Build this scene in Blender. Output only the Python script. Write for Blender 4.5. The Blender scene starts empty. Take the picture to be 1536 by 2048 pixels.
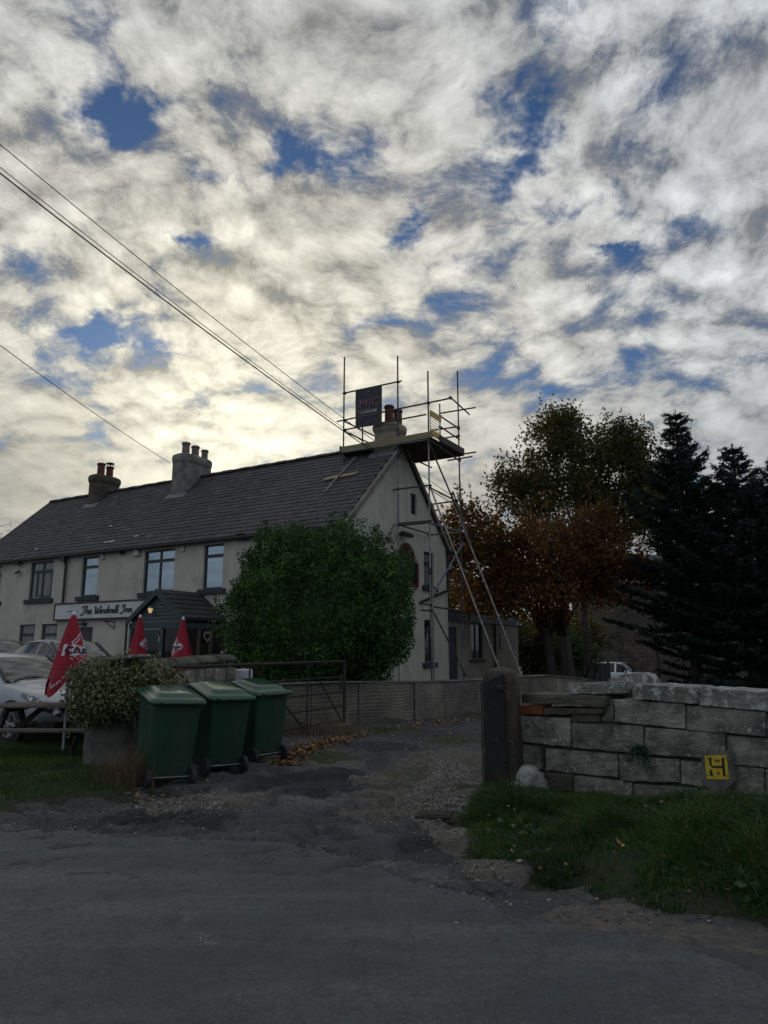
import bpy, bmesh, math, random
import numpy as np
from mathutils import Vector, Matrix

random.seed(7)
rng = np.random.default_rng(11)
SC = bpy.context.scene
COL = SC.collection

# ------------------------------------------------------------------ camera
FPX, PITCH, EYE = 1420.0, math.radians(11.0), 1.56
cam_d = bpy.data.cameras.new("camera")
cam = bpy.data.objects.new("camera", cam_d)
COL.objects.link(cam)
cam.location = (0, 0, EYE)
cam.rotation_euler = (math.radians(90) + PITCH, 0, 0)
cam_d.sensor_fit = 'VERTICAL'
cam_d.sensor_height = 24.0
cam_d.lens = 24.0 * FPX / 2048.0
cam_d.clip_start = 0.05
cam_d.clip_end = 3000
SC.camera = cam

# ------------------------------------------------------------------ sky, sun, exposure
SUN_AZ, SUN_EL = math.radians(-13.0), math.radians(15.5)      # azimuth from +Y towards +X
SUN_DIR = Vector((math.sin(SUN_AZ) * math.cos(SUN_EL), math.cos(SUN_AZ) * math.cos(SUN_EL), math.sin(SUN_EL)))


class NT:
    """tiny helper for node trees"""
    def __init__(self, tree):
        self.t = tree

    def n(self, typ, **kw):
        nd = self.t.nodes.new(typ)
        for k, v in kw.items():
            setattr(nd, k, v)
        return nd

    def l(self, a, b):
        self.t.links.new(a, b)

    def put(self, sock, val):
        if hasattr(val, 'is_output') or isinstance(val, bpy.types.NodeSocket):
            self.l(val, sock)
        else:
            sock.default_value = val

    def m(self, op, a, b=None, c=None, clamp=False):
        nd = self.n('ShaderNodeMath', operation=op, use_clamp=clamp)
        self.put(nd.inputs[0], a)
        if b is not None:
            self.put(nd.inputs[1], b)
        if c is not None:
            self.put(nd.inputs[2], c)
        return nd.outputs[0]

    def vm(self, op, a, b=None, scale=None):
        nd = self.n('ShaderNodeVectorMath', operation=op)
        self.put(nd.inputs[0], a)
        if b is not None:
            self.put(nd.inputs[1], b)
        if scale is not None:
            self.put(nd.inputs['Scale'], scale)
        return nd.outputs['Value'] if op in ('DOT_PRODUCT', 'LENGTH', 'DISTANCE') else nd.outputs[0]

    def mix(self, fac, a, b, blend='MIX'):
        nd = self.n('ShaderNodeMix', data_type='RGBA', blend_type=blend)
        self.put(nd.inputs[0], fac)
        self.put(nd.inputs[6], a if not isinstance(a, tuple) else (*a, 1) if len(a) == 3 else a)
        self.put(nd.inputs[7], b if not isinstance(b, tuple) else (*b, 1) if len(b) == 3 else b)
        return nd.outputs[2]

    def noise(self, vec, scale, detail=4, rough=0.55, dist=0.0, lac=2.0, dim='3D'):
        nd = self.n('ShaderNodeTexNoise')
        nd.noise_dimensions = dim
        if vec is not None:
            self.l(vec, nd.inputs['Vector'])
        nd.inputs['Scale'].default_value = scale
        nd.inputs['Detail'].default_value = detail
        nd.inputs['Roughness'].default_value = rough
        nd.inputs['Distortion'].default_value = dist
        nd.inputs['Lacunarity'].default_value = lac
        return nd

    def ramp(self, fac, stops, interp='LINEAR'):
        nd = self.n('ShaderNodeValToRGB')
        nd.color_ramp.interpolation = interp
        el = nd.color_ramp.elements
        while len(el) < len(stops):
            el.new(0.5)
        for e, (p, c) in zip(el, stops):
            e.position = p
            e.color = (*c, 1) if len(c) == 3 else c
        self.put(nd.inputs[0], fac)
        return nd.outputs[0]

    def sstep(self, x, a, b):
        nd = self.n('ShaderNodeMapRange', interpolation_type='SMOOTHSTEP')
        self.put(nd.inputs[0], x)
        nd.inputs[1].default_value = a
        nd.inputs[2].default_value = b
        return nd.outputs[0]


def px_dir(x, y):
    a, b = (x - 768) / FPX, -(y - 1024) / FPX
    return np.array([a, math.cos(PITCH) - b * math.sin(PITCH), math.sin(PITCH) + b * math.cos(PITCH)])


world = bpy.data.worlds.new("World")
SC.world = world
world.use_nodes = True
wt = NT(world.node_tree)
world.node_tree.nodes.clear()
sky = wt.n('ShaderNodeTexSky', sky_type='NISHITA', sun_disc=False)
sky.sun_elevation = SUN_EL
sky.sun_rotation = SUN_AZ
sky.air_density = 1.0
sky.dust_density = 0.3
sky.ozone_density = 2.5
tc = wt.n('ShaderNodeTexCoord').outputs['Generated']
sep = wt.n('ShaderNodeSeparateXYZ')
wt.l(tc, sep.inputs[0])
ZOFF = 0.30
zc = wt.m('ADD', wt.m('MAXIMUM', sep.outputs[2], 0.0), ZOFF)
comb = wt.n('ShaderNodeCombineXYZ')
wt.l(wt.m('DIVIDE', sep.outputs[0], zc), comb.inputs[0])
wt.l(wt.m('DIVIDE', sep.outputs[1], zc), comb.inputs[1])
q0 = comb.outputs[0]                                     # position on the cloud deck
warp = wt.noise(q0, 1.3, 2, dim='2D')
q = wt.vm('ADD', q0, wt.vm('SCALE', wt.vm('SUBTRACT', warp.outputs['Color'], (0.5, 0.5, 0.5)), scale=0.22))
warp2 = wt.noise(q0, 7.0, 3, dim='2D')
q = wt.vm('ADD', q, wt.vm('SCALE', wt.vm('SUBTRACT', warp2.outputs['Color'], (0.5, 0.5, 0.5)), scale=0.05))


def cloud_parts(vec):
    big = wt.noise(vec, 1.1, 3, 0.5, dim='2D').outputs[0]
    pf = []
    for sc, sm, ft in ((5.0, 0.35, 'SMOOTH_F1'), (13.0, 0.0, 'F1')):
        vor = wt.n('ShaderNodeTexVoronoi', feature=ft, voronoi_dimensions='2D')
        wt.l(vec, vor.inputs['Vector'])
        vor.inputs['Scale'].default_value = sc
        if sm:
            vor.inputs['Smoothness'].default_value = sm
        pf.append(wt.m('SUBTRACT', 0.75, vor.outputs['Distance']))
    fine = wt.noise(vec, 11.0, 12, 0.68, 0.0, dim='2D').outputs[0]
    d = wt.m('MULTIPLY', big, 0.40)
    d = wt.m('ADD', wt.m('ADD', d, 0.08), wt.m('MULTIPLY', pf[0], 0.48))
    d = wt.m('ADD', d, wt.m('MULTIPLY', pf[1], 0.24))
    return wt.m('ADD', d, wt.m('MULTIPLY', fine, 0.80)), pf, fine


dens, puffs, fine_n = cloud_parts(q)
sdir = Vector((SUN_DIR.x, SUN_DIR.y, 0)).normalized() * 0.05
dens_s, _, _ = cloud_parts(wt.vm('ADD', q, (sdir.x, sdir.y, 0.0)))


def deck(x, y):
    d = px_dir(x, y)
    d = d / np.linalg.norm(d)
    return np.array([d[0] / (d[2] + ZOFF), d[1] / (d[2] + ZOFF)])


# openings in the deck where the blue shows (positions on the cloud deck)
warp3 = wt.noise(q0, 4.0, 5, 0.65, dim='2D')
qg = wt.vm('ADD', q0, wt.vm('SCALE', wt.vm('SUBTRACT', warp3.outputs['Color'], (0.5, 0.5, 0.5)), scale=0.30))
gap = None
for (gx, gy, rx, ry, amp) in [
        (240, 200, 95, 66, .50), (60, 40, 120, 60, .20), (150, 110, 70, 60, .20), (1010, 300, 85, 72, .50), (930, 215, 55, 36, .24),
        (640, 320, 80, 42, .30), (480, 320, 62, 30, .24), (375, 512, 66, 24, .40), (190, 645, 90, 22, .36), (320, 670, 50, 18, .2),
        (810, 465, 48, 38, .38), (1380, 465, 120, 32, .22), (1210, 522, 56, 18, .32), (860, 605, 90, 18, .13), (750, 640, 36, 20, .2),
        (40, 505, 60, 36, .15), (110, 465, 45, 22, .15), (1050, 40, 60, 50, .2), (1160, 400, 50, 34, .24), (900, 520, 44, 24, .18),
        (1290, 170, 50, 50, .10), (620, 500, 34, 16, .10)]:
    c = deck(gx, gy)
    kx = 1 / abs(deck(gx + rx, gy)[0] - c[0])
    ky = 1 / np.linalg.norm(deck(gx, gy + ry) - c)
    w = wt.vm('MULTIPLY', wt.vm('SUBTRACT', qg, (c[0], c[1], 0.0)), (kx, ky, 0.0))
    g = wt.m('MULTIPLY', wt.m('EXPONENT', wt.m('MULTIPLY', wt.vm('DOT_PRODUCT', w, w), -1.0)), amp)
    gap = g if gap is None else wt.m('ADD', gap, g)
dens = wt.m('SUBTRACT', dens, gap)
# towards the horizon the deck is seen edge-on and closes up
low = wt.sstep(sep.outputs[2], 0.42, 0.12)
dens = wt.m('ADD', dens, wt.m('MULTIPLY', low, 0.10))
cover = wt.sstep(dens, 0.49, 0.88)
relief = wt.m('ADD', wt.m('SUBTRACT', dens_s, dens), wt.m('MULTIPLY', gap, -1.0))   # + : thicker towards the sun -> shaded side
thick = wt.sstep(dens, 0.90, 1.30)
cosang = wt.vm('DOT_PRODUCT', wt.vm('NORMALIZE', tc), tuple(SUN_DIR))
cpos = wt.m('MAXIMUM', cosang, 0.0)
glow = wt.m('POWER', cpos, 12.0)
glow2 = wt.m('POWER', cpos, 90.0)
wide = wt.m('POWER', wt.m('MULTIPLY', wt.m('ADD', cosang, 1.0), 0.5), 5.0)
hi = wt.m('SUBTRACT', 1.0, wt.m('MULTIPLY', wt.sstep(sep.outputs[2], 0.46, 0.16), 0.85))
lum = wt.m('ADD', 0.67, wt.m('MULTIPLY', wt.m('SUBTRACT', puffs[1], 0.38), wt.m('MULTIPLY', hi, 0.36)))
wisp = wt.noise(q, 30.0, 7, 0.74, 0.0, dim='2D').outputs[0]
lum = wt.m('ADD', lum, wt.m('MULTIPLY', wt.m('SUBTRACT', wisp, 0.5), wt.m('ADD', 0.08, wt.m('MULTIPLY', hi, 0.22))))
lum = wt.m('ADD', lum, wt.m('MULTIPLY', wt.m('SUBTRACT', puffs[0], 0.34), 0.35))
lum = wt.m('ADD', lum, wt.m('MULTIPLY', wt.m('SUBTRACT', fine_n, 0.5), wt.m('ADD', 0.30, wt.m('MULTIPLY', hi, 0.85))))
lum = wt.m('SUBTRACT', lum, wt.m('MULTIPLY', relief, wt.m('ADD', 0.2, wt.m('MULTIPLY', hi, 0.38))))
broad = wt.noise(q0, 1.7, 4, 0.55, dim='2D').outputs[0]
lum = wt.m('ADD', lum, wt.m('MULTIPLY', wt.m('SUBTRACT', broad, 0.5), wt.m('MULTIPLY', wt.m('SUBTRACT', 1.0, hi), 0.7)))
lum = wt.m('SUBTRACT', lum, wt.m('MULTIPLY', thick, 0.16))
lum = wt.m('MULTIPLY', wt.m('MAXIMUM', lum, 0.34), wt.m('ADD', 0.84, wt.m('ADD', wt.m('MULTIPLY', glow, 0.36), wt.m('MULTIPLY', glow2, 0.7))))
lum = wt.m('MULTIPLY', lum, wt.m('SUBTRACT', 1.0, wt.m('MULTIPLY', wt.sstep(sep.outputs[2], 0.30, 0.02), 0.35)))
tint = wt.mix(wide, (0.86, 0.95, 1.07), (1.0, 0.985, 0.925))
tint = wt.mix(glow, tint, (1.0, 0.94, 0.74))
SKY_STR = 0.10
cloudcol = wt.vm('SCALE', tint, scale=wt.m('MULTIPLY', lum, 0.80 / SKY_STR))
blue = wt.mix(1.0, sky.outputs[0], (0.31, 0.41, 0.54), 'MULTIPLY')
skycol = wt.mix(wt.m('MULTIPLY', cover, 0.97), blue, cloudcol)
bg = wt.n('ShaderNodeBackground')
bg.inputs['Strength'].default_value = SKY_STR
wt.l(skycol, bg.inputs['Color'])
wo = wt.n('ShaderNodeOutputWorld')
wt.l(bg.outputs[0], wo.inputs['Surface'])
world.cycles.sampling_method = 'MANUAL'
world.cycles.sample_map_resolution = 512

sun_d = bpy.data.lights.new("sun", 'SUN')
sun_d.energy = 1.0
sun_d.angle = math.radians(12)
sun_d.color = (1.0, 0.90, 0.74)
sun = bpy.data.objects.new("sun", sun_d)
COL.objects.link(sun)
sun.rotation_euler = SUN_DIR.to_track_quat('Z', 'Y').to_euler()

SC.view_settings.view_transform = 'Standard'
SC.view_settings.look = 'None'
SC.view_settings.gamma = 1.0
SC.view_settings.exposure = 0.15
SC.view_settings.use_curve_mapping = False
SC.cycles.max_bounces = 6
SC.cycles.diffuse_bounces = 3
SC.cycles.transparent_max_bounces = 8
SC.cycles.sample_clamp_indirect = 4.0
SC.cycles.use_denoising = True

# ------------------------------------------------------------------ geometry helpers
CAM = np.array([0.0, 0.0, EYE])


def V(*a):
    return np.array(a, dtype=float)


def on_z(x, y, z=0.0):
    r = px_dir(x, y)
    return CAM + r * ((z - EYE) / r[2])


def on_plane(x, y, P, n):
    r = px_dir(x, y)
    return CAM + r * (np.dot(P - CAM, n) / np.dot(r, n))


def at_depth(x, y, d):
    r = px_dir(x, y)
    return CAM + r * (d / r[1])


def unit(a):
    a = np.asarray(a, float)
    return a / max(np.linalg.norm(a), 1e-9)


UP = V(0, 0, 1)
FA = math.radians(59.1)
U = V(-math.sin(FA), math.cos(FA), 0)        # along the inn's front, away from the gable
W = V(math.cos(FA), math.sin(FA), 0)         # along the gable, away from the front
C0 = at_depth(690, 1200, 20.0)
C0[2] = 0.0


def BP(s, t, z):                             # inn coordinates: s along the front, t depth behind it
    return C0 + U * s + W * t + UP * z


def front_px(x, y, t=0.0):                   # pixel -> (s, z) on the plane parallel to the front at depth t
    p = on_plane(x, y, C0 + W * t, W)
    return float(np.dot(p - C0, U)), float(p[2])


def gable_px(x, y, s=0.0):                   # pixel -> (t, z) on the plane parallel to the gable
    p = on_plane(x, y, C0 + U * s, U)
    return float(np.dot(p - C0, W)), float(p[2])


class MB:
    def __init__(self):
        self.v, self.f = [], []

    def add(self, vs, fs):
        o = len(self.v)
        self.v += [tuple(map(float, p)) for p in vs]
        self.f += [tuple(i + o for i in f) for f in fs]
        return self

    def hexa(self, p):                        # 8 corners: bottom ring 0-3, top ring 4-7
        return self.add(p, [(0, 3, 2, 1), (4, 5, 6, 7), (0, 1, 5, 4), (1, 2, 6, 5), (2, 3, 7, 6), (3, 0, 4, 7)])

    def box(self, c, a, b, h):                # centre + half-axis vectors
        c, a, b, h = map(np.asarray, (c, a, b, h))
        return self.hexa([c - a - b - h, c + a - b - h, c + a + b - h, c - a + b - h,
                          c - a - b + h, c + a - b + h, c + a + b + h, c - a + b + h])

    def bbox(self, x0, y0, z0, x1, y1, z1):
        return self.hexa([(x0, y0, z0), (x1, y0, z0), (x1, y1, z0), (x0, y1, z0), (x0, y0, z1), (x1, y0, z1), (x1, y1, z1), (x0, y1, z1)])

    def ibox(self, s0, s1, t0, t1, z0, z1):   # box in inn coordinates
        return self.hexa([BP(s0, t0, z0), BP(s0, t1, z0), BP(s1, t1, z0), BP(s1, t0, z0),
                          BP(s0, t0, z1), BP(s0, t1, z1), BP(s1, t1, z1), BP(s1, t0, z1)])

    def tube(self, p0, p1, r0, r1=None, n=10, cap=True):
        r1 = r0 if r1 is None else r1
        p0, p1 = np.asarray(p0, float), np.asarray(p1, float)
        d = unit(p1 - p0)
        a = unit(np.cross(d, UP if abs(d[2]) < 0.9 else V(1, 0, 0)))
        b = np.cross(d, a)
        ring = [(math.cos(2 * math.pi * i / n), math.sin(2 * math.pi * i / n)) for i in range(n)]
        vs = [p0 + (a * c + b * s) * r0 for c, s in ring] + [p1 + (a * c + b * s) * r1 for c, s in ring]
        fs = [(i, (i + 1) % n, n + (i + 1) % n, n + i) for i in range(n)]
        if cap:
            fs += [tuple(range(n - 1, -1, -1)), tuple(range(n, 2 * n))]
        return self.add(vs, fs)

    def path(self, pts, rad, n=8):            # swept tube through points; rad: float or list
        pts = [np.asarray(p, float) for p in pts]
        if not hasattr(rad, '__len__'):
            rad = [rad] * len(pts)
        vs, fs = [], []
        a = None
        for i, p in enumerate(pts):
            d = unit(pts[min(i + 1, len(pts) - 1)] - pts[max(i - 1, 0)])
            if a is None:
                a = unit(np.cross(d, UP if abs(d[2]) < 0.9 else V(1, 0, 0)))
            else:
                a = unit(a - d * np.dot(a, d))
            b = np.cross(d, a)
            for k in range(n):
                an = 2 * math.pi * k / n
                vs.append(p + (a * math.cos(an) + b * math.sin(an)) * rad[i])
        for i in range(len(pts) - 1):
            for k in range(n):
                k2 = (k + 1) % n
                fs.append((i * n + k, i * n + k2, (i + 1) * n + k2, (i + 1) * n + k))
        fs += [tuple(range(n - 1, -1, -1)), tuple(range((len(pts) - 1) * n, len(pts) * n))]
        return self.add(vs, fs)

    def lathe(self, c, prof, n=20, axis=UP):  # prof: (r, h)
        c, axis = np.asarray(c, float), unit(axis)
        a = unit(np.cross(axis, V(0, 1, 0) if abs(axis[1]) < 0.9 else V(1, 0, 0)))
        b = np.cross(axis, a)
        vs, fs = [], []
        for r, h in prof:
            for k in range(n):
                an = 2 * math.pi * k / n
                vs.append(c + axis * h + (a * math.cos(an) + b * math.sin(an)) * r)
        for i in range(len(prof) - 1):
            for k in range(n):
                k2 = (k + 1) % n
                fs.append((i * n + k, i * n + k2, (i + 1) * n + k2, (i + 1) * n + k))
        fs += [tuple(range(n - 1, -1, -1)), tuple(range((len(prof) - 1) * n, len(prof) * n))]
        return self.add(vs, fs)

    def prism(self, poly, d):                 # polygon (3d points) extruded by vector d
        n = len(poly)
        poly = [np.asarray(p, float) for p in poly]
        d = np.asarray(d, float)
        return self.add(poly + [p + d for p in poly],
                        [tuple(range(n - 1, -1, -1)), tuple(range(n, 2 * n))] + [(i, (i + 1) % n, n + (i + 1) % n, n + i) for i in range(n)])

    def build(self, name, mat, parent=None, smooth=False, bevel=0.0, fix=True):
        return link_mesh(name, self.v, self.f, mat, parent, smooth, bevel, fix)


def link_mesh(name, v, f, mat, parent=None, smooth=False, bevel=0.0, fix=True):
    me = bpy.data.meshes.new(name)
    me.from_pydata(v, [], f)
    if fix or bevel:
        bm = bmesh.new()
        bm.from_mesh(me)
        if bevel:
            bmesh.ops.remove_doubles(bm, verts=bm.verts, dist=1e-5)
        bmesh.ops.recalc_face_normals(bm, faces=bm.faces)
        if bevel:
            bmesh.ops.bevel(bm, geom=[e for e in bm.edges if e.is_manifold and e.calc_face_angle(0) > 0.35], offset=bevel, segments=2, affect='EDGES', clamp_overlap=True)
        bm.to_mesh(me)
        bm.free()
    return link_obj(name, me, mat, parent, smooth)


def link_obj(name, me, mat, parent=None, smooth=False):
    if mat is not None and len(me.materials) == 0:
        me.materials.append(mat)
    o = bpy.data.objects.new(name, me)
    COL.objects.link(o)
    if smooth:
        me.polygons.foreach_set('use_smooth', np.ones(len(me.polygons), bool))
    if parent is not None:
        set_parent(o, parent)
    return o


WORLD_M = {}


def mworld(o):
    m = Matrix.LocRotScale(o.location, o.rotation_euler, o.scale)
    return mworld(o.parent) @ o.matrix_parent_inverse @ m if o.parent else m


def set_parent(o, p):
    o.parent = p
    o.matrix_parent_inverse = mworld(p).inverted()


def tag(o, label=None, cat=None, group=None, kind=None):
    for k, x in (('label', label), ('category', cat), ('group', group), ('kind', kind)):
        if x:
            o[k] = x
    return o


def thing(name, label, cat, loc=(0, 0, 0), rz=0.0, group=None):
    o = bpy.data.objects.new(name, None)
    COL.objects.link(o)
    o.location = tuple(map(float, loc))
    o.rotation_euler = (0, 0, rz)
    o.empty_display_size = 0.2
    return tag(o, label, cat, group)


def copy_tree(o, parent=None):
    c = o.copy()
    COL.objects.link(c)
    if parent is not None:
        c.parent = parent
    for ch in list(o.children):
        copy_tree(ch, c)
    return c


def fast_mesh(name, verts, faces_n, mat, parent=None, smooth=False, nper=4):
    """verts (N,3) array; faces made of consecutive runs of nper verts, or an (M,k) index array"""
    me = bpy.data.meshes.new(name)
    verts = np.ascontiguousarray(verts, dtype=np.float32)
    if faces_n is None:
        idx = np.arange(len(verts), dtype=np.int32)
        k = nper
    else:
        k = faces_n.shape[1]
        idx = np.ascontiguousarray(faces_n.reshape(-1), dtype=np.int32)
    nf = len(idx) // k
    me.vertices.add(len(verts))
    me.vertices.foreach_set('co', verts.reshape(-1))
    me.loops.add(len(idx))
    me.loops.foreach_set('vertex_index', idx)
    me.polygons.add(nf)
    me.polygons.foreach_set('loop_start', np.arange(0, nf * k, k, dtype=np.int32))
    me.polygons.foreach_set('loop_total', np.full(nf, k, dtype=np.int32))
    if smooth:
        me.polygons.foreach_set('use_smooth', np.ones(nf, bool))
    me.update(calc_edges=True)
    me.validate()
    return link_obj(name, me, mat, parent)


# numpy value noise -------------------------------------------------------
def _hash(ix, iy, seed):
    h = (ix.astype(np.int64) * 374761393 + iy.astype(np.int64) * 668265263 + seed * 1442695041) & 0xffffffff
    h = ((h ^ (h >> 13)) * 1274126177) & 0xffffffff
    return ((h ^ (h >> 16)) & 0xffff) / 65535.0


def vnoise(x, y, seed=0):
    x, y = np.asarray(x, float), np.asarray(y, float)
    ix, iy = np.floor(x), np.floor(y)
    fx, fy = x - ix, y - iy
    fx, fy = fx * fx * (3 - 2 * fx), fy * fy * (3 - 2 * fy)
    a, b = _hash(ix, iy, seed), _hash(ix + 1, iy, seed)
    c, d = _hash(ix, iy + 1, seed), _hash(ix + 1, iy + 1, seed)
    return (a * (1 - fx) + b * fx) * (1 - fy) + (c * (1 - fx) + d * fx) * fy


def fbm(x, y, seed=0, oct=4, gain=0.5):
    s, amp, tot = 0.0, 1.0, 0.0
    for o in range(oct):
        s = s + amp * vnoise(np.asarray(x) * 2 ** o, np.asarray(y) * 2 ** o, seed + o * 17)
        tot += amp
        amp *= gain
    return s / tot


def sm(x, a, b):
    t = np.clip((np.asarray(x, float) - a) / (b - a), 0, 1)
    return t * t * (3 - 2 * t)


# ------------------------------------------------------------------ materials
def material(name):
    m = bpy.data.materials.new(name)
    m.use_nodes = True
    t = NT(m.node_tree)
    bs = m.node_tree.nodes['Principled BSDF']
    return m, t, bs


def pm(name, c1, c2=None, scale=3.0, rough=0.8, bump=0.0, bscale=40.0, metal=0.0, rand=0.0, spots=None, spot_scale=8.0,
       spot_lim=(0.55, 0.68), detail=6, stretch=None, spec=0.5, bdist=0.01, streak=None, coat=0.0):
    m, t, bs = material(name)
    co = t.n('ShaderNodeTexCoord').outputs['Object']
    if stretch:
        mp = t.n('ShaderNodeMapping')
        t.l(co, mp.inputs[0])
        mp.inputs['Scale'].default_value = stretch
        co = mp.outputs[0]
    col = (*c1, 1)
    if c2 is not None:
        f = t.noise(co, scale, detail, 0.6).outputs[0]
        col = t.mix(t.sstep(f, 0.32, 0.68), c1, c2)
    if spots is not None:
        f = t.noise(co, spot_scale, 6, 0.65).outputs[0]
        col = t.mix(t.sstep(f, *spot_lim), col, spots)
    if streak is not None:                     # vertical run-off stains
        mp = t.n('ShaderNodeMapping')
        t.l(t.n('ShaderNodeTexCoord').outputs['Object'], mp.inputs[0])
        mp.inputs['Scale'].default_value = (2.2, 2.2, 0.16)
        f = t.noise(mp.outputs[0], 1.0, 7, 0.7).outputs[0]
        col = t.mix(t.m('MULTIPLY', t.sstep(f, 0.48, 0.78), streak[1]), col, streak[0])
    if rand:
        oi = t.n('ShaderNodeObjectInfo').outputs['Random']
        hs = t.n('ShaderNodeHueSaturation')
        t.put(hs.inputs['Color'], col)
        t.l(t.m('ADD', 1 - rand, t.m('MULTIPLY', oi, 2 * rand)), hs.inputs['Value'])
        t.l(t.m('ADD', 0.5 - 0.02, t.m('MULTIPLY', oi, 0.04)), hs.inputs['Hue'])
        col = hs.outputs[0]
    t.put(bs.inputs['Base Color'], col)
    bs.inputs['Roughness'].default_value = rough
    bs.inputs['Metallic'].default_value = metal
    bs.inputs['Specular IOR Level'].default_value = spec
    if coat:
        bs.inputs['Coat Weight'].default_value = coat
        bs.inputs['Coat Roughness'].default_value = 0.06
    if bump:
        f = t.noise(co, bscale, 7, 0.65).outputs[0]
        b = t.n('ShaderNodeBump')
        b.inputs['Strength'].default_value = bump
        b.inputs['Distance'].default_value = bdist
        t.l(f, b.inputs['Height'])
        t.l(b.outputs[0], bs.inputs['Normal'])
    return m


def leafmat(name, cols, rough=0.55, trans=0.30, spec=0.35, clump=0.0, cscale=1.2):
    m, t, bs = material(name)
    r = t.n('ShaderNodeNewGeometry').outputs['Random Per Island']
    stops = [(i / max(len(cols) - 1, 1), c) for i, c in enumerate(cols)]
    col = t.ramp(r, stops)
    if clump:                                  # whole sprays of younger, paler or older, deeper leaves
        co = t.n('ShaderNodeTexCoord').outputs['Object']
        f = t.noise(co, cscale, 4, 0.6).outputs[0]
        hs = t.n('ShaderNodeHueSaturation')
        t.l(col, hs.inputs['Color'])
        t.l(t.m('ADD', 1 - clump, t.m('MULTIPLY', t.sstep(f, 0.3, 0.7), 2 * clump)), hs.inputs['Value'])
        t.l(t.m('ADD', 0.515, t.m('MULTIPLY', f, -0.03)), hs.inputs['Hue'])
        col = hs.outputs[0]
    t.l(col, bs.inputs['Base Color'])
    bs.inputs['Roughness'].default_value = rough
    bs.inputs['Specular IOR Level'].default_value = spec
    tr = t.n('ShaderNodeBsdfTranslucent')
    t.l(col, tr.inputs['Color'])
    mx = t.n('ShaderNodeMixShader')
    mx.inputs[0].default_value = trans
    t.l(bs.outputs[0], mx.inputs[1])
    t.l(tr.outputs[0], mx.inputs[2])
    t.l(mx.outputs[0], m.node_tree.nodes['Material Output'].inputs['Surface'])
    return m


def glassmat(name, tint, rough=0.03, spec=1.0, ior=1.6):
    m, t, bs = material(name)
    bs.inputs['Base Color'].default_value = (*tint, 1)
    bs.inputs['Roughness'].default_value = rough
    bs.inputs['IOR'].default_value = ior
    bs.inputs['Specular IOR Level'].default_value = spec
    return m


M = {}
M['render'] = pm('cream_render', (0.53, 0.505, 0.44), (0.44, 0.42, 0.365), 1.2, 0.9, 0.5, 60, spots=(0.36, 0.34, 0.29), spot_scale=.9, spot_lim=(.52, .72), streak=((0.27, 0.255, 0.22), 0.5), bdist=0.006)
M['render_dirty'] = pm('dirty_render', (0.30, 0.28, 0.25), (0.15, 0.145, 0.13), 2.2, 0.95, 0.8, 30, streak=((0.09, 0.09, 0.08), 0.6))
M['tile'] = pm('roof_slate', (0.066, 0.059, 0.064), (0.044, 0.040, 0.044), 1.3, 0.75, 0.4, 25, rand=0.16)
M['ridge'] = pm('ridge_tile', (0.10, 0.085, 0.08), (0.05, 0.045, 0.045), 3, 0.9, 0.5, 30, rand=0.2)
M['under'] = pm('roof_underlay', (0.035, 0.032, 0.032), None, rough=0.95)
M['verge'] = pm('verge_mortar', (0.22, 0.20, 0.17), (0.13, 0.12, 0.10), 4, 0.95, 0.6, 40)
M['frame'] = pm('slate_blue_paint', (0.035, 0.052, 0.060), (0.027, 0.040, 0.047), 6, 0.5)
M['sill'] = pm('dark_painted_stone', (0.040, 0.047, 0.053), (0.028, 0.032, 0.036), 7, 0.75, 0.3, 50)
M['black'] = pm('black_paint', (0.012, 0.013, 0.014), (0.02, 0.02, 0.021), 9, 0.45)
M['glass'] = glassmat('window_glass', (0.010, 0.013, 0.016), 0.02, 0.9, 1.9)
M['glass_dark'] = glassmat('dark_glass', (0.006, 0.007, 0.008), 0.05, 0.5, 1.45)
M['curtain'] = pm('net_curtain', (0.34, 0.34, 0.33), (0.16, 0.16, 0.16), 22, 0.95, stretch=(1, 1, 0.03))
M['sandstone'] = pm('weathered_sandstone', (0.31, 0.295, 0.250), (0.105, 0.103, 0.093), 4.2, 0.95, 1.0, 38, rand=0.28, spots=(0.42, 0.42, 0.385), spot_scale=16.0, spot_lim=(0.54, 0.68), bdist=0.03)
M['lichen'] = pm('lichened_coping', (0.25, 0.245, 0.215), (0.14, 0.138, 0.12), 4, 0.95, 1.0, 22, rand=0.12, spots=(0.46, 0.465, 0.43), spot_scale=11, spot_lim=(0.48, 0.60), bdist=0.03)
M['moss_stone'] = pm('mossy_stone', (0.12, 0.11, 0.085), (0.05, 0.055, 0.035), 3, 0.95, 0.9, 20, rand=0.15, spots=(0.24, 0.24, 0.2), spot_scale=8, spot_lim=(0.6, 0.7), bdist=0.02)
M['darkstone'] = pm('dark_gate_stone', (0.085, 0.068, 0.050), (0.026, 0.024, 0.022), 2.4, 0.95, 1.0, 45, spots=(0.13, 0.115, 0.09), spot_scale=18, spot_lim=(0.55, 0.68), bdist=0.03)
M['mortar'] = pm('old_mortar', (0.075, 0.068, 0.055), (0.035, 0.032, 0.028), 6, 1.0, 0.8, 30)
M['brick'] = pm('orange_brick', (0.33, 0.10, 0.04), (0.18, 0.06, 0.03), 9, 0.9, 0.6, 40)
M['pale_stone'] = pm('pale_boulder', (0.40, 0.40, 0.37), (0.22, 0.22, 0.20), 5, 0.95, 1.0, 18, bdist=0.02)
M['concrete'] = pm('grey_concrete', (0.16, 0.155, 0.14), (0.09, 0.088, 0.08), 8, 0.95, 0.6, 50)
M['whitewash'] = pm('whitewashed_stone', (0.50, 0.52, 0.54), (0.38, 0.40, 0.42), 5, 0.9, 0.4, 40)
M['rust'] = pm('rusty_iron', (0.055, 0.038, 0.028), (0.025, 0.022, 0.022), 14, 0.8, 0.3, 80, metal=0.3)
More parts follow.
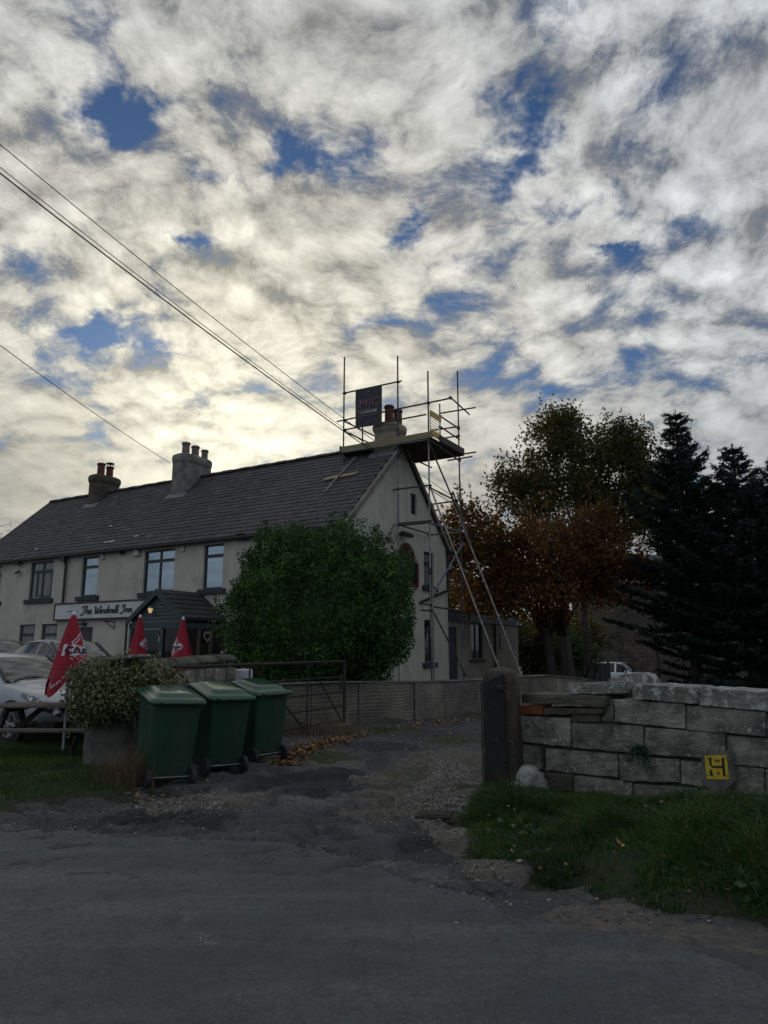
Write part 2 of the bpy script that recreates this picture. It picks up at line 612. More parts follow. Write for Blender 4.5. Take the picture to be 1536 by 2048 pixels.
M['bin'] = pm('green_bin_plastic', (0.008, 0.050, 0.027), (0.006, 0.038, 0.021), 5, 0.45, 0.06, 60, spots=(0.035, 0.055, 0.04), spot_scale=7, spot_lim=(0.56, 0.8), streak=((0.045, 0.058, 0.042), 0.55))
M['binlid'] = pm('green_bin_lid', (0.010, 0.062, 0.034), (0.008, 0.048, 0.027), 4, 0.17, 0.05, 40)
M['rubber'] = pm('black_rubber', (0.016, 0.017, 0.020), (0.028, 0.028, 0.03), 20, 0.75)
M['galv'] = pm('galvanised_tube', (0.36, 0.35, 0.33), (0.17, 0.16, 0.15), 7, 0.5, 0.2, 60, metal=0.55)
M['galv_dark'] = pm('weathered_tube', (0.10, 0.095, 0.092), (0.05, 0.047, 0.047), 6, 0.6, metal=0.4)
M['blue_tube'] = pm('blue_banded_tube', (0.025, 0.075, 0.17), (0.20, 0.21, 0.22), 2.2, 0.5, metal=0.2)
M['red_tube'] = pm('purple_red_tube', (0.12, 0.03, 0.05), (0.20, 0.19, 0.18), 2.4, 0.55, metal=0.2)
M['coupler'] = pm('coupler_steel', (0.07, 0.07, 0.075), (0.16, 0.15, 0.14), 30, 0.5, metal=0.6)
M['board'] = pm('scaffold_board', (0.30, 0.245, 0.15), (0.20, 0.165, 0.105), 3, 0.85, 0.3, 60, stretch=(1, 1, 6), rand=0.1)
M['board_dark'] = pm('old_scaffold_board', (0.085, 0.075, 0.062), (0.05, 0.045, 0.04), 4, 0.9, rand=0.2)
M['yellow'] = pm('yellow_gate_paint', (0.55, 0.36, 0.05), (0.42, 0.27, 0.04), 8, 0.5)
M['white'] = pm('white_plastic', (0.72, 0.73, 0.73), (0.6, 0.61, 0.62), 6, 0.4)
M['banner'] = pm('black_banner', (0.013, 0.014, 0.022), (0.017, 0.018, 0.026), 3, 0.5)
M['pink'] = pm('pink_print', (0.30, 0.10, 0.17), None, rough=0.5)
M['greyprint'] = pm('grey_print', (0.20, 0.17, 0.20), None, rough=0.5)
M['whiteprint'] = pm('white_print', (0.55, 0.56, 0.58), None, rough=0.5)
M['red'] = pm('red_canopy_cloth', (0.33, 0.010, 0.028), (0.24, 0.008, 0.022), 5, 0.85, 0.15, 250)
M['red_ink'] = pm('red_ink', (0.34, 0.012, 0.03), None, rough=0.85)
M['ink'] = pm('navy_ink', (0.03, 0.012, 0.04), None, rough=0.85)
M['maroon'] = pm('maroon_wood', (0.20, 0.008, 0.016), (0.13, 0.006, 0.012), 6, 0.5)
M['signwhite'] = pm('white_sign_panel', (0.60, 0.61, 0.60), (0.52, 0.53, 0.52), 2, 0.5)
M['chimney'] = pm('chimney_render', (0.25, 0.24, 0.22), (0.12, 0.115, 0.10), 2.4, 0.95, 0.9, 22, spots=(0.34, 0.34, 0.31), spot_scale=3, spot_lim=(0.58, 0.72), bdist=0.02)
M['chimney_dark'] = pm('dark_stack', (0.105, 0.088, 0.07), (0.055, 0.048, 0.04), 3, 0.95, 1.0, 30, spots=(0.17, 0.16, 0.14), spot_scale=4, spot_lim=(0.58, 0.72), bdist=0.02)
M['render_shade'] = pm('shaded_cream_render', (0.27, 0.25, 0.205), (0.19, 0.175, 0.145), 1.2, 0.9, 0.5, 60, streak=((0.14, 0.13, 0.11), 0.6), bdist=0.006)  # cream render with the tree shade over the extension put into its colour
M['chimney_pale'] = pm('pale_chimney_render', (0.36, 0.32, 0.24), (0.22, 0.20, 0.16), 2.4, 0.95, 0.8, 22)
M['lead'] = pm('lead_flashing', (0.17, 0.18, 0.19), (0.10, 0.11, 0.12), 6, 0.6)
M['pot_red'] = pm('red_clay_pot', (0.15, 0.045, 0.032), (0.08, 0.03, 0.025), 6, 0.8)
M['pot_buff'] = pm('buff_clay_pot', (0.22, 0.20, 0.16), (0.12, 0.11, 0.09), 6, 0.85)
M['bark'] = pm('dark_bark', (0.060, 0.052, 0.042), (0.026, 0.023, 0.02), 8, 0.95, 0.8, 20, stretch=(1, 1, 0.25))
M['bark_pale'] = pm('pale_bark', (0.11, 0.10, 0.085), (0.05, 0.047, 0.04), 8, 0.95, 0.8, 20, stretch=(1, 1, 0.25))
M['wood_old'] = pm('weathered_bench_wood', (0.15, 0.125, 0.10), (0.075, 0.065, 0.055), 5, 0.9, 0.5, 40, stretch=(0.3, 3, 3), rand=0.12)
M['wood_dark'] = pm('dark_stained_wood', (0.035, 0.03, 0.027), (0.022, 0.02, 0.018), 5, 0.85)
M['alu'] = pm('pale_painted_pole', (0.36, 0.40, 0.43), (0.30, 0.33, 0.36), 6, 0.45)
M['silver'] = pm('silver_car_paint', (0.27, 0.295, 0.34), (0.26, 0.285, 0.33), 4, 0.33, metal=0.4, coat=0.5)
M['greycar'] = pm('graphite_car_paint', (0.085, 0.092, 0.105), None, rough=0.34, metal=0.3, coat=0.3)
M['whitecar'] = pm('white_car_paint', (0.62, 0.65, 0.68), None, rough=0.3, coat=0.6)
M['darkcar'] = pm('dark_car_paint', (0.02, 0.021, 0.024), None, rough=0.25, coat=0.8)
M['carglass'] = glassmat('car_glass', (0.012, 0.015, 0.018), 0.02, 0.6, 1.7)
M['carside'] = glassmat('car_side_glass', (0.010, 0.013, 0.018), 0.03, 0.5, 1.45)
M['lamp_lens'] = glassmat('headlamp_lens', (0.035, 0.037, 0.04), 0.1, 1.0, 1.6)
M['chrome'] = pm('chrome', (0.62, 0.63, 0.65), None, rough=0.18, metal=0.95)
M['alloy'] = pm('alloy_wheel', (0.30, 0.30, 0.32), None, rough=0.4, metal=0.6)
M['plate'] = pm('number_plate', (0.45, 0.46, 0.46), None, rough=0.5)
M['yellow_plate'] = pm('yellow_marker_plate', (0.62, 0.47, 0.015), (0.42, 0.31, 0.02), 25, 0.55, spots=(0.20, 0.19, 0.10), spot_scale=18, spot_lim=(0.62, 0.72))
M['wire'] = pm('black_cable', (0.010, 0.010, 0.011), None, rough=0.7)
M['door_navy'] = pm('navy_door', (0.014, 0.018, 0.034), (0.010, 0.013, 0.026), 4, 0.6)
M['fence_wood'] = pm('grey_fence_board', (0.085, 0.082, 0.075), (0.045, 0.043, 0.04), 4, 0.95, stretch=(3, 3, 0.4), rand=0.2)
M['houseblock'] = pm('brown_house_stone', (0.105, 0.082, 0.068), (0.055, 0.045, 0.040), 2.5, 0.95, 0.6, 20, rand=0.3)
M['wicker'] = pm('pale_wicker', (0.30, 0.28, 0.25), (0.16, 0.15, 0.14), 60, 0.9, 0.6, 90)
M['warm_wood'] = pm('oak_door', (0.12, 0.085, 0.055), (0.08, 0.06, 0.04), 8, 0.7)
m_, t_, b_ = material('lamp_glow')
b_.inputs['Base Color'].default_value = (0.8, 0.6, 0.3, 1)
b_.inputs['Emission Color'].default_value = (1.0, 0.72, 0.38, 1)
b_.inputs['Emission Strength'].default_value = 0.4
M['lampglow'] = m_
# leaves
M['l_bush'] = leafmat('laurel_leaves', [(0.018, 0.058, 0.014), (0.032, 0.092, 0.020), (0.050, 0.125, 0.024), (0.085, 0.155, 0.032)], 0.55, 0.28, 0.35, .45, 0.9)
M['l_olive'] = leafmat('olive_autumn_leaves', [(0.040, 0.046, 0.010), (0.064, 0.070, 0.014), (0.080, 0.076, 0.014), (0.11, 0.085, 0.016)], 0.6, 0.42, .35, .3, .5)
M['l_red'] = leafmat('russet_leaves', [(0.060, 0.032, 0.010), (0.090, 0.042, 0.012), (0.125, 0.062, 0.015), (0.20, 0.098, 0.020), (0.105, 0.028, 0.013)], 0.6, 0.45, .3, .35, .6)
M['l_yellow'] = leafmat('yellow_green_leaves', [(0.075, 0.068, 0.010), (0.12, 0.095, 0.012), (0.05, 0.06, 0.012)], 0.6, 0.35)
M['l_spruce'] = leafmat('spruce_needles', [(0.010, 0.022, 0.018), (0.014, 0.030, 0.024), (0.020, 0.040, 0.031)], 0.6, 0.12, 0.3)
M['l_ivy'] = leafmat('variegated_ivy_leaves', [(0.045, 0.066, 0.026), (0.080, 0.105, 0.040), (0.15, 0.165, 0.065), (0.09, 0.10, 0.045), (0.36, 0.34, 0.15)], 0.45, 0.15, 0.5)
M['l_grass'] = leafmat('grass_blades', [(0.014, 0.050, 0.008), (0.023, 0.080, 0.011), (0.035, 0.108, 0.013), (0.065, 0.112, 0.020), (0.11, 0.10, 0.045)], 0.6, 0.35, .35, .45, 1.4)
M['l_straw'] = leafmat('dry_grass_stems', [(0.11, 0.085, 0.055), (0.20, 0.155, 0.10), (0.08, 0.062, 0.04)], 0.8, 0.2)
M['l_fern'] = leafmat('wall_plant_leaves', [(0.012, 0.04, 0.022), (0.02, 0.06, 0.03)], 0.5, 0.2)
M['l_fallen'] = leafmat('fallen_leaf_litter', [(0.14, 0.075, 0.028), (0.22, 0.12, 0.05), (0.30, 0.19, 0.09), (0.10, 0.055, 0.03), (0.27, 0.17, 0.04)], 0.8, 0.1)
M['l_weed'] = leafmat('weed_leaves', [(0.022, 0.055, 0.020), (0.04, 0.085, 0.03)], 0.5, 0.2)
M['petal'] = pm('yellow_petals', (0.60, 0.42, 0.02), None, rough=0.7)

# ------------------------------------------------------------------ ground
LW0, LW1 = V(-2.75, 14.2, 0), V(6.8, 21.3, 0)              # retaining wall line
LWD = unit(LW1 - LW0)
LWN = V(-LWD[1], LWD[0], 0)


def H(x, y):
    x, y = np.asarray(x, float), np.asarray(y, float)
    s = (x - C0[0]) * U[0] + (y - C0[1]) * U[1]
    d = (x - LW0[0]) * LWN[0] + (y - LW0[1]) * LWN[1]
    a = (x - LW0[0]) * LWD[0] + (y - LW0[1]) * LWD[1]
    yard = 0.5 * sm(d, 0.05, 0.2) * (1 - sm(a, 9.5, 12.0)) * sm(a, -0.2, 1.2)
    left = 0.45 * sm(y, 12.5, 20.0) * (1 - sm(x, -3.6, -2.2)) 
    z = np.maximum(yard, left)
    z = np.where((d > 0.2) & (y > 19.0) & (a < 9.5), np.maximum(z, 0.45), z)
    tt_ = (x - C0[0]) * W[0] + (y - C0[1]) * W[1]
    drop = 1.10 * sm(tt_, 14.0, 33.0)
    return z - drop


def nonuni(lo, hi, d0, far):
    c = list(np.arange(lo, hi + 1e-6, d0))
    st = d0
    while c[-1] < far:
        st *= 1.35
        c.append(c[-1] + st)
    st = d0
    while c[0] > -far:
        st *= 1.35
        c.insert(0, c[0] - st)
    return np.array(c)


def grid_mesh(name, xs, ys, zf, mat, parent=None, keep=None, attrs=None, smooth=True):
    X, Y = np.meshgrid(xs, ys)
    Z = zf(X, Y)
    nx, ny = len(xs), len(ys)
    vs = np.stack([X, Y, Z], -1).reshape(-1, 3)
    i = np.arange(nx - 1)[None, :] + np.arange(ny - 1)[:, None] * nx
    fs = np.stack([i, i + 1, i + 1 + nx, i + nx], -1).reshape(-1, 4)
    if keep is not None:
        k = keep(X, Y).reshape(-1)
        fs = fs[k[fs].all(1)]
        used = np.unique(fs)
        re = np.full(len(vs), -1)
        re[used] = np.arange(len(used))
        vs, fs = vs[used], re[fs]
    else:
        used = slice(None)
    o = fast_mesh(name, vs, fs, mat, parent, smooth)
    for k, fn in (attrs or {}).items():
        a = o.data.attributes.new(k, 'FLOAT', 'POINT')
        a.data.foreach_set('value', np.ascontiguousarray(fn(X, Y).reshape(-1)[used], dtype=np.float32))
    return o


def attr(t, name):
    nd = t.n('ShaderNodeAttribute', attribute_name=name)
    return nd.outputs['Fac']


# base earth
m, t, bs = material('earth_and_grass')
co = t.n('ShaderNodeTexCoord').outputs['Object']
f1 = t.noise(co, 0.6, 6, 0.6).outputs[0]
f2 = t.noise(co, 14, 5, 0.6).outputs[0]
c = t.mix(t.sstep(f1, 0.4, 0.6), (0.045, 0.048, 0.022), (0.065, 0.056, 0.040))
c = t.mix(t.m('MULTIPLY', f2, 0.5), c, (0.03, 0.032, 0.02))
t.l(c, bs.inputs['Base Color'])
bs.inputs['Roughness'].default_value = 1.0
M['earth'] = m
g = grid_mesh('ground', nonuni(-16, 20, 0.5, 1500), nonuni(0, 56, 0.5, 1500), lambda X, Y: H(X, Y) - 0.06, M['earth'])
tag(g, kind='structure')

# broken drive and apron ------------------------------------------------
m, t, bs = material('broken_asphalt_drive')
co = t.n('ShaderNodeTexCoord').outputs['Object']
n1 = t.noise(co, 1.6, 7, 0.62).outputs[0]
n2 = t.noise(co, 9, 6, 0.6).outputs[0]
n3 = t.noise(co, 70, 3, 0.6).outputs[0]
vor = t.n('ShaderNodeTexVoronoi')
t.l(co, vor.inputs['Vector'])
vor.inputs['Scale'].default_value = 55
asph = t.mix(t.sstep(n1, 0.35, 0.65), (0.040, 0.041, 0.043), (0.072, 0.071, 0.068))
asph = t.mix(t.m('MULTIPLY', t.sstep(n3, 0.5, 0.75), 0.55), asph, (0.14, 0.135, 0.125))
ck = t.n('ShaderNodeTexVoronoi', feature='DISTANCE_TO_EDGE')
t.l(t.vm('ADD', co, t.vm('SCALE', t.noise(co, 5, 4, .6).outputs['Color'], scale=.22)), ck.inputs['Vector'])
ck.inputs['Scale'].default_value = 3.2
crk = t.m('MULTIPLY', t.sstep(ck.outputs['Distance'], 0.055, 0.0), t.sstep(n1, .42, .6))
n6 = t.noise(co, 22, 5, .7).outputs[0]
asph = t.mix(t.m('MULTIPLY', t.sstep(n6, .46, .66), .6), asph, (0.028, 0.028, 0.031))
asph = t.mix(attr(t, 'dark'), asph, (0.022, 0.023, 0.026))
asph = t.mix(t.m('MULTIPLY', crk, .85), asph, (0.010, 0.010, 0.011))
asph = t.mix(t.m('MULTIPLY', attr(t, 'pale'), t.m('ADD', 0.0, t.sstep(n6, .35, .62))), asph, (0.120, 0.118, 0.110))
dirt = t.mix(t.sstep(n2, 0.35, 0.7), (0.064, 0.054, 0.044), (0.105, 0.090, 0.075))
sp = t.n('ShaderNodeSeparateColor')
t.l(vor.outputs['Color'], sp.inputs[0])
peb = t.ramp(sp.outputs[0], [(0.0, (0.05, 0.045, 0.04)), (0.5, (0.12, 0.105, 0.09)), (0.85, (0.20, 0.18, 0.16)), (1.0, (0.36, 0.34, 0.31))])
dirt = t.mix(t.m('MULTIPLY', attr(t, 'gravel'), 0.8), dirt, peb)
col = t.mix(t.sstep(t.m('ADD', attr(t, 'dirt'), t.m('MULTIPLY', t.m('SUBTRACT', n2, 0.5), 0.9)), 0.35, 0.65), asph, dirt)
col = t.mix(t.sstep(t.m('ADD', attr(t, 'moss'), t.m('MULTIPLY', t.m('SUBTRACT', n2, 0.5), 1.1)), 0.45, 0.7), col, (0.030, 0.042, 0.012))
t.l(col, bs.inputs['Base Color'])
bs.inputs['Roughness'].default_value = 0.92
b1 = t.n('ShaderNodeBump')
b1.inputs['Strength'].default_value = 0.9
b1.inputs['Distance'].default_value = 0.02
hgt = t.m('ADD', t.m('MULTIPLY', n2, 1.2), t.m('ADD', t.m('MULTIPLY', n3, 0.35), t.m('MULTIPLY', vor.outputs['Distance'], -0.5)))
t.l(hgt, b1.inputs['Height'])
t.l(b1.outputs[0], bs.inputs['Normal'])
M['drive'] = m


def blob(X, Y, px, py, rx, ry, seed=0, wob=0.5):
    c = on_z(px, py)
    kx = abs(on_z(px + rx, py)[0] - c[0])
    ky = abs(on_z(px, py - ry)[1] - c[1])
    d = np.sqrt(((X - c[0]) / kx) ** 2 + ((Y - c[1]) / ky) ** 2)
    return 1 - sm(d + (fbm(X * 2.3, Y * 2.3, seed, 4) - 0.5) * 2 * wob, 0.8, 1.05)


def mx(*a):
    r = a[0]
    for b in a[1:]:
        r = np.maximum(r, b)
    return r


def a_dark(X, Y):
    return mx(blob(X, Y, 645, 1562, 135, 26, 1), blob(X, Y, 760, 1492, 75, 10, 2), blob(X, Y, 330, 1640, 130, 22, 3), blob(X, Y, 860, 1695, 70, 26, 4) * 0.8,
              blob(X, Y, 800, 1730, 90, 14, 5) * 0.6, blob(X, Y, 870, 1470, 110, 10, 8) * 0.5)


def a_pale(X, Y):
    return mx(blob(X, Y, 620, 1605, 70, 14, 11), blob(X, Y, 670, 1525, 55, 10, 12), blob(X, Y, 640, 1530, 70, 12, 13) * 0.6, blob(X, Y, 700, 1722, 90, 9, 14) * 0.9,
              blob(X, Y, 790, 1742, 60, 9, 15), blob(X, Y, 870, 1762, 45, 8, 16), blob(X, Y, 380, 1620, 45, 10, 17) * 0.6, blob(X, Y, 735, 1668, 26, 7, 18), blob(X, Y, 520, 1660, 60, 10, 19) * 0.4,
              blob(X, Y, 740, 1600, 30, 12, 20) * 0.6)


def a_dirt(X, Y):
    c = mx(blob(X, Y, 830, 1560, 120, 45, 21), blob(X, Y, 900, 1520, 110, 32, 22), blob(X, Y, 760, 1620, 70, 28, 23) * 0.8, blob(X, Y, 390, 1600, 140, 22, 24) * 0.9, blob(X, Y, 880, 1600, 70, 60, 25),
           blob(X, Y, 1000, 1745, 90, 26, 26) * .6, blob(X, Y, 1200, 1830, 160, 30, 27) * 0.55, blob(X, Y, 1400, 1870, 200, 34, 28) * 0.55, blob(X, Y, 600, 1510, 90, 16, 29) * 0.7, blob(X, Y, 945, 1690, 40, 60, 30) * .9)
    return c


def a_gravel(X, Y):
    return mx(blob(X, Y, 900, 1570, 90, 60, 31), blob(X, Y, 860, 1610, 70, 40, 32), blob(X, Y, 330, 1610, 130, 16, 33), blob(X, Y, 440, 1590, 90, 14, 34) * 0.7, 0.25 * np.ones_like(X))


def a_moss(X, Y):
    return mx(blob(X, Y, 900, 1480, 70, 7, 41), blob(X, Y, 640, 1512, 90, 8, 42), blob(X, Y, 760, 1460, 120, 7, 43) * 0.8, blob(X, Y, 300, 1598, 40, 8, 44))


def drive_z(X, Y):
    z = H(X, Y) * 1.0
    z = z + (fbm(X * 0.9, Y * 0.9, 51, 4) - 0.5) * 0.05
    br = fbm(X * 2.6 + 3 * fbm(X * 0.7, Y * 0.7, 5, 3), Y * 3.8, 52, 5, 0.55)
    near = sm(Y, 4.6, 5.4) * (1 - sm(Y, 10.5, 13.0))
    z = z + 0.040 * near * (sm(br, 0.50, 0.52) - 0.5) + 0.026 * near * (sm(br, 0.575, 0.59) - 0.5) + .020 * near * (sm(br, .43, .445) - .5)
    fine = fbm(X * 14, Y * 14, 53, 3) - 0.5
    z = z + fine * 0.016 * near
    d = a_dark(X, Y)
    return z + 0.012 * d - 0.02 * a_dirt(X, Y)


dr = grid_mesh('driveway', np.arange(-4.6, 5.2, 0.045), np.concatenate([np.arange(3.2, 10, 0.04), np.arange(10, 24, 0.09)]), drive_z, M['drive'],
               keep=lambda X, Y: ((X - LW0[0]) * LWN[0] + (Y - LW0[1]) * LWN[1] < 0.1),
               attrs=dict(dark=a_dark, pale=a_pale, dirt=a_dirt, gravel=a_gravel, moss=a_moss))
tag(dr, kind='structure')

# smooth road -------------------------------------------------------------
EDGE = np.array([on_z(x, y)[:2] for x, y in ((-500, 1660), (0, 1642), (120, 1668), (240, 1678), (340, 1672), (430, 1688), (540, 1690), (650, 1712), (760, 1748), (860, 1775), (960, 1806), (1060, 1842), (1180, 1872), (1300, 1896), (1420, 1925), (1536, 1958), (2000, 2060))])
EDGE = np.concatenate([[(-60, -14)], [(-14, 1.2)], EDGE[1:], [(6, 0.2)], [(40, -28)]])


def road_in(X, Y):                                # signed amount inside the road
    ye = np.interp(X, EDGE[:, 0], EDGE[:, 1])
    return ye - Y + (fbm(X * 3.1, Y * 3.1, 61, 4) - 0.5) * 0.34


m, t, bs = material('road_asphalt')
co = t.n('ShaderNodeTexCoord').outputs['Object']
n1 = t.noise(co, 0.55, 6, 0.6).outputs[0]
n2 = t.noise(co, 6, 6, 0.65).outputs[0]
n3 = t.noise(co, 75, 4, 0.75).outputs[0]
n5 = t.noise(co, 24, 5, 0.7).outputs[0]
mp = t.n('ShaderNodeMapping')
t.l(co, mp.inputs[0])
mp.inputs['Rotation'].default_value = (0, 0, 0.35)
mp.inputs['Scale'].default_value = (0.5, 3.0, 1)
n4 = t.noise(mp.outputs[0], 1.0, 6, 0.65).outputs[0]
col = t.mix(t.sstep(n1, 0.35, 0.68), (0.043, 0.045, 0.052), (0.078, 0.080, 0.085))
col = t.mix(t.m('MULTIPLY', t.sstep(n4, 0.42, 0.72), 0.65), col, (0.125, 0.124, 0.122))
col = t.mix(t.m('MULTIPLY', t.sstep(n2, 0.46, 0.7), 0.75), col, (0.036, 0.037, 0.040))
col = t.mix(t.m('MULTIPLY', t.sstep(n3, 0.56, 0.68), 0.75), col, (0.20, 0.198, 0.19))
col = t.mix(t.m('MULTIPLY', t.sstep(n3, 0.42, 0.28), 0.7), col, (0.022, 0.022, 0.024))
col = t.mix(t.m('MULTIPLY', t.sstep(n5, 0.47, 0.62), 0.60), col, (0.040, 0.041, 0.044))
col = t.mix(t.sstep(t.m('ADD', attr(t, 'worn'), t.m('MULTIPLY', t.m('SUBTRACT', n3, 0.5), 1.8)), 0.62, 0.78), col, (0.34, 0.33, 0.30))
t.l(col, bs.inputs['Base Color'])
bs.inputs['Roughness'].default_value = 0.85
b1 = t.n('ShaderNodeBump')
b1.inputs['Strength'].default_value = 1.0
b1.inputs['Distance'].default_value = 0.008
t.l(t.m('ADD', t.m('MULTIPLY', n3, 0.6), t.m('MULTIPLY', n2, 0.4)), b1.inputs['Height'])
t.l(b1.outputs[0], bs.inputs['Normal'])
M['road'] = m


def a_worn(X, Y):                                 # scraps of an old white line
    out = np.zeros_like(X)
    for (x0, y0), (x1, y1), w, k in (((350, 1830), (420, 1900), .10, .58), ((330, 1690), (336, 1740), .05, .36), ((470, 1930), (500, 1965), .05, .36)):
        a, b = on_z(x0, y0)[:2], on_z(x1, y1)[:2]
        d = b - a
        tt = np.clip(((X - a[0]) * d[0] + (Y - a[1]) * d[1]) / d.dot(d), 0, 1)
        dist = np.hypot(X - a[0] - tt * d[0], Y - a[1] - tt * d[1])
        out = np.maximum(out, k * (1 - sm(dist + (fbm(X * 9, Y * 9, 66, 3) - 0.5) * 0.12, w * 0.2, w * 1.2)))
    return out


def road_z(X, Y):
    i = road_in(X, Y)
    return -0.10 + 0.140 * sm(i, -0.03, 0.05) + (fbm(X * 0.6, Y * 0.6, 62, 3) - 0.5) * 0.03 + (fbm(X * 0.9, Y * 0.9, 51, 4) - 0.5) * 0.05 * sm(Y, 4.0, 5.5) + (fbm(X * 6, Y * 6, 63, 3) - 0.5) * 0.006


xs = np.concatenate([-nonuni(5.5, 6, 0.3, 60)[nonuni(5.5, 6, 0.3, 60) > 5.6][::-1], np.arange(-5.5, 5, 0.05), nonuni(5, 5.5, 0.3, 60)[nonuni(5, 5.5, 0.3, 60) > 5.01]])
ys = np.concatenate([np.arange(-40, 0, 2.0), np.arange(0, 2.0, 0.2), np.arange(2.0, 8.3, 0.05)])
rd = grid_mesh('road', xs, ys, road_z, M['road'], keep=lambda X, Y: road_in(X, Y) > -0.35, attrs=dict(worn=a_worn))
tag(rd, kind='structure')

# verges -------------------------------------------------------------------
def poly_sd(X, Y, poly):
    """signed distance, + inside"""
    X, Y = np.asarray(X, float), np.asarray(Y, float)
    ins = np.zeros(X.shape, bool)
    best = np.full(X.shape, 1e9)
    n = len(poly)
    for i in range(n):
        ax, ay = poly[i]
        bx, by = poly[(i + 1) % n]
        cond = ((ay > Y) != (by > Y)) & (X < (bx - ax) * (Y - ay) / (by - ay + 1e-12) + ax)
        ins ^= cond
        dx, dy = bx - ax, by - ay
        tt = np.clip(((X - ax) * dx + (Y - ay) * dy) / (dx * dx + dy * dy + 1e-12), 0, 1)
        best = np.minimum(best, np.hypot(X - ax - tt * dx, Y - ay - tt * dy))
    return np.where(ins, best, -best)


WALL_A, WALL_DIR = V(1.42, 8.62, 0), unit(V(0.70, -0.714, 0))
WALL_N = V(WALL_DIR[1], -WALL_DIR[0], 0)               # towards the camera side (-x,-y)
VERGE = [tuple(on_z(x, y)[:2]) for x, y in ((985, 1548), (952, 1585), (925, 1620), (914, 1650), (932, 1680), (975, 1715), (1040, 1744), (1100, 1766), (1200, 1792), (1300, 1814), (1420, 1834), (1536, 1854))]
VERGE += [(3.2, 3.6), (7.0, -0.2), (8.5, 1.5), tuple((WALL_A + WALL_DIR * 5 - WALL_N * 0.3)[:2]), tuple((WALL_A - WALL_N * 0.25)[:2])]
LAWN = [tuple(on_z(x, y)[:2]) for x, y in ((320, 1580), (255, 1596), (170, 1604), (90, 1613), (0, 1624))] + [(-7, 5.6), (-12, 3.0), (-16, 5), (-14, 12.4), (-7.5, 12.5), (-3.4, 12.3), (-2.9, 10.0)]


def verge_z(X, Y):
    d = poly_sd(X, Y, VERGE) + (fbm(X * 3, Y * 3, 71, 3) - 0.5) * 0.25
    hm = 0.07 + 0.20 * sm(X - 0.35 * (Y - 6), 0.8, 3.2)
    return -0.05 + 0.06 * sm(d, -0.1, 0.12) + hm * sm(d, 0.0, 0.9) + 0.05 * (fbm(X * 2, Y * 2, 72, 3) - 0.5) * sm(d, 0, 0.4)


def lawn_z(X, Y):
    d = poly_sd(X, Y, LAWN) + (fbm(X * 3, Y * 3, 73, 3) - 0.5) * 0.2
    return -0.05 + 0.09 * sm(d, -0.1, 0.25) + 0.04 * (fbm(X * 2, Y * 2, 74, 3) - 0.5) * sm(d, 0, .4)


m, t, bs = material('verge_soil')
co = t.n('ShaderNodeTexCoord').outputs['Object']
n2 = t.noise(co, 7, 6, 0.65).outputs[0]
col = t.mix(t.sstep(n2, 0.4, 0.65), (0.020, 0.030, 0.012), (0.042, 0.036, 0.026))
t.l(col, bs.inputs['Base Color'])
bs.inputs['Roughness'].default_value = 1.0
b1 = t.n('ShaderNodeBump')
b1.inputs['Strength'].default_value = 1.0
b1.inputs['Distance'].default_value = 0.03
t.l(t.noise(co, 25, 6, 0.7).outputs[0], b1.inputs['Height'])
t.l(b1.outputs[0], bs.inputs['Normal'])
M['soil'] = m
vg = grid_mesh('grass_verge', np.arange(0.6, 8.6, 0.06), np.arange(-0.4, 9.2, 0.06), verge_z, M['soil'], keep=lambda X, Y: poly_sd(X, Y, VERGE) > -0.35)
tag(vg, kind='structure')
lw = grid_mesh('lawn', np.arange(-16, -2.2, 0.1), np.arange(3, 12.9, 0.1), lawn_z, M['soil'], keep=lambda X, Y: poly_sd(X, Y, LAWN) > -0.3)
tag(lw, kind='structure')

# car park surface, laid over the earth
m = pm('car_park_tarmac', (0.062, 0.062, 0.063), (0.088, 0.087, 0.083), 1.1, 0.9, 0.6, 60)
cp = grid_mesh('car_park', np.arange(-26, -3.2, 0.4), np.arange(12.0, 40, 0.4), lambda X, Y: H(X, Y) - 0.02, m,
               keep=lambda X, Y: ((X - C0[0]) * W[0] + (Y - C0[1]) * W[1] < -0.2))
tag(cp, kind='structure')


def blades(name, n, region, zf, hgt, lean, width, mat, dens=None, seed=3):
    r = np.random.default_rng(seed)
    x0, x1, y0, y1 = region[1]
    X, Y = r.uniform(x0, x1, n * 6), r.uniform(y0, y1, n * 6)
    keep = poly_sd(X, Y, region[0]) + (fbm(X * 4, Y * 4, seed, 3) - 0.5) * 0.3 > 0.02
    if dens is not None:
        keep &= r.uniform(0, 1, len(X)) < dens(X, Y)
    X, Y = X[keep][:n], Y[keep][:n]
    n = len(X)
    Z = zf(X, Y)
    h = hgt(X, Y) * r.uniform(0.5, 1.25, n)
    a = r.uniform(0, 2 * np.pi, n)
    l = lean * r.uniform(0.2, 1.3, n)
    dx, dy = np.cos(a) * l, np.sin(a) * l
    b = r.uniform(0, 2 * np.pi, n)
    wx, wy = np.cos(b) * width * 0.5, np.sin(b) * width * 0.5
    P = np.zeros((n, 2, 4, 3), np.float32)
    def pt(k, sx):
        hz = h * (k - 0.12 * k * k * l)
        return np.stack([X + dx * h * k * k + wx * sx, Y + dy * h * k * k + wy * sx, Z + hz * (1 - 0.25 * l * k)], -1)
    p = [pt(0, 1), pt(0, -1), pt(0.5, -0.8), pt(0.5, 0.8), pt(1, 0.12), pt(1, -0.12)]
    vs = np.stack(p, 1).reshape(-1, 3)
    base = np.arange(n)[:, None] * 6
    fs = np.concatenate([base + [[0, 1, 2, 3]], base + [[3, 2, 5, 4]]], 1).reshape(-1, 4)
    o = fast_mesh(name, vs, fs, mat)
    return tag(o, kind='stuff')


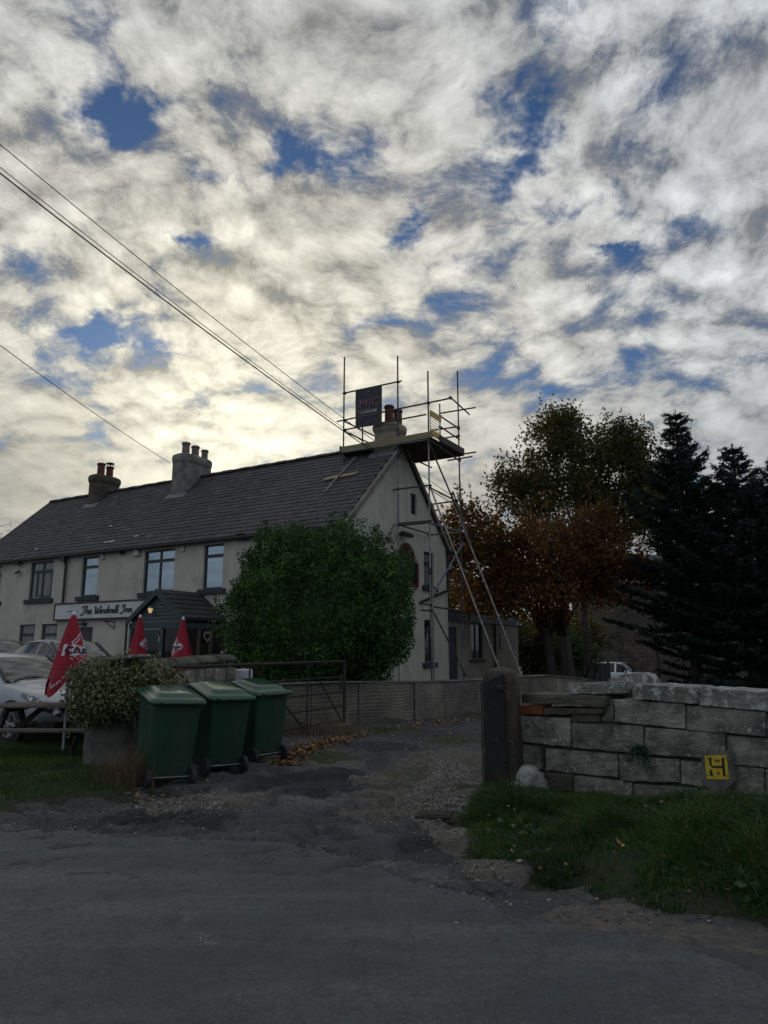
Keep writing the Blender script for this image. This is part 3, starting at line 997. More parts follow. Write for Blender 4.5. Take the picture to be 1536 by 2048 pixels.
o = blades('grass', 62000, (VERGE, (0.7, 5.2, 3.6, 9.0)), verge_z, lambda X, Y: 0.05 + 0.27 * sm(fbm(X * 1.8, Y * 1.8, 81, 3), .40, .8) * sm(poly_sd(X, Y, VERGE), 0, 0.5) * (.12 + .88 * sm((X - WALL_A[0]) * WALL_N[0] + (Y - WALL_A[1]) * WALL_N[1], .25, .9)) + 0.05 * fbm(X * 7, Y * 7, 83, 2), 1.15, 0.008, M['l_grass'], dens=lambda X, Y: 0.18 + 0.82 * sm(fbm(X * 2.6, Y * 2.6, 85, 3), .36, .52))
tag(o, 'long dark green grass on the verge below the stone wall', 'grass')
o = blades('grass', 60000, (LAWN, (-9.5, -2.6, 6.2, 12.4)), lawn_z, lambda X, Y: 0.045 + 0.05 * fbm(X * 2, Y * 2, 82, 3), 0.7, 0.007, M['l_grass'],
           dens=lambda X, Y: 0.35 + 0.65 * sm(poly_sd(X, Y, LAWN), 0.1, 0.4), seed=5)
tag(o, 'short green lawn around the picnic table', 'grass')

# ------------------------------------------------------------------ the inn
GW, LEN = 6.58, 18.75
EZ, RZ, RT = 5.14, 8.33, GW / 2
YZ = 0.35                                            # walls start a little below the yard
inn = thing('village_inn', 'long cream rendered inn with a dark slate roof behind the round bush', 'inn', BP(8, 3, 0.4))


def wall_holes(name, a0, a1, z0, z1, holes, P, depth, mat, parent):
    """P(a, z, d): d = depth into the wall"""
    A = sorted({a0, a1, *[h[0] for h in holes], *[h[1] for h in holes]})
    Z = sorted({z0, z1, *[h[2] for h in holes], *[h[3] for h in holes]})
    mb = MB()
    for i in range(len(A) - 1):
        for j in range(len(Z) - 1):
            ca, cz = (A[i] + A[i + 1]) / 2, (Z[j] + Z[j + 1]) / 2
            if any(h[0] < ca < h[1] and h[2] < cz < h[3] for h in holes):
                continue
            mb.add([P(A[i], Z[j], 0), P(A[i + 1], Z[j], 0), P(A[i + 1], Z[j + 1], 0), P(A[i], Z[j + 1], 0)], [(0, 1, 2, 3)])
    for h0, h1, g0, g1 in holes:
        c = [(h0, g0), (h1, g0), (h1, g1), (h0, g1)]
        for k in range(4):
            p, q_ = c[k], c[(k + 1) % 4]
            mb.add([P(*p, 0), P(*q_, 0), P(*q_, depth), P(*p, depth)], [(0, 1, 2, 3)])
    mb.add([P(a0, z0, depth + 0.02), P(a1, z0, depth + 0.02), P(a1, z1, depth + 0.02), P(a0, z1, depth + 0.02)], [(0, 1, 2, 3)])
    return mb.build(name, mat, parent, fix=False)


def PF(a, z, d):
    return BP(a, d, z)


def PG(a, z, d):
    return BP(d, a, z)


def rect_px(fn, x0, y0, x1, y1):
    a0, z0 = fn(x0, (y0 + y1) / 2)[0], fn((x0 + x1) / 2, y0)[1]
    a1, z1 = fn(x1, (y0 + y1) / 2)[0], fn((x0 + x1) / 2, y1)[1]
    return min(a0, a1), max(a0, a1), min(z0, z1), max(z0, z1)


UPW = {}
for k, r in dict(w0=(-22, 1131, 2, 1200), w1=(60, 1122, 105, 1195), w2=(163, 1112, 195, 1197), w3=(287, 1102, 348, 1184), w4=(407, 1088, 446, 1171), w5=(516, 1076, 552, 1160)).items():
    UPW[k] = rect_px(front_px, *r)
zt, zb = 4.90, 3.47
for k in UPW:
    UPW[k] = (UPW[k][0], UPW[k][1], zb, zt)
LOW = {'v1': (*rect_px(front_px, 36, 1250, 67, 1330)[:2], 1.15, 2.52), 'v2': (*rect_px(front_px, 80, 1248, 112, 1330)[:2], 1.15, 2.52),
       'v3': (*rect_px(front_px, 152, 1258, 184, 1302)[:2], 1.45, 2.36)}
LOW['door'] = (4.75, 5.9, YZ, 2.45)
fholes = list(UPW.values()) + list(LOW.values())
wall_holes('front_wall', 0.0, LEN, YZ, EZ + 0.02, fholes, PF, 0.22, M['render'], inn)

GWIN = dict(g1=rect_px(gable_px, 848, 1104, 861, 1172), g2=rect_px(gable_px, 849, 1240, 867, 1325), gd=(6.62, 7.34, YZ, 2.38), g3=rect_px(gable_px, 942, 1247, 966, 1319))
GWIN['g1'] = (GWIN['g1'][0], GWIN['g1'][1] + 0.25, GWIN['g1'][2], GWIN['g1'][3])
gtop = rect_px(gable_px, 821, 988, 833, 1029)
ghs = [GWIN['g1'], GWIN['g2']]
wall_holes('gable_wall', 0.0, GW, YZ, EZ, ghs, PG, 0.22, M['render'], inn)
mb = MB()
def tlim(z):
    k = (z - EZ) / (RZ - EZ)
    return RT * k, GW - RT * k
def band(z0, z1, cut=None):
    (l0, r0), (l1, r1) = tlim(z0), tlim(z1)
    if cut is None:
        mb.add([BP(0, l0, z0), BP(0, r0, z0), BP(0, r1, z1), BP(0, l1, z1)], [(0, 1, 2, 3)])
    else:
        mb.add([BP(0, l0, z0), BP(0, cut[0], z0), BP(0, cut[0], z1), BP(0, l1, z1)], [(0, 1, 2, 3)])
        mb.add([BP(0, cut[1], z0), BP(0, r0, z0), BP(0, r1, z1), BP(0, cut[1], z1)], [(0, 1, 2, 3)])
band(EZ, gtop[2])
band(gtop[2], gtop[3], gtop)
band(gtop[3], RZ - 0.02)
c = [(gtop[0], gtop[2]), (gtop[1], gtop[2]), (gtop[1], gtop[3]), (gtop[0], gtop[3])]
for k in range(4):
    p, q_ = c[k], c[(k + 1) % 4]
    mb.add([BP(0, *p), BP(0, *q_), BP(0.2, *q_), BP(0.2, *p)], [(0, 1, 2, 3)])
mb.build('gable_peak', M['render'], inn, fix=False)
mb = MB()
mb.add([BP(LEN, 0, YZ), BP(LEN, GW, YZ), BP(LEN, GW, EZ), BP(LEN, RT, RZ), BP(LEN, 0, EZ)], [(0, 1, 2, 3, 4)])
mb.add([BP(0, GW, YZ), BP(LEN, GW, YZ), BP(LEN, GW, EZ + .2), BP(0, GW, EZ + .2)], [(0, 1, 2, 3)])
mb.build('rear_wall', M['render'], inn, fix=False)


def window(rect, P, parent, mull=1, trans=0.27, sill=True, glass='glass', curtain=None, sillw=0.17, proud=0.09, fr=0.055, name='window', mat='frame'):
    a0, a1, z0, z1 = rect
    mb = MB()
    def bar(x0, x1, y0, y1, d0=0.06, d1=0.13):
        mb.hexa([P(x0, y0, d0), P(x1, y0, d0), P(x1, y0, d1), P(x0, y0, d1), P(x0, y1, d0), P(x1, y1, d0), P(x1, y1, d1), P(x0, y1, d1)])
    e = 0.004
    bar(a0 + e, a0 + fr, z0 + e, z1 - e)
    bar(a1 - fr, a1 - e, z0 + e, z1 - e)
    bar(a0 + fr, a1 - fr, z0 + e, z0 + fr)
    bar(a0 + fr, a1 - fr, z1 - fr, z1 - e)
    xs_ = [a0 + fr]
    for k in range(1, mull + 1):
        xm = a0 + (a1 - a0) * k / (mull + 1)
        bar(xm - fr * 0.55, xm + fr * 0.55, z0 + fr, z1 - fr, 0.062, 0.128)
        xs_ += [xm - fr * 0.55, xm + fr * 0.55]
    xs_.append(a1 - fr)
    zm = z1 - (z1 - z0) * trans if trans else None
    panes = []
    for k in range(0, len(xs_), 2):
        if zm:
            bar(xs_[k], xs_[k + 1], zm - fr * 0.6, zm + fr * 0.6, 0.064, 0.126)
            panes += [(xs_[k], xs_[k + 1], z0 + fr, zm - fr * .6), (xs_[k], xs_[k + 1], zm + fr * .6, z1 - fr)]
            bar(xs_[k] + 0.002, xs_[k + 1] - 0.002, zm + fr * .6, zm + fr * .6 + 0.035, 0.05, 0.1)
        else:
            panes.append((xs_[k], xs_[k + 1], z0 + fr, z1 - fr))
    w = mb.build(name, M[mat], parent)
    for (x0, x1, y0, y1) in panes:
        tl = rng.uniform(-0.004, 0.004, 2)
        MB().add([P(x0, y0, 0.095 + tl[0]), P(x1, y0, 0.095), P(x1, y1, 0.095 + tl[1]), P(x0, y1, 0.095)], [(0, 1, 2, 3)]).build('pane', M[glass], w, fix=False)
    if sill:
        b = MB()
        s0, s1 = a0 - 0.16, a1 + 0.16
        b.hexa([P(s0, z0 - sillw, -proud), P(s1, z0 - sillw, -proud), P(s1, z0 - sillw, 0.1), P(s0, z0 - sillw, 0.1),
                P(s0, z0 - 0.004, -proud), P(s1, z0 - 0.004, -proud), P(s1, z0 - 0.004, 0.1), P(s0, z0 - 0.004, 0.1)])
        b.build('sill', M['sill'], w, bevel=0.008)
    return w


# net curtains sit just behind clear panes on the dim windows
m, t, bs = material('pane_over_nets')
co = t.n('ShaderNodeTexCoord').outputs['Object']
mp = t.n('ShaderNodeMapping')
t.l(co, mp.inputs[0])
mp.inputs['Scale'].default_value = (1, 1, 0.02)
f = t.noise(mp.outputs[0], 14, 4, 0.6).outputs[0]
t.l(t.mix(t.sstep(f, 0.35, 0.7), (0.10, 0.105, 0.11), (0.22, 0.225, 0.23)), bs.inputs['Base Color'])
bs.inputs['Roughness'].default_value = 0.04
bs.inputs['IOR'].default_value = 1.6
M['netpane'] = m
M['glass'].node_tree.nodes['Principled BSDF'].inputs['IOR'].default_value = 3.3
M['glass'].node_tree.nodes['Principled BSDF'].inputs['Specular Tint'].default_value = (0.72, 0.90, 1.0, 1)

window(UPW['w0'], PF, inn, 1, glass='netpane')
w1 = window(UPW['w1'], PF, inn, 1, glass='netpane')
window(UPW['w2'], PF, inn, 0, trans=0.27)
window(UPW['w3'], PF, inn, 1)
window(UPW['w4'], PF, inn, 0)
window(UPW['w5'], PF, inn, 0)
window(LOW['v1'], PF, inn, 0, glass='netpane', sill=True, trans=0.3)
window(LOW['v2'], PF, inn, 0, glass='netpane', sill=True, trans=0.3)
window(LOW['v3'], PF, inn, 0, trans=0, glass='glass_dark', sill=False)
window(GWIN['g1'], PG, inn, 0, trans=0.35, glass='netpane')
window(GWIN['g2'], PG, inn, 0, trans=0.25, glass='glass_dark')
window(gtop, PG, inn, 0, trans=0, glass='glass_dark', sill=False, fr=0.06)
# casement standing open in the left window
a0, a1, z0, z1 = UPW['w1']
zm = z1 - (z1 - z0) * 0.27
am = (a0 + a1) / 2
mb = MB()
ang = math.radians(28)
def PC(x, z, d):                                   # hinged on the right jamb (small s)
    r = x - (a0 + 0.06)
    return BP(a0 + 0.06 + r * math.cos(ang), 0.055 - r * math.sin(ang) + d, z)
xr = am - 0.04
for (x0, x1, y0, y1) in ((a0 + .06, a0 + .11, z0 + .07, zm - .04), (xr - .05, xr, z0 + .07, zm - .04), (a0 + .11, xr - .05, z0 + .07, z0 + .12), (a0 + .11, xr - .05, zm - .09, zm - .04)):
    mb.hexa([PC(x0, y0, -.02), PC(x1, y0, -.02), PC(x1, y0, .02), PC(x0, y0, .02), PC(x0, y1, -.02), PC(x1, y1, -.02), PC(x1, y1, .02), PC(x0, y1, .02)])
cs = mb.build('open_casement', M['frame'], w1)
# door in the front wall behind the porch
a0, a1, z0, z1 = LOW['door']
MB().ibox(a0, a1, 0.08, 0.14, z0, z1).build('front_door', M['wood_dark'], inn)

# roof --------------------------------------------------------------------
RS, RE = V(0, -0.17, 5.06), V(0, RT, RZ)          # (unused s), eaves t/z and ridge t/z
sl = math.hypot(RE[1] - RS[1], RE[2] - RS[2])
sd = V(0, RE[1] - RS[1], RE[2] - RS[2]) / sl
def RP(s, k, h=0.0):                              # k metres up the front slope, h above it
    t = RS[1] + sd[1] * k - sd[2] * h
    z = RS[2] + sd[2] * k + sd[1] * h
    return BP(s, t, z)
def RPb(s, k, h=0.0):
    t = GW - (RS[1] + sd[1] * k - sd[2] * h)
    z = RS[2] + sd[2] * k + sd[1] * h
    return BP(s, t, z)
mb = MB()
for fn in (RP, RPb):
    mb.hexa([fn(-0.10, 0, -0.10), fn(LEN + .1, 0, -0.10), fn(LEN + .1, sl, -0.10), fn(-0.10, sl, -0.10), fn(-0.10, 0, -0.012), fn(LEN + .1, 0, -0.012), fn(LEN + .1, sl, -0.012), fn(-0.10, sl, -0.012)])
roof = mb.build('roof', M['under'], inn)
NC, TW = 21, 0.31
EX = sl / NC
tm = bpy.data.meshes.new('roof_tile')
w_, l_, th = TW / 2 - 0.004, EX * 1.22, 0.017
mbt = MB().hexa([(-w_, 0, 0.012), (w_, 0, 0.012), (w_, l_, 0.0), (-w_, l_, 0.0), (-w_, 0, 0.012 + th), (w_, 0, 0.012 + th), (w_, l_, 0.008), (-w_, l_, 0.008)])
tm.from_pydata(mbt.v, [], mbt.f)
tm.materials.append(M['tile'])
tm.update()
Xr, Yr = -U, unit(RP(0, 1) - RP(0, 0))
Zr = np.cross(Xr, Yr)
ROT = Matrix((Xr, Yr, Zr)).transposed()
rest = MB()
inv = mworld(roof).inverted()
nt = 0
cells = []
for r in range(NC):
    off = 0.5 * (r % 2)
    for k in range(int(LEN / TW) + 1):
        s = -0.08 + (k + off) * TW + TW / 2
        if s + TW / 2 > LEN + 0.12 or s - TW / 2 < -0.12:
            continue
        cells.append((s, r))
cells.sort(key=lambda c: c[0] + 0.02 * c[1])
trs = random.Random(5)
for s, r in cells:
    dz, a1_, a2_ = trs.uniform(-.003, .006), trs.gauss(0, .010), trs.gauss(0, .012)
    base = RP(s, r * EX, dz)
    if nt < 300:
        o = bpy.data.objects.new('roof_tile', tm)
        COL.objects.link(o)
        o.matrix_world = Matrix.Translation(base) @ (ROT @ Matrix.Rotation(a1_, 3, 'Z') @ Matrix.Rotation(a2_, 3, 'Y')).to_4x4()
        mloc = o.matrix_world.copy()
        o.parent = roof
        o.matrix_parent_inverse = inv
        o.matrix_basis = mloc
        nt += 1
    else:
        R3 = np.array(ROT @ Matrix.Rotation(a1_, 3, 'Z') @ Matrix.Rotation(a2_, 3, 'Y'))
        vv = np.array(mbt.v) @ R3.T + base
        rest.add(vv, mbt.f)
m, t, bs = material('roof_slate_field')
co = t.n('ShaderNodeTexCoord').outputs['Object']
rr = t.n('ShaderNodeNewGeometry').outputs['Random Per Island']
col = t.ramp(rr, [(0, (0.040, 0.037, 0.041)), (0.5, (0.056, 0.051, 0.055)), (0.95, (0.070, 0.063, 0.068)), (1.0, (0.10, 0.092, 0.095))])
col = t.mix(t.m('MULTIPLY', t.sstep(t.noise(co, 1.3, 6, .6).outputs[0], .4, .7), .5), col, (0.045, 0.041, 0.045))
t.l(col, bs.inputs['Base Color'])
bs.inputs['Roughness'].default_value = 0.8
M['tile_field'] = m
o = rest.build('roof_tiles', M['tile_field'], roof, fix=False)
tag(o, kind='stuff')
# pale slipped slates low on the roof
for x, y, l in ((222, 1083, .4), (214, 1084, .3), (273, 1072, .25), (73, 1098, .22), (222, 1052, .16)):
    p = on_plane(x, y, RP(0, 0, .05), Zr)
    MB().box(p, -U * l / 2 * 0.9, Yr * 0.045, Zr * 0.006).build('slipped_slate', M['whitewash'], roof)
# ridge tiles
nr = int(LEN / 0.45) + 1
for k in range(nr):
    s0 = -0.1 + k * 0.45
    mb = MB()
    pts, n = [], 7
    for e in (0.0, 0.446):
        for i in range(n):
            an = math.pi * (i / (n - 1)) - math.pi / 2
            pts.append(BP(s0 + e, RT + math.sin(an) * 0.135, RZ - 0.02 + math.cos(an) * 0.11 + (0.012 if k % 2 else 0)))
    fs = [(i, i + 1, n + i + 1, n + i) for i in range(n - 1)] + [tuple(range(n)), tuple(range(2 * n - 1, n - 1, -1))]
    mb.add(pts, fs).build('ridge_tile', M['ridge'], roof)
# mortared verges
for fn in (RP, RPb):
    mb = MB().hexa([fn(-0.14, 0.0, -0.10), fn(-0.02, 0.0, -0.10), fn(-0.02, sl - .03, -0.10), fn(-0.14, sl - .03, -0.10), fn(-0.14, 0.0, 0.045), fn(-0.02, 0, 0.045), fn(-0.02, sl - .03, 0.045), fn(-0.14, sl - .03, 0.045)])
    mb.build('verge', M['verge'], roof)
    mb = MB().hexa([fn(LEN + .02, 0.0, -0.10), fn(LEN + .14, 0.0, -0.10), fn(LEN + .14, sl - .03, -0.10), fn(LEN + .02, sl - .03, -0.10), fn(LEN + .02, 0.0, 0.045), fn(LEN + .14, 0, 0.045), fn(LEN + .14, sl - .03, 0.045), fn(LEN + .02, sl - .03, 0.045)])
    mb.build('verge', M['verge'], roof)
# gutters and pipes
mb = MB()
for k in range(10):
    pass
n = 8
vs, fs = [], []
for s in (-0.1, LEN + 0.1):
    for i in range(n):
        an = math.pi * i / (n - 1)
        vs.append(BP(s, -0.20 - 0.06 * math.cos(an), 5.02 - 0.065 * math.sin(an)))
fs = [(i, i + 1, n + i + 1, n + i) for i in range(n - 1)]
mb.add(vs, fs)
mb.ibox(-0.1, LEN + .1, -0.262, -0.252, 4.985, 5.045)
mb.build('gutter', M['black'], inn, fix=False)
sp_, _ = front_px(134, 1150)
mb = MB()
mb.path([BP(sp_, -0.2, 4.95), BP(sp_, -0.18, 4.85), BP(sp_, -0.085, 4.7), BP(sp_, -0.085, 4.0), BP(sp_, -0.085, 3.262)], 0.045, 10)
mb.ibox(sp_ - .09, sp_ + .09, -0.26, -0.1, 4.78, 4.97)
mb.build('downpipe', M['black'], inn)
mb = MB()
mb.path([BP(-0.06, GW - 0.06, 5.05), BP(-0.06, GW - 0.05, 3.66), BP(-0.07, GW - 0.35, 3.6), BP(-0.07, 4.4, 3.12)], 0.045, 10)
mb.ibox(-0.14, 0.0, GW - .12, GW + .35, 4.98, 5.1)
mb.build('downpipe', M['black'], inn)


# chimneys ------------------------------------------------------------------
def stack(s0, s1, t0, t1, zb_, zt_, mat, pots, label=None, bulge=0.05):
    """rendered stack with a rounded swollen head"""
    prof = [(0, zb_), (0, zt_ - 0.42), (bulge, zt_ - 0.30), (bulge + 0.01, zt_ - 0.18), (bulge - 0.02, zt_ - 0.08), (-0.06, zt_ - 0.015), (-0.16, zt_ + 0.01)]
    vs, fs = [], []
    ring = []
    ca, cb = (s0 + s1) / 2, (t0 + t1) / 2
    ha, hb = (s1 - s0) / 2, (t1 - t0) / 2
    nn = 28
    for off, z in prof:
        for i in range(nn):
            an = 2 * math.pi * i / nn
            e = 0.22 if z < zt_ - 0.4 else 0.42
            cx, sx = math.cos(an), math.sin(an)
            px_ = math.copysign(abs(cx) ** e, cx) * max(ha + off, .05)
            py_ = math.copysign(abs(sx) ** e, sx) * max(hb + off, .05)
            j = (vnoise(an * 3, z * 3, 9) - 0.5) * 0.025
            vs.append(BP(ca + px_ + j, cb + py_ + j, z))
    for r in range(len(prof) - 1):
        for i in range(nn):
            i2 = (i + 1) % nn
            fs.append((r * nn + i, r * nn + i2, (r + 1) * nn + i2, (r + 1) * nn + i))
    fs.append(tuple(range((len(prof) - 1) * nn, len(prof) * nn)))
    ch = MB().add(vs, fs).build('chimney', M[mat], roof)
    for (ps, pt, ph, pr, pmat, cowl) in pots:
        c = BP(ps, pt, zt_ - 0.04)
        p = MB().lathe(c, [(pr * 1.05, 0), (pr, 0.05), (pr * 0.95, ph * .8), (pr * 0.97, ph - 0.09), (pr * 1.16, ph - 0.085), (pr * 1.16, ph - 0.03), (pr, ph), (pr * 0.8, ph), (pr * 0.78, ph - .1)], 18).build('chimney_pot', M[pmat], ch)
        if cowl:
            mbc = MB()
            for k in range(4):
                an = k * math.pi / 2 + 0.5
                o_ = V(math.cos(an), math.sin(an), 0) * pr * 0.75
                mbc.tube(c + UP * ph + o_, c + UP * (ph + 0.13) + o_, 0.012, n=6)
            mbc.lathe(c + UP * (ph + 0.13), [(pr * 1.25, 0), (pr * 1.2, 0.03), (pr * 0.5, 0.06)], 16)
            mbc.build('cowl', M['galv_dark'], ch)
    fl = MB()
    k0 = (t0 - RS[1]) / sd[1]
    fl.hexa([RP(s0 - .14, k0 - .16, .02), RP(s1 + .14, k0 - .16, .02), RP(s1 + .14, k0 + .1, .02), RP(s0 - .14, k0 + .1, .02), RP(s0 - .1, k0 - .1, .035), RP(s1 + .1, k0 - .1, .035), RP(s1 + .1, k0 + .1, .06), RP(s0 - .1, k0 + .1, .06)])
    fl.build('flashing', M['lead'], ch)
    return ch


def roof_px(x, y):
    p = on_plane(x, y, RP(0, 0, 0), Zr)
    return float(np.dot(p - C0, U)), float(np.dot(p - C0, W)), float(p[2])


s_a, t_a, z_a = roof_px(341, 992)
s_b, t_b, z_b = roof_px(366, 990)
s_c = float(np.dot(on_plane(425, 940, C0 + U * s_b, U) - C0, W))          # far end of the long side
zt2 = on_plane(366, 903, BP(s_b, t_b, 0), W)[2]
stack(s_b, s_a, t_b, min(s_c, t_b + 1.75), z_b - 0.2, zt2, 'chimney',
      [(s_b + .30, t_b + .30, .50, .15, 'pot_buff', 0), (s_b + .30, t_b + .80, .48, .15, 'pot_buff', 0), (s_b + .30, t_b + 1.32, .44, .13, 'pot_buff', 0)], bulge=0.06)
s_a, t_a, z_a = roof_px(176, 1012)
s_b, t_b, z_b = roof_px(191, 1010)
zt1 = on_plane(190, 946, BP(s_b, t_b, 0), W)[2]
stack(s_b, s_a + 0.1, t_b, t_b + 1.2, z_b - 0.2, zt1, 'chimney_dark',
      [(s_b + .28, t_b + .35, .56, .16, 'pot_red', 0), (s_b + .28, t_b + .80, .5, .15, 'pot_red', 1)], bulge=0.07)
zt3 = on_plane(785, 838, BP(0.3, RT - .4, 0), W)[2]
stack(0.08, 0.86, RT - 0.42, RT + 0.42, RZ - 0.6, zt3, 'chimney_pale',
      [(0.40, RT - .16, .62, .15, 'pot_red', 0), (0.28, RT + .22, .56, .15, 'pot_red', 0)], bulge=0.08)

# extension behind the gable --------------------------------------------------
ext = thing('rear_extension', 'low flat-roofed cream extension with a navy door beyond the gable', 'extension', BP(2, 11, 0.3))
EX1, EZT = 13.6, 2.62
gx = list(GWIN['g3'])
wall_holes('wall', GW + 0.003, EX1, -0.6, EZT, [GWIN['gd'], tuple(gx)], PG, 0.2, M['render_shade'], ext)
MB().ibox(0.02, 4.0, EX1 - 0.01, EX1, -0.6, EZT).build('end_wall', M['render'], ext)
MB().ibox(-0.10, 4.2, GW + 0.004, EX1 + 0.15, EZT + 0.30, EZT + 0.36).build('flat_roof', M['under'], ext)
MB().ibox(-0.085, -0.03, GW + 0.004, EX1 + 0.1, EZT - 0.02, EZT + 0.298).build('fascia', M['frame'], ext)
window(tuple(gx), PG, ext, 1, trans=0.0, glass='glass_dark', sillw=0.08)
a0, a1, z0, z1 = GWIN['gd']
dm = MB().hexa([PG(a0 + .005, z0, .04), PG(a1 - .005, z0, .04), PG(a1 - .005, z0, .10), PG(a0 + .005, z0, .10), PG(a0 + .005, z1 - .005, .04), PG(a1 - .005, z1 - .005, .04), PG(a1 - .005, z1 - .005, .10), PG(a0 + .005, z1 - .005, .10)])
dn = dm.build('door', M['door_navy'], ext)
MB().box(PG(a0 + .1, 1.4, .02), W * .012, U * .03, UP * .07).build('handle', M['galv_dark'], dn)
tp, _ = gable_px(988, 1290)
MB().path([BP(-0.06, tp, EZT), BP(-0.06, tp, -0.2)], 0.04).build('downpipe', M['black'], ext)
r = rect_px(gable_px, 999, 1268, 1007, 1296)
MB().ibox(-0.05, -0.004, r[0], r[1], r[2], r[3]).build('meter_box', M['render_dirty'], ext)

M['porch_tile'] = pm('porch_tile', (0.045, 0.040, 0.040), (0.028, 0.026, 0.027), 3, 0.85, 0.4, 25, rand=0.25)
# porch --------------------------------------------------------------------------
PT = -1.65
porch = thing('entrance_porch', 'slate blue timber porch with tiled gable roof on the front of the inn', 'porch', BP(5.4, PT / 2, 0.4))
sl_, zl_ = front_px(263, 1238, PT)
sr_, zr_ = front_px(372, 1236, PT)
sp2, zp2 = front_px(320, 1180, PT)
ze = (zl_ + zr_) / 2
sp2 = (sl_ + sr_) / 2
for side in (sl_, sr_):                               # two roof planes
    mb = MB()
    o_ = 0.06 if side > sp2 else -0.06
    mb.hexa([BP(side + o_, PT - .1, ze - .06), BP(sp2, PT - .1, zp2 - .03), BP(sp2, 0.02, zp2 - .03), BP(side + o_, 0.02, ze - .06),
             BP(side + o_, PT - .1, ze - .02), BP(sp2, PT - .1, zp2 + .012), BP(sp2, 0.02, zp2 + .012), BP(side + o_, 0.02, ze - .02)])
    rp = mb.build('roof_slope', M['under'], porch)
    L = math.hypot(sp2 - side - o_, zp2 - ze + .02)
    dirv = (BP(sp2, 0, zp2 + .012) - BP(side + o_, 0, ze - .02)) / L
    nrm = unit(np.cross(dirv, W))
    if nrm[2] < 0:
        nrm = -nrm
    ncr = 6
    for r_ in range(ncr):
        for k in range(7):
            w0 = PT - .1 + k * 0.252 + (0.0 if r_ % 2 else -0.0)
            b0 = BP(side + o_, w0 + 0.126, ze - .02) + dirv * (r_ * L / ncr)
            MB().hexa([b0 - W * .123 + nrm * .016, b0 + W * .123 + nrm * .016, b0 + W * .123 + dirv * L / ncr * 1.05 + nrm * .004, b0 - W * .123 + dirv * L / ncr * 1.05 + nrm * .004,
                       b0 - W * .123 + nrm * .034, b0 + W * .123 + nrm * .034, b0 + W * .123 + dirv * L / ncr * 1.05 + nrm * .014, b0 - W * .123 + dirv * L / ncr * 1.05 + nrm * .014]).build('roof_tile', M['porch_tile'], rp)
for side in (sl_, sr_):                               # bargeboards
    o_ = 0.10 if side > sp2 else -0.10
    MB().hexa([BP(side + o_, PT - .14, ze - .20), BP(sp2, PT - .14, zp2 - .16), BP(sp2, PT - .105, zp2 - .16), BP(side + o_, PT - .105, ze - .20),
               BP(side + o_, PT - .14, ze - .03), BP(sp2, PT - .14, zp2 + .03), BP(sp2, PT - .105, zp2 + .03), BP(side + o_, PT - .105, ze - .03)]).build('bargeboard', M['frame'], porch)
nb = 8
for k in range(nb):                                   # lap boards of the gable
    z0 = ze - .12 + (zp2 - ze) * k / nb
    z1 = ze - .12 + (zp2 - ze) * (k + 1) / nb
    f0 = 1 - (k + 0.6) / (nb + 0.6)
    h = (sl_ - sr_) / 2 * f0
    MB().hexa([BP(sp2 - h, PT - .045, z0), BP(sp2 + h, PT - .045, z0), BP(sp2 + h, PT, z0), BP(sp2 - h, PT, z0),
               BP(sp2 - h, PT - .02, z1 - .004), BP(sp2 + h, PT - .02, z1 - .004), BP(sp2 + h, PT, z1 - .004), BP(sp2 - h, PT, z1 - .004)]).build('lap_board', M['frame'], porch)
MB().ibox(sr_ - .02, sl_ + .02, PT - .05, PT + .05, ze - .30, ze - .125).build('beam', M['frame'], porch)
for s in (sl_ - .06, sr_ + .06, sr_ + (sl_ - sr_) * .40):
    MB().ibox(s - .06, s + .06, PT - .04, PT + .06, 0.40, ze - .30).build('post', M['frame'], porch)
for s in (sl_ - .06, sr_ + .06):
    MB().ibox(s - .05, s + .05, -0.12, -0.02, 0.40, ze - .1).build('post', M['frame'], porch)
# glazed front and right side
a, b = sr_ + .12, sr_ + (sl_ - sr_) * .40 - .06
MB().ibox(a, b, PT + .01, PT + .02, 0.9, ze - .3).build('pane', M['glass_dark'], porch)
MB().ibox(a, b, PT - .02, PT + .04, 0.40, 0.9).build('panel', M['frame'], porch)
a, b = sr_ + (sl_ - sr_) * .40 + .06, sl_ - .12
d_ = MB()
for (x0, x1, y0, y1) in ((a, a + .09, .42, ze - .32), (b - .09, b, .42, ze - .32), (a + .09, b - .09, ze - .44, ze - .32), (a + .09, b - .09, .42, .66), (a + .09, b - .09, 1.25, 1.33)):
    d_.ibox(x0, x1, PT - .01, PT + .04, y0, y1)
dr_ = d_.build('door', M['frame'], porch)
MB().ibox(a + .09, b - .09, PT + .012, PT + .018, .66, ze - .44).build('pane', M['glass_dark'], dr_)
MB().ibox(sr_ + .03, sr_ + .05, PT + .1, -.12, 1.0, ze - .3).build('pane', M['glass_dark'], porch)
MB().ibox(sr_ - .0, sr_ + .08, PT + .06, -.12, 0.40, 1.0).build('panel', M['wood_dark'], porch)
MB().ibox(sr_ - .02, sr_ + .09, PT + .06, -.12, ze - .3, ze - .15).build('beam', M['frame'], porch)
for w_0 in (PT + .55, PT + 1.05):
    MB().ibox(sr_ - .0, sr_ + .07, w_0 - .07, w_0 + .07, 1.0, ze - .3).build('mullion', M['warm_wood'], porch)
# porch gutter pipe at the left corner
MB().path([BP(sl_ + .10, PT - .08, ze - .1), BP(sl_ + .10, PT - .08, .42)], .035).build('downpipe', M['black'], porch)

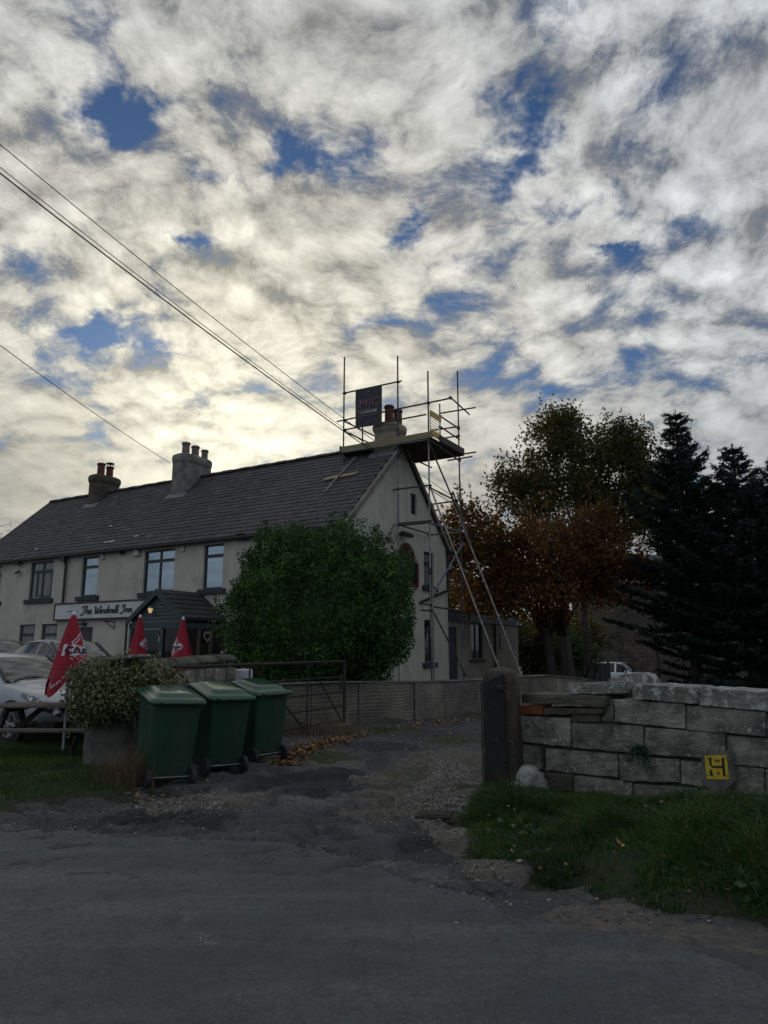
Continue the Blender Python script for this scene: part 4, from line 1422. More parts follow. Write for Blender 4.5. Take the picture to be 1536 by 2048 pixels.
# lantern on the porch gable
pl_ = on_plane(308, 1221, BP(0, PT - .05, 0), W)
ln = thing('wall_lantern', 'small lit brass lantern on the porch gable', 'lantern', pl_)
MB().tube(pl_ + UP * -.1, pl_ - W * .14 - UP * .1, .015).box(pl_ - UP * .1, U * .04, W * .01, UP * .07).build('bracket', M['coupler'], ln)
MB().lathe(pl_ - W * .14 - UP * .08, [(.04, 0), (.075, .13), (.07, .14)], 8).build('glass_shade', M['lampglow'], ln)
MB().lathe(pl_ - W * .14 + UP * .06, [(.10, 0), (.05, .05), (.015, .08)], 8).build('cap', M['coupler'], ln)
# heart wreath on the porch side
hp = on_plane(415, 1273, C0 + U * (sr_ - .06), U)
mb = MB()
pts = []
for i in range(25):
    a = 2 * math.pi * i / 24
    hx, hy = 16 * math.sin(a) ** 3 / 17, (13 * math.cos(a) - 5 * math.cos(2 * a) - 2 * math.cos(3 * a) - math.cos(4 * a)) / 17
    pts.append(hp + W * hx * .15 + UP * hy * .17)
mb.path(pts, .032, 7)
mb.tube(hp + UP * .1, hp + UP * .42, .006, n=5)
tag(mb.build('heart_wreath', M['wicker'], None, smooth=True), 'pale wicker heart hanging on the side of the porch', 'wreath')
# white curtain tie / ornament inside the porch door
hp = on_plane(320, 1272, C0 + W * (PT - .03), W)
mb = MB()
mb.hexa([hp + U * .10 - UP * .18, hp - U * .10 - UP * .18, hp - U * .10 - UP * .18 + W * .02, hp + U * .10 - UP * .18 + W * .02, hp + U * .07 + UP * .0, hp - U * .07 + UP * .0, hp - U * .07 + W * .02, hp + U * .07 + W * .02])
for k in (-1, 1):
    mb.path([hp + U * .06 * k, hp + U * .10 * k + UP * .08, hp + U * .05 * k + UP * .16], .02, 6)
tag(mb.build('hanging_bag', M['wicker'], None), 'pale hanging ornament on the porch door', 'ornament')

# ------------------------------------------------------------------ lettering helpers
def text_mesh(txt, size=1.0, shear=0.0, bold=0.0):
    cu = bpy.data.curves.new('lettering', 'FONT')
    cu.body = txt
    cu.size = size
    cu.shear = shear
    cu.offset = bold
    cu.align_x = 'CENTER'
    cu.resolution_u = 3
    ob = bpy.data.objects.new('lettering', cu)
    COL.objects.link(ob)
    dg = bpy.context.evaluated_depsgraph_get()
    me = bpy.data.meshes.new_from_object(ob.evaluated_get(dg))
    v = np.array([x.co[:] for x in me.vertices])
    f = [tuple(p.vertices) for p in me.polygons]
    bpy.data.objects.remove(ob)
    bpy.data.curves.remove(cu)
    bpy.data.meshes.remove(me)
    return v, f


def put_text(name, txt, size, origin, ex, ey, mat, parent, shear=0.0, bold=0.0, fit=None):
    v, f = text_mesh(txt, size, shear, bold)
    if fit:
        v[:, 0] *= fit / (v[:, 0].max() - v[:, 0].min())
    p = np.asarray(origin) + v[:, :1] * np.asarray(ex) + v[:, 1:2] * np.asarray(ey)
    return link_mesh(name, [tuple(q_) for q_ in p], f, M[mat], parent, fix=False)


def ribbon(mb, pts, w, origin, ex, ey, nrm, d):
    """brush stroke of width w through 2-d points"""
    P2 = [np.array(p, float) for p in pts]
    # smooth
    for _ in range(2):
        q_ = [P2[0]]
        for i in range(len(P2) - 1):
            q_ += [P2[i] * .75 + P2[i + 1] * .25, P2[i] * .25 + P2[i + 1] * .75]
        q_.append(P2[-1])
        P2 = q_
    L, R = [], []
    for i, p in enumerate(P2):
        dd = P2[min(i + 1, len(P2) - 1)] - P2[max(i - 1, 0)]
        dd = dd / max(np.linalg.norm(dd), 1e-6)
        nn = np.array([-dd[1], dd[0]])
        ww = w * (0.62 + 0.38 * abs(dd[1]))
        L.append(p + nn * ww / 2)
        R.append(p - nn * ww / 2)
    vs = [origin + ex * p[0] + ey * p[1] + nrm * d for p in L + R] + [origin + ex * p[0] + ey * p[1] for p in L + R]
    n = len(L)
    fs = [(i, i + 1, n + i + 1, n + i) for i in range(n - 1)]
    fs += [(i, i + 1, 2 * n + i + 1, 2 * n + i) for i in range(n - 1)] + [(n + i, n + i + 1, 3 * n + i + 1, 3 * n + i) for i in range(n - 1)]
    mb.add(vs, fs)


SCRIPT = {
    'T': (1.0, [[(-.25, 1.55), (-.1, 1.95), (.4, 1.95), (1.05, 2.1)], [(.5, 1.95), (.45, .8), (.3, -.1), (-.05, -.35), (-.35, -.1)]]),
    'h': (.78, [[(.02, 2.0), (0, 1.0), (0, 0)], [(0, .55), (.2, .95), (.48, .95), (.5, .4), (.5, 0), (.75, .1)]]),
    'e': (.72, [[(.02, .5), (.4, .6), (.46, .95), (.2, 1.02), (0, .6), (.06, .08), (.36, 0), (.68, .25)]]),
    'W': (1.45, [[(-.1, 1.5), (.1, 1.95), (.12, .8), (.2, .05), (.48, .1), (.68, 1.4)], [(.68, 1.4), (.7, .4), (.8, .02), (1.05, .3), (1.25, 1.2), (1.2, 2.0)]]),
    'i': (.38, [[(.02, 1.0), (0, .2), (.12, .0), (.34, .2)], [(.05, 1.42), (.08, 1.55)]]),
    'n': (.78, [[(0, 1.0), (0, 0)], [(0, .55), (.2, .95), (.46, .95), (.5, .4), (.52, .02), (.75, .2)]]),
    'd': (.82, [[(.5, .85), (.2, 1.05), (0, .5), (.15, 0), (.48, .35)], [(.54, 2.0), (.5, .8), (.52, .05), (.8, .2)]]),
    'm': (1.16, [[(0, 1.0), (0, 0)], [(0, .55), (.2, .95), (.42, .95), (.44, .4), (.44, 0)], [(.44, .55), (.64, .95), (.86, .95), (.88, .4), (.9, .02), (1.12, .2)]]),
    'l': (.38, [[(.04, 2.0), (0, .5), (.04, .05), (.34, .2)]]),
    'I': (1.0, [[(.05, 1.35), (.3, 2.0), (.7, 1.95), (.62, 1.1), (.45, .1), (.1, -.3), (-.2, .05)]]),
    ' ': (.55, []),
}


def script_text(mb, txt, origin, ex, ey, nrm, xh, w, d, slant=0.22, sx=1.0):
    x = 0.0
    for ch in txt:
        adv, strokes = SCRIPT[ch]
        for st in strokes:
            ribbon(mb, [((x + p[0] * sx + slant * p[1]) * xh, p[1] * xh) for p in st], w, origin, ex, ey, nrm, d)
        x += adv * sx
    return x * xh


# ------------------------------------------------------------------ fascia sign of the inn
sg = thing('inn_sign', 'long white name board with black script lettering above the parasols', 'sign', BP(10.4, -0.08, 2.7))
s1_, zA = front_px(117, 1212)
zB = front_px(117, 1239)[1]
zA, zB = 3.20, 2.67
s0_ = 7.6
MB().ibox(s0_, s1_, -0.12, -0.002, zB, zA).build('panel', M['signwhite'], sg)
mb = MB()
mb.ibox(s0_ - .02, s1_ + .05, -0.145, -0.01, zA, zA + .055)
mb.ibox(s0_ - .02, s1_ + .05, -0.145, -0.01, zB - .05, zB)
mb.ibox(s1_, s1_ + .05, -0.143, -0.012, zB - .048, zA + .053)
mb.build('frame', M['black'], sg)
mb = MB()
sx0 = front_px(170, 1222)[0]
og = BP(sx0, -0.1225, zB + .15)
wd = script_text(MB(), 'The Windmill Inn', og, -U, UP, -W, 1, 1, 1)
xh = 0.138
want = sx0 - 7.95
script_text(mb, 'The Windmill Inn', og, -U, UP, -W, xh, 0.058, 0.012, sx=1.62)
mb.build('lettering', M['black'], sg, fix=False)
mb = MB()
p0 = BP(front_px(139, 1226)[0], -0.1225, zB + .27)
xx = 0.0
for wq in (.09, .05, .07, .06, .04, .08, .05, .07, .05, .06):
    mb.box(p0 - U * (xx + wq / 2) - W * .002, U * wq * .4, W * .001, UP * (.022 + .01 * math.sin(xx * 40)))
    xx += wq
mb.build('faded_small_lettering', M['greyprint'], sg)


# ------------------------------------------------------------------ fixtures on the front
def flood(px_, py_, label, plane='f', scale=1.0):
    if plane == 'f':
        p = on_plane(px_, py_, C0 - W * .2, W)
        out, side = -W, U
    else:
        p = on_plane(px_, py_, C0 - U * .2, U)
        out, side = -U, W
    o = thing('floodlight', label, 'floodlight', p)
    n = unit(out - UP * .7)
    v_ = np.cross(n, side)
    MB().box(p, side * .17 * scale, v_ * .12 * scale, n * .03).build('housing', M['black'], o, bevel=.01)
    MB().box(p + n * .031, side * .14 * scale, v_ * .09 * scale, n * .003).build('lens', M['lamp_lens'], o)
    MB().path([p - n * .03, p - n * .03 - out * .12, p - out * .2 + UP * .02], .018, 6).build('bracket', M['black'], o)
    return o


flood(33, 1124, 'black floodlight under the eaves left of the downpipe')
flood(482, 1073, 'black floodlight under the eaves beside the round bush')
p = on_plane(37, 1146, C0 - W * .1, W)
cm = thing('wall_camera', 'small dark security camera below the left floodlight', 'camera', p)
MB().tube(p + UP * .1, p + UP * .02, .05, .05, 10).build('mount', M['black'], cm)
MB().tube(p + U * .12 - W * .05, p - U * .1 - W * .1, .04, n=10).build('camera_body', M['black'], cm)
p = on_plane(243, 1102, C0 - W * .1, W)
ol = thing('wall_lamp', 'small dark wall lamp under the eaves left of the alarm box', 'lamp', p)
MB().lathe(p - UP * .12, [(.07, 0), (.09, .05), (.06, .09), (.06, .11), (.09, .13), (.08, .18), (.05, .2)], 12).build('lamp_body', M['black'], ol)
MB().lathe(p + UP * .08, [(.045, 0), (.04, .06), (.0, .09)], 12).build('lamp_glass', M['white'], ol)
p = on_plane(274, 1105, C0 - W * .05, W)
ab = thing('alarm_box', 'white bell-shaped alarm box left of the bright blue windows', 'alarm box', p)
mb = MB()
mb.prism([p + U * .17 - UP * .12, p - U * .17 - UP * .12, p - U * .1 + UP * .13, p + U * .1 + UP * .13], -W * .07)
mb.build('cover', M['plate'], ab, bevel=.015)
for x, y, lb in ((365, 1098, 'small square white sensor box between the two bright windows'), (205, 1114, 'small pale box under the eaves right of the narrow window')):
    p = on_plane(x, y, C0 - W * .03, W)
    b_ = MB().box(p, U * .08, W * .03, UP * .09).build('sensor_box', M['plate'], None, bevel=.012)
    tag(b_, lb, 'sensor box')
p = on_plane(165, 1248, C0 - W * .08, W)
sl2 = thing('sign_spotlight', 'small black spotlight hanging under the name board', 'spotlight', p)
MB().box(p, U * .16, W * .05, UP * .05).build('housing', M['black'], sl2, bevel=.01)
MB().tube(p + UP * .05, p + UP * .2, .02).build('stem', M['black'], sl2)
mb = MB()
p0, p1, p2 = (on_plane(x, y, C0 - W * .03, W) for x, y in ((209, 1242), (228, 1243), (228, 1257)))
for a, b in ((p0, p1), (p1, p2), (p2, p0)):
    mb.tube(a, b, .014, n=6)
tag(mb.build('hanging_basket_bracket', M['black'], None), 'empty triangular iron bracket under the name board', 'bracket')
mb = MB()
pts = [on_plane(x, y, C0 - W * .015, W) for x, y in ((300, 1096), (318, 1091), (345, 1087), (380, 1082), (415, 1078), (452, 1072), (470, 1071))]
mb.path(pts, .012, 6)
tag(mb.build('wall_cable', M['wire'], None), 'thin cable clipped along the front just below the eaves', 'cable')

# ------------------------------------------------------------------ arched painted sign on the gable
ga = rect_px(gable_px, 799, 1083, 833, 1172)
arch = thing('arched_sign', 'arched maroon and black painted sign half hidden by the round bush', 'sign', BP(-.03, (ga[0] + ga[1]) / 2, ga[2]))
tc_, rad_ = gable_px(812, 1110)[0], 0.50
zs = gable_px(815, 1120)[1]
def arch_poly(r, w, z0, zspring):
    pts = [(tc_ - w, z0), (tc_ + w, z0), (tc_ + w, zspring - .05), (tc_ + r, zspring - .05)]
    pts += [(tc_ + r * math.cos(a), zspring + r * math.sin(a)) for a in np.linspace(0, math.pi, 15)]
    pts += [(tc_ - r, zspring - .05), (tc_ - w, zspring - .05)]
    return pts
MB().prism([BP(-.01, a, z) for a, z in arch_poly(.55, .78, ga[2], zs)], -U * .04).build('border', M['maroon'], arch)
MB().prism([BP(-.052, a, z) for a, z in arch_poly(.45, .68, ga[2] + .1, zs)], -U * .01).build('panel', M['black'], arch)
mb = MB()
cc = BP(-.065, tc_ - .08, zs + .12)
for k in range(4):
    an = k * math.pi / 2 + .6
    d_ = W * math.cos(an) + UP * math.sin(an)
    mb.tube(cc, cc + d_ * .32, .022, n=5)
mb.build('windmill_sails', M['maroon'], arch)
tq = gable_px(806, 1126)
put_text('lettering', "it's", .26, BP(-.066, tq[0] - .05, tq[1] - .08), W, UP, 'whiteprint', arch)
p = on_plane(812, 1070, C0 - U * .2, U)
sl3 = thing('sign_lamp', 'dark curved lamp hood over the arched sign', 'lamp', p)
MB().box(p, W * .38, U * .1, UP * .045).box(p + UP * .05 - U * .02, W * .3, U * .07, UP * .03).build('hood', M['black'], sl3, bevel=.02)
MB().tube(p + U * .1, p + U * .2, .03).build('arm', M['black'], sl3)

# ------------------------------------------------------------------ scaffold
SS, ST = -1.3, 2.74                                   # outer face and front face in inn coordinates
def F3(x, y, t=ST):
    return on_plane(x, y, C0 + W * t, W)
def S3(x, y, s=SS):
    return on_plane(x, y, C0 + U * s, U)
PCf = BP(SS, ST, 0)
kD = 2.25
TB = ST + kD
sA = float(np.dot(F3(688, 800) - C0, U))
sB = float(np.dot(F3(796, 900) - C0, U))
sC = float(np.dot(F3(860, 1100) - C0, U))
SS = sC
tD = float(np.dot(S3(920, 1000, SS) - C0, W))
TB = tD
yard = 0.5
sca = thing('scaffold_tower', 'tube scaffold tower standing against the gable around the end chimney', 'scaffold', BP(SS, ST, yard))
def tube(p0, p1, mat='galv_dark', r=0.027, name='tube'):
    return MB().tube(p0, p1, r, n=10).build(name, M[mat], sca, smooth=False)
def coupler(p, s=1.0):
    d = random.Random(int(p[0] * 997 + p[2] * 331))
    MB().box(p, U * .035 * s, W * .045 * s, UP * .04 * s).tube(p - U * .07 * s + UP * .02, p + U * .07 * s + UP * .02, .014, n=6).build('coupler', M['coupler'], sca)
zA_t, zB_t = F3(690, 714)[2], F3(795, 712)[2]
zC_t = on_plane(857, 742, BP(SS, ST, 0), W)[2]
zD_t = S3(915, 742, SS)[2]
ra = RP(sA, (ST - RS[1]) / sd[1], 0.05)
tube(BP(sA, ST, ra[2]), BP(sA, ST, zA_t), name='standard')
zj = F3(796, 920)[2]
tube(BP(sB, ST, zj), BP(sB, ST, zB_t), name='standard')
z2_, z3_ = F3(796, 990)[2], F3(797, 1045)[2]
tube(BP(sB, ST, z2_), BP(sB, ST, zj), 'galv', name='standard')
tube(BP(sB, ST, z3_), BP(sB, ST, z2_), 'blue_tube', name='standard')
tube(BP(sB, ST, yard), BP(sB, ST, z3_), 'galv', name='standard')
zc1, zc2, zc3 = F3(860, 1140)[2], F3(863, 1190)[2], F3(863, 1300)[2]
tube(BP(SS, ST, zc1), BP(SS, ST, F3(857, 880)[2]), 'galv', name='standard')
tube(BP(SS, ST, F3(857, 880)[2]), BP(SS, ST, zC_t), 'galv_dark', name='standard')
tube(BP(SS, ST, zc2), BP(SS, ST, zc1), 'galv', name='standard')
tube(BP(SS, ST, zc3), BP(SS, ST, zc2), 'galv', name='standard')
tube(BP(SS, ST, yard), BP(SS, ST, zc3), 'blue_tube', name='standard')
tube(BP(SS - .09, ST - .02, yard), BP(SS - .09, ST - .02, F3(863, 1175)[2]), 'galv', name='standard')
zd1 = S3(922, 1250, SS)[2]
tube(BP(SS, TB, zd1), BP(SS, TB, zD_t), 'galv_dark', name='standard')
tube(BP(SS, TB, yard), BP(SS, TB, zd1), 'blue_tube', name='standard')
for p in (BP(sB, ST, yard), BP(SS, ST, yard), BP(SS, TB, yard), BP(SS - .09, ST - .02, yard)):
    MB().box(p - UP * .01, U * .075, W * .075, UP * .006).build('base_plate', M['coupler'], sca)
def fl(x0, y0, x1, y1, mat='galv_dark', dt=-0.05):
    a, b = F3(x0, y0, ST + dt), F3(x1, y1, ST + dt)
    z = None
    return tube(a, b, mat, name='ledger')
def sd_(x0, y0, x1, y1, mat='galv_dark', ds=-0.05, name='transom'):
    return tube(S3(x0, y0, SS + ds), S3(x1, y1, SS + ds), mat, name=name)
def bk(x0, y0, x1, y1, mat='galv_dark', dt=0.05):
    return tube(F3(x0, y0, TB + dt), F3(x1, y1, TB + dt), mat, name='ledger')
fl(685, 787, 803, 762)
fl(674, 843, 903, 796)
fl(687, 860, 852, 829)
fl(686, 905, 856, 879, 'blue_tube')
fl(690, 900, 866, 872, dt=.02)
fl(768, 982, 862, 970)
fl(773, 1052, 797, 1049, 'galv')
fl(797, 1047, 864, 1041)
fl(797, 1051, 860, 1045, dt=.04)
fl(838, 1207, 864, 1210)
fl(842, 1220, 866, 1222)
sd_(899, 793, 939, 829)
sd_(880, 832, 919, 858)
sd_(880, 853, 919, 879)
sd_(861, 976, 915, 1003)
sd_(860, 1046, 927, 1066, 'blue_tube')
sd_(864, 1213, 928, 1223)
sd_(857, 884, 919, 1029, name='brace', ds=-.07)
sd_(866, 1189, 926, 1086, 'blue_tube', name='brace', ds=-.07)
sd_(866, 1222, 932, 1351, 'red_tube', name='brace', ds=-.07)
sd_(858, 879, 918, 921)
bk(878, 827, 951, 815)
bk(862, 861, 919, 853)
bk(879, 878, 920, 871)
bk(836, 1012, 914, 1002)
bk(829, 1072, 925, 1065, 'galv')
bk(895, 913, 952, 904)
bk(895, 921, 945, 913)
tube(BP(sB - .05, ST, F3(800, 1050)[2]), BP(sB - .05, TB, F3(800, 1050)[2]), name='transom')
tube(BP(sB - .05, ST, F3(797, 905)[2]), BP(sB - .05, TB, F3(797, 905)[2]), name='transom')
tube(BP(sA, ST, F3(688, 842)[2]), BP(sA, TB, F3(688, 842)[2]), name='transom')
tube(BP(sA, ST, F3(688, 862)[2]), BP(sA, TB, F3(688, 862)[2]), name='transom')
tube(BP(sA, ST + 1.2, F3(688, 885)[2]), BP(sA, ST + 1.2, F3(688, 835)[2]), name='standard')
tube(BP(sA, TB, RZ - 1.2), BP(sA, TB, zA_t - 1.2), name='standard')
eS = float(np.dot(S3(880, 860, SS) - C0, W))
tube(BP(SS, eS, S3(881, 898)[2]), BP(SS, eS, S3(879, 807)[2]), 'galv', name='standard')
# rakers
r1a, r1b = F3(862, 978), F3(1001, 1345)
d_ = r1b - r1a
r1c = r1a + d_ * ((r1a[2] - yard) / -d_[2])
mid = r1a + (r1c - r1a) * .62
tube(r1a, mid, 'galv', name='raker')
tube(mid, r1c, 'galv', name='raker')
q1, q2 = on_plane(905, 1000, BP(0, TB - .1, 0), W), on_plane(1045, 1357, BP(0, TB - .1, 0), W)
d_ = q2 - q1
q3 = q1 + d_ * ((q1[2] - (-0.02)) / -d_[2])
tube(q1, q3, 'galv', name='raker')
tube(q1 - U * .04 + UP * .25, q1 + d_ * .28 - U * .04, 'galv_dark', name='raker')
# couplers
for p in [F3(690, 786), F3(796, 764), F3(690, 842), F3(690, 860), F3(688, 905), F3(796, 820), F3(796, 841), F3(796, 890), F3(796, 868), F3(857, 806), F3(856, 880), F3(797, 1049), F3(860, 1043), F3(860, 972), F3(863, 1210), F3(863, 1221)]:
    coupler(p)
for p in [S3(917, 857, SS), S3(917, 872, SS), S3(919, 921, SS), S3(913, 1002, SS), S3(924, 1065, SS), S3(926, 1222, SS), S3(925, 1088, SS), S3(866, 1189, SS), S3(880, 833, SS), S3(880, 855, SS), S3(881, 880, SS), F3(901, 796, ST - .05), S3(930, 1350, SS - .07)]:
    coupler(p)
MB().tube(BP(SS, ST, F3(860, 1136)[2]), BP(SS, ST, F3(860, 1150)[2]), .04).build('sleeve_coupler', M['black'], sca)
# platform boards, cut round the chimney
zP = F3(857, 880)[2] + 0.03
bw = .222
for k in range(int((TB - ST) / bw) + 1):
    t0 = ST - .02 + k * bw
    t1 = t0 + bw - .008
    segs = [(SS - .12, sA + .15)] if (t1 < RT - .45 or t0 > RT + .45) else [(SS - .12, 0.02), (0.95, sA + .15)]
    for a, b in segs:
        MB().ibox(a, b, t0, t1, zP, zP + .038).build('platform_board', M['board_dark'], sca)
# toe boards
MB().ibox(SS - .14, sA + .08, ST - .075, ST - .035, zP + .02, zP + .22).build('toe_board', M['board'], sca)
MB().ibox(sA + .06, sA + .10, ST - .1, ST + .9, zP + .02, zP + .25).build('toe_board', M['board_dark'], sca)
MB().ibox(SS - .16, SS - .12, ST + .55, TB + .1, zP + .03, zP + .25).build('toe_board', M['board_dark'], sca)
# ladder gate: two yellow panels on a light frame
gt = thing('ladder_gate', 'yellow and white scaffold ladder gate at the corner of the platform', 'gate', BP(SS - .06, ST + .2, zP))
ga0, ga1 = S3(858, 825, SS - .06), S3(876, 840, SS - .06)
t0_, t1_ = ST + .02, eS - .08
zg0, zg1 = zP + .12, S3(858, 822, SS)[2]
for z in (zg0, zg1 - .2):
    MB().ibox(SS - .09, SS - .06, t0_, t1_, z, z + .2).build('yellow_rail', M['yellow'], gt)
for t in (t0_ + .01, t1_ - .01):
    MB().tube(BP(SS - .045, t, zP + .05), BP(SS - .045, t, zg1 + .03), .015).build('gate_post', M['galv'], gt)
for k in range(5):
    z = zg0 + .26 + k * (zg1 - zg0 - .5) / 4
    MB().tube(BP(SS - .05, t0_, z), BP(SS - .05, t1_, z), .012, n=6).build('rung', M['white'], gt)
# roof tube and boards on the slates
rt_ = thing('roof_prop', 'loose scaffold tube with two short boards lying on the slates', 'prop', RP(1.5, 2.5, .05))
pa, pb = (on_plane(x, y, RP(0, 0, .09), Zr) for x, y in ((649, 984), (711, 914)))
MB().tube(pa, pb, .024).build('prop_tube', M['galv'], rt_)
for (x0, y0), (x1, y1) in (((648, 959), (680, 952)), ((683, 952), (714, 946))):
    pa, pb = (on_plane(x, y, RP(0, 0, .06), Zr) for x, y in ((x0, y0), (x1, y1)))
    c = (pa + pb) / 2
    MB().box(c, (pb - pa) / 2, Yr * .09, Zr * .018).build('prop_board', M['board'], rt_)

# banner ---------------------------------------------------------------------
bt = ST - .10
b = [F3(x, y, bt) for x, y in ((711, 857), (764, 848), (764, 770), (711, 783))]
ban = thing('advert_banner', 'black scaffold banner with large pink letters MJC', 'banner', (b[0] + b[1]) / 2)
nx_, ny_ = 10, 12
vs, fs = [], []
for j in range(ny_ + 1):
    for i in range(nx_ + 1):
        a_, c_ = i / nx_, j / ny_
        p = (b[0] * (1 - a_) + b[1] * a_) * (1 - c_) + (b[3] * (1 - a_) + b[2] * a_) * c_
        vs.append(p - W * (.012 * math.sin(a_ * 7 + c_ * 2) * (1 - c_)))
for j in range(ny_):
    for i in range(nx_):
        k = j * (nx_ + 1) + i
        fs.append((k, k + 1, k + nx_ + 2, k + nx_ + 1))
nv = len(vs)
vs2 = vs + [p + W * .004 for p in vs]
fs2 = fs + [tuple(i + nv for i in reversed(f)) for f in fs]
link_mesh('sheet', [tuple(p) for p in vs2], fs2, M['banner'], ban, smooth=True, fix=False)
ex = unit(b[1] - b[0])
cen = (b[0] + b[1] + b[2] + b[3]) / 4 - W * .03
wid = np.linalg.norm(b[1] - b[0])
hh = np.linalg.norm(b[3] - b[0])
put_text('main_lettering', 'MJC', hh * .30, cen + UP * hh * .02 + ex * wid * .04, ex, UP, 'pink', ban, bold=-.004, fit=wid * .74)
mb = MB()
for k in range(6):                                    # small blocks left of the M
    mb.box(cen - ex * wid * (.40 - .035 * (k % 2)) + UP * hh * (.10 - .04 * k) - W * .001, ex * wid * .015, W * .001, UP * hh * .012)
mb.build('small_blocks', M['pink'], ban)
mb = MB()
for k in range(15):
    mb.box(cen + ex * wid * (-.36 + .05 * k) + UP * hh * (-.055 - .002 * k), ex * wid * .017, W * .001, UP * hh * .013)
mb.build('faint_line', M['greyprint'], ban)
put_text('phone_line', 'Tel: 07305 641890', hh * .09, cen - UP * hh * .155, ex, UP, 'whiteprint', ban, bold=.002, fit=wid * .66)
mb = MB()
for k in range(20):
    mb.box(cen + ex * wid * (-.30 + .031 * k) - UP * hh * .215, ex * wid * .011, W * .001, UP * hh * .010)
mb.build('web_line', M['greyprint'], ban)
for dz in (.42, -.40):
    MB().lathe(cen + UP * hh * dz, [(.016, 0), (.016, .004), (.006, .004)], 8, -W).build('eyelet', M['white'], ban)

# ------------------------------------------------------------------ overhead wires
def wire(pts, label, r=.011, sag=.5):
    a, b = pts
    P_ = [a + (b - a) * k / 24 - UP * sag * 4 * (k / 24) * (1 - k / 24) for k in range(25)]
    return tag(MB().path(P_, r, 6).build('overhead_wire', M['wire'], None), label, 'wire', 'overhead wires')
far = at_depth(1060, 1098, 31)
wire((at_depth(-160, 207, 12.0), far), 'thin overhead wire running just above the thickest one', .009)
wire((at_depth(-160, 220, 12.0), far + UP * -.06), 'thickest and lowest of the three long overhead wires', .016)
wire((at_depth(-160, 155, 12.0), far + UP * .12), 'topmost overhead wire running to the trees', .010)
cb = BP(*(lambda a: (a[0], a[1], a[2] + .8))(roof_px(341, 992)))
wire((at_depth(-150, 578, 14), on_plane(340, 926, cb, W)), 'single overhead wire reaching the three-pot chimney', .010, .12)
from mathutils import noise as mnoise

# ------------------------------------------------------------------ rough stones
def rough(mb, name, mat, parent, amp=0.012, cuts=3, rnd=0.018, freq=6.0, smooth=True):
    """bevel, subdivide and displace a closed block so that it reads as hewn stone"""
    me = bpy.data.meshes.new(name)
    me.from_pydata(mb.v, [], mb.f)
    bm = bmesh.new()
    bm.from_mesh(me)
    bmesh.ops.recalc_face_normals(bm, faces=bm.faces)
    if rnd:
        bmesh.ops.bevel(bm, geom=list(bm.edges), offset=rnd, segments=2, affect='EDGES', clamp_overlap=True)
    if cuts:
        bmesh.ops.subdivide_edges(bm, edges=[e for e in bm.edges if e.calc_length() > 0.07], cuts=cuts, use_grid_fill=True)
    bm.normal_update()
    off = Vector((random.uniform(0, 50), random.uniform(0, 50), random.uniform(0, 50)))
    dv = []
    for v in bm.verts:
        p = v.co * freq + off
        d = mnoise.noise(p) + 0.6 * mnoise.noise(p * 2.7) + .35 * mnoise.noise(p * 6)
        dv.append(v.normal * d * amp)
    for v, d in zip(bm.verts, dv):
        v.co += d
    bm.to_mesh(me)
    bm.free()
    return link_obj(name, me, M[mat], parent, smooth)


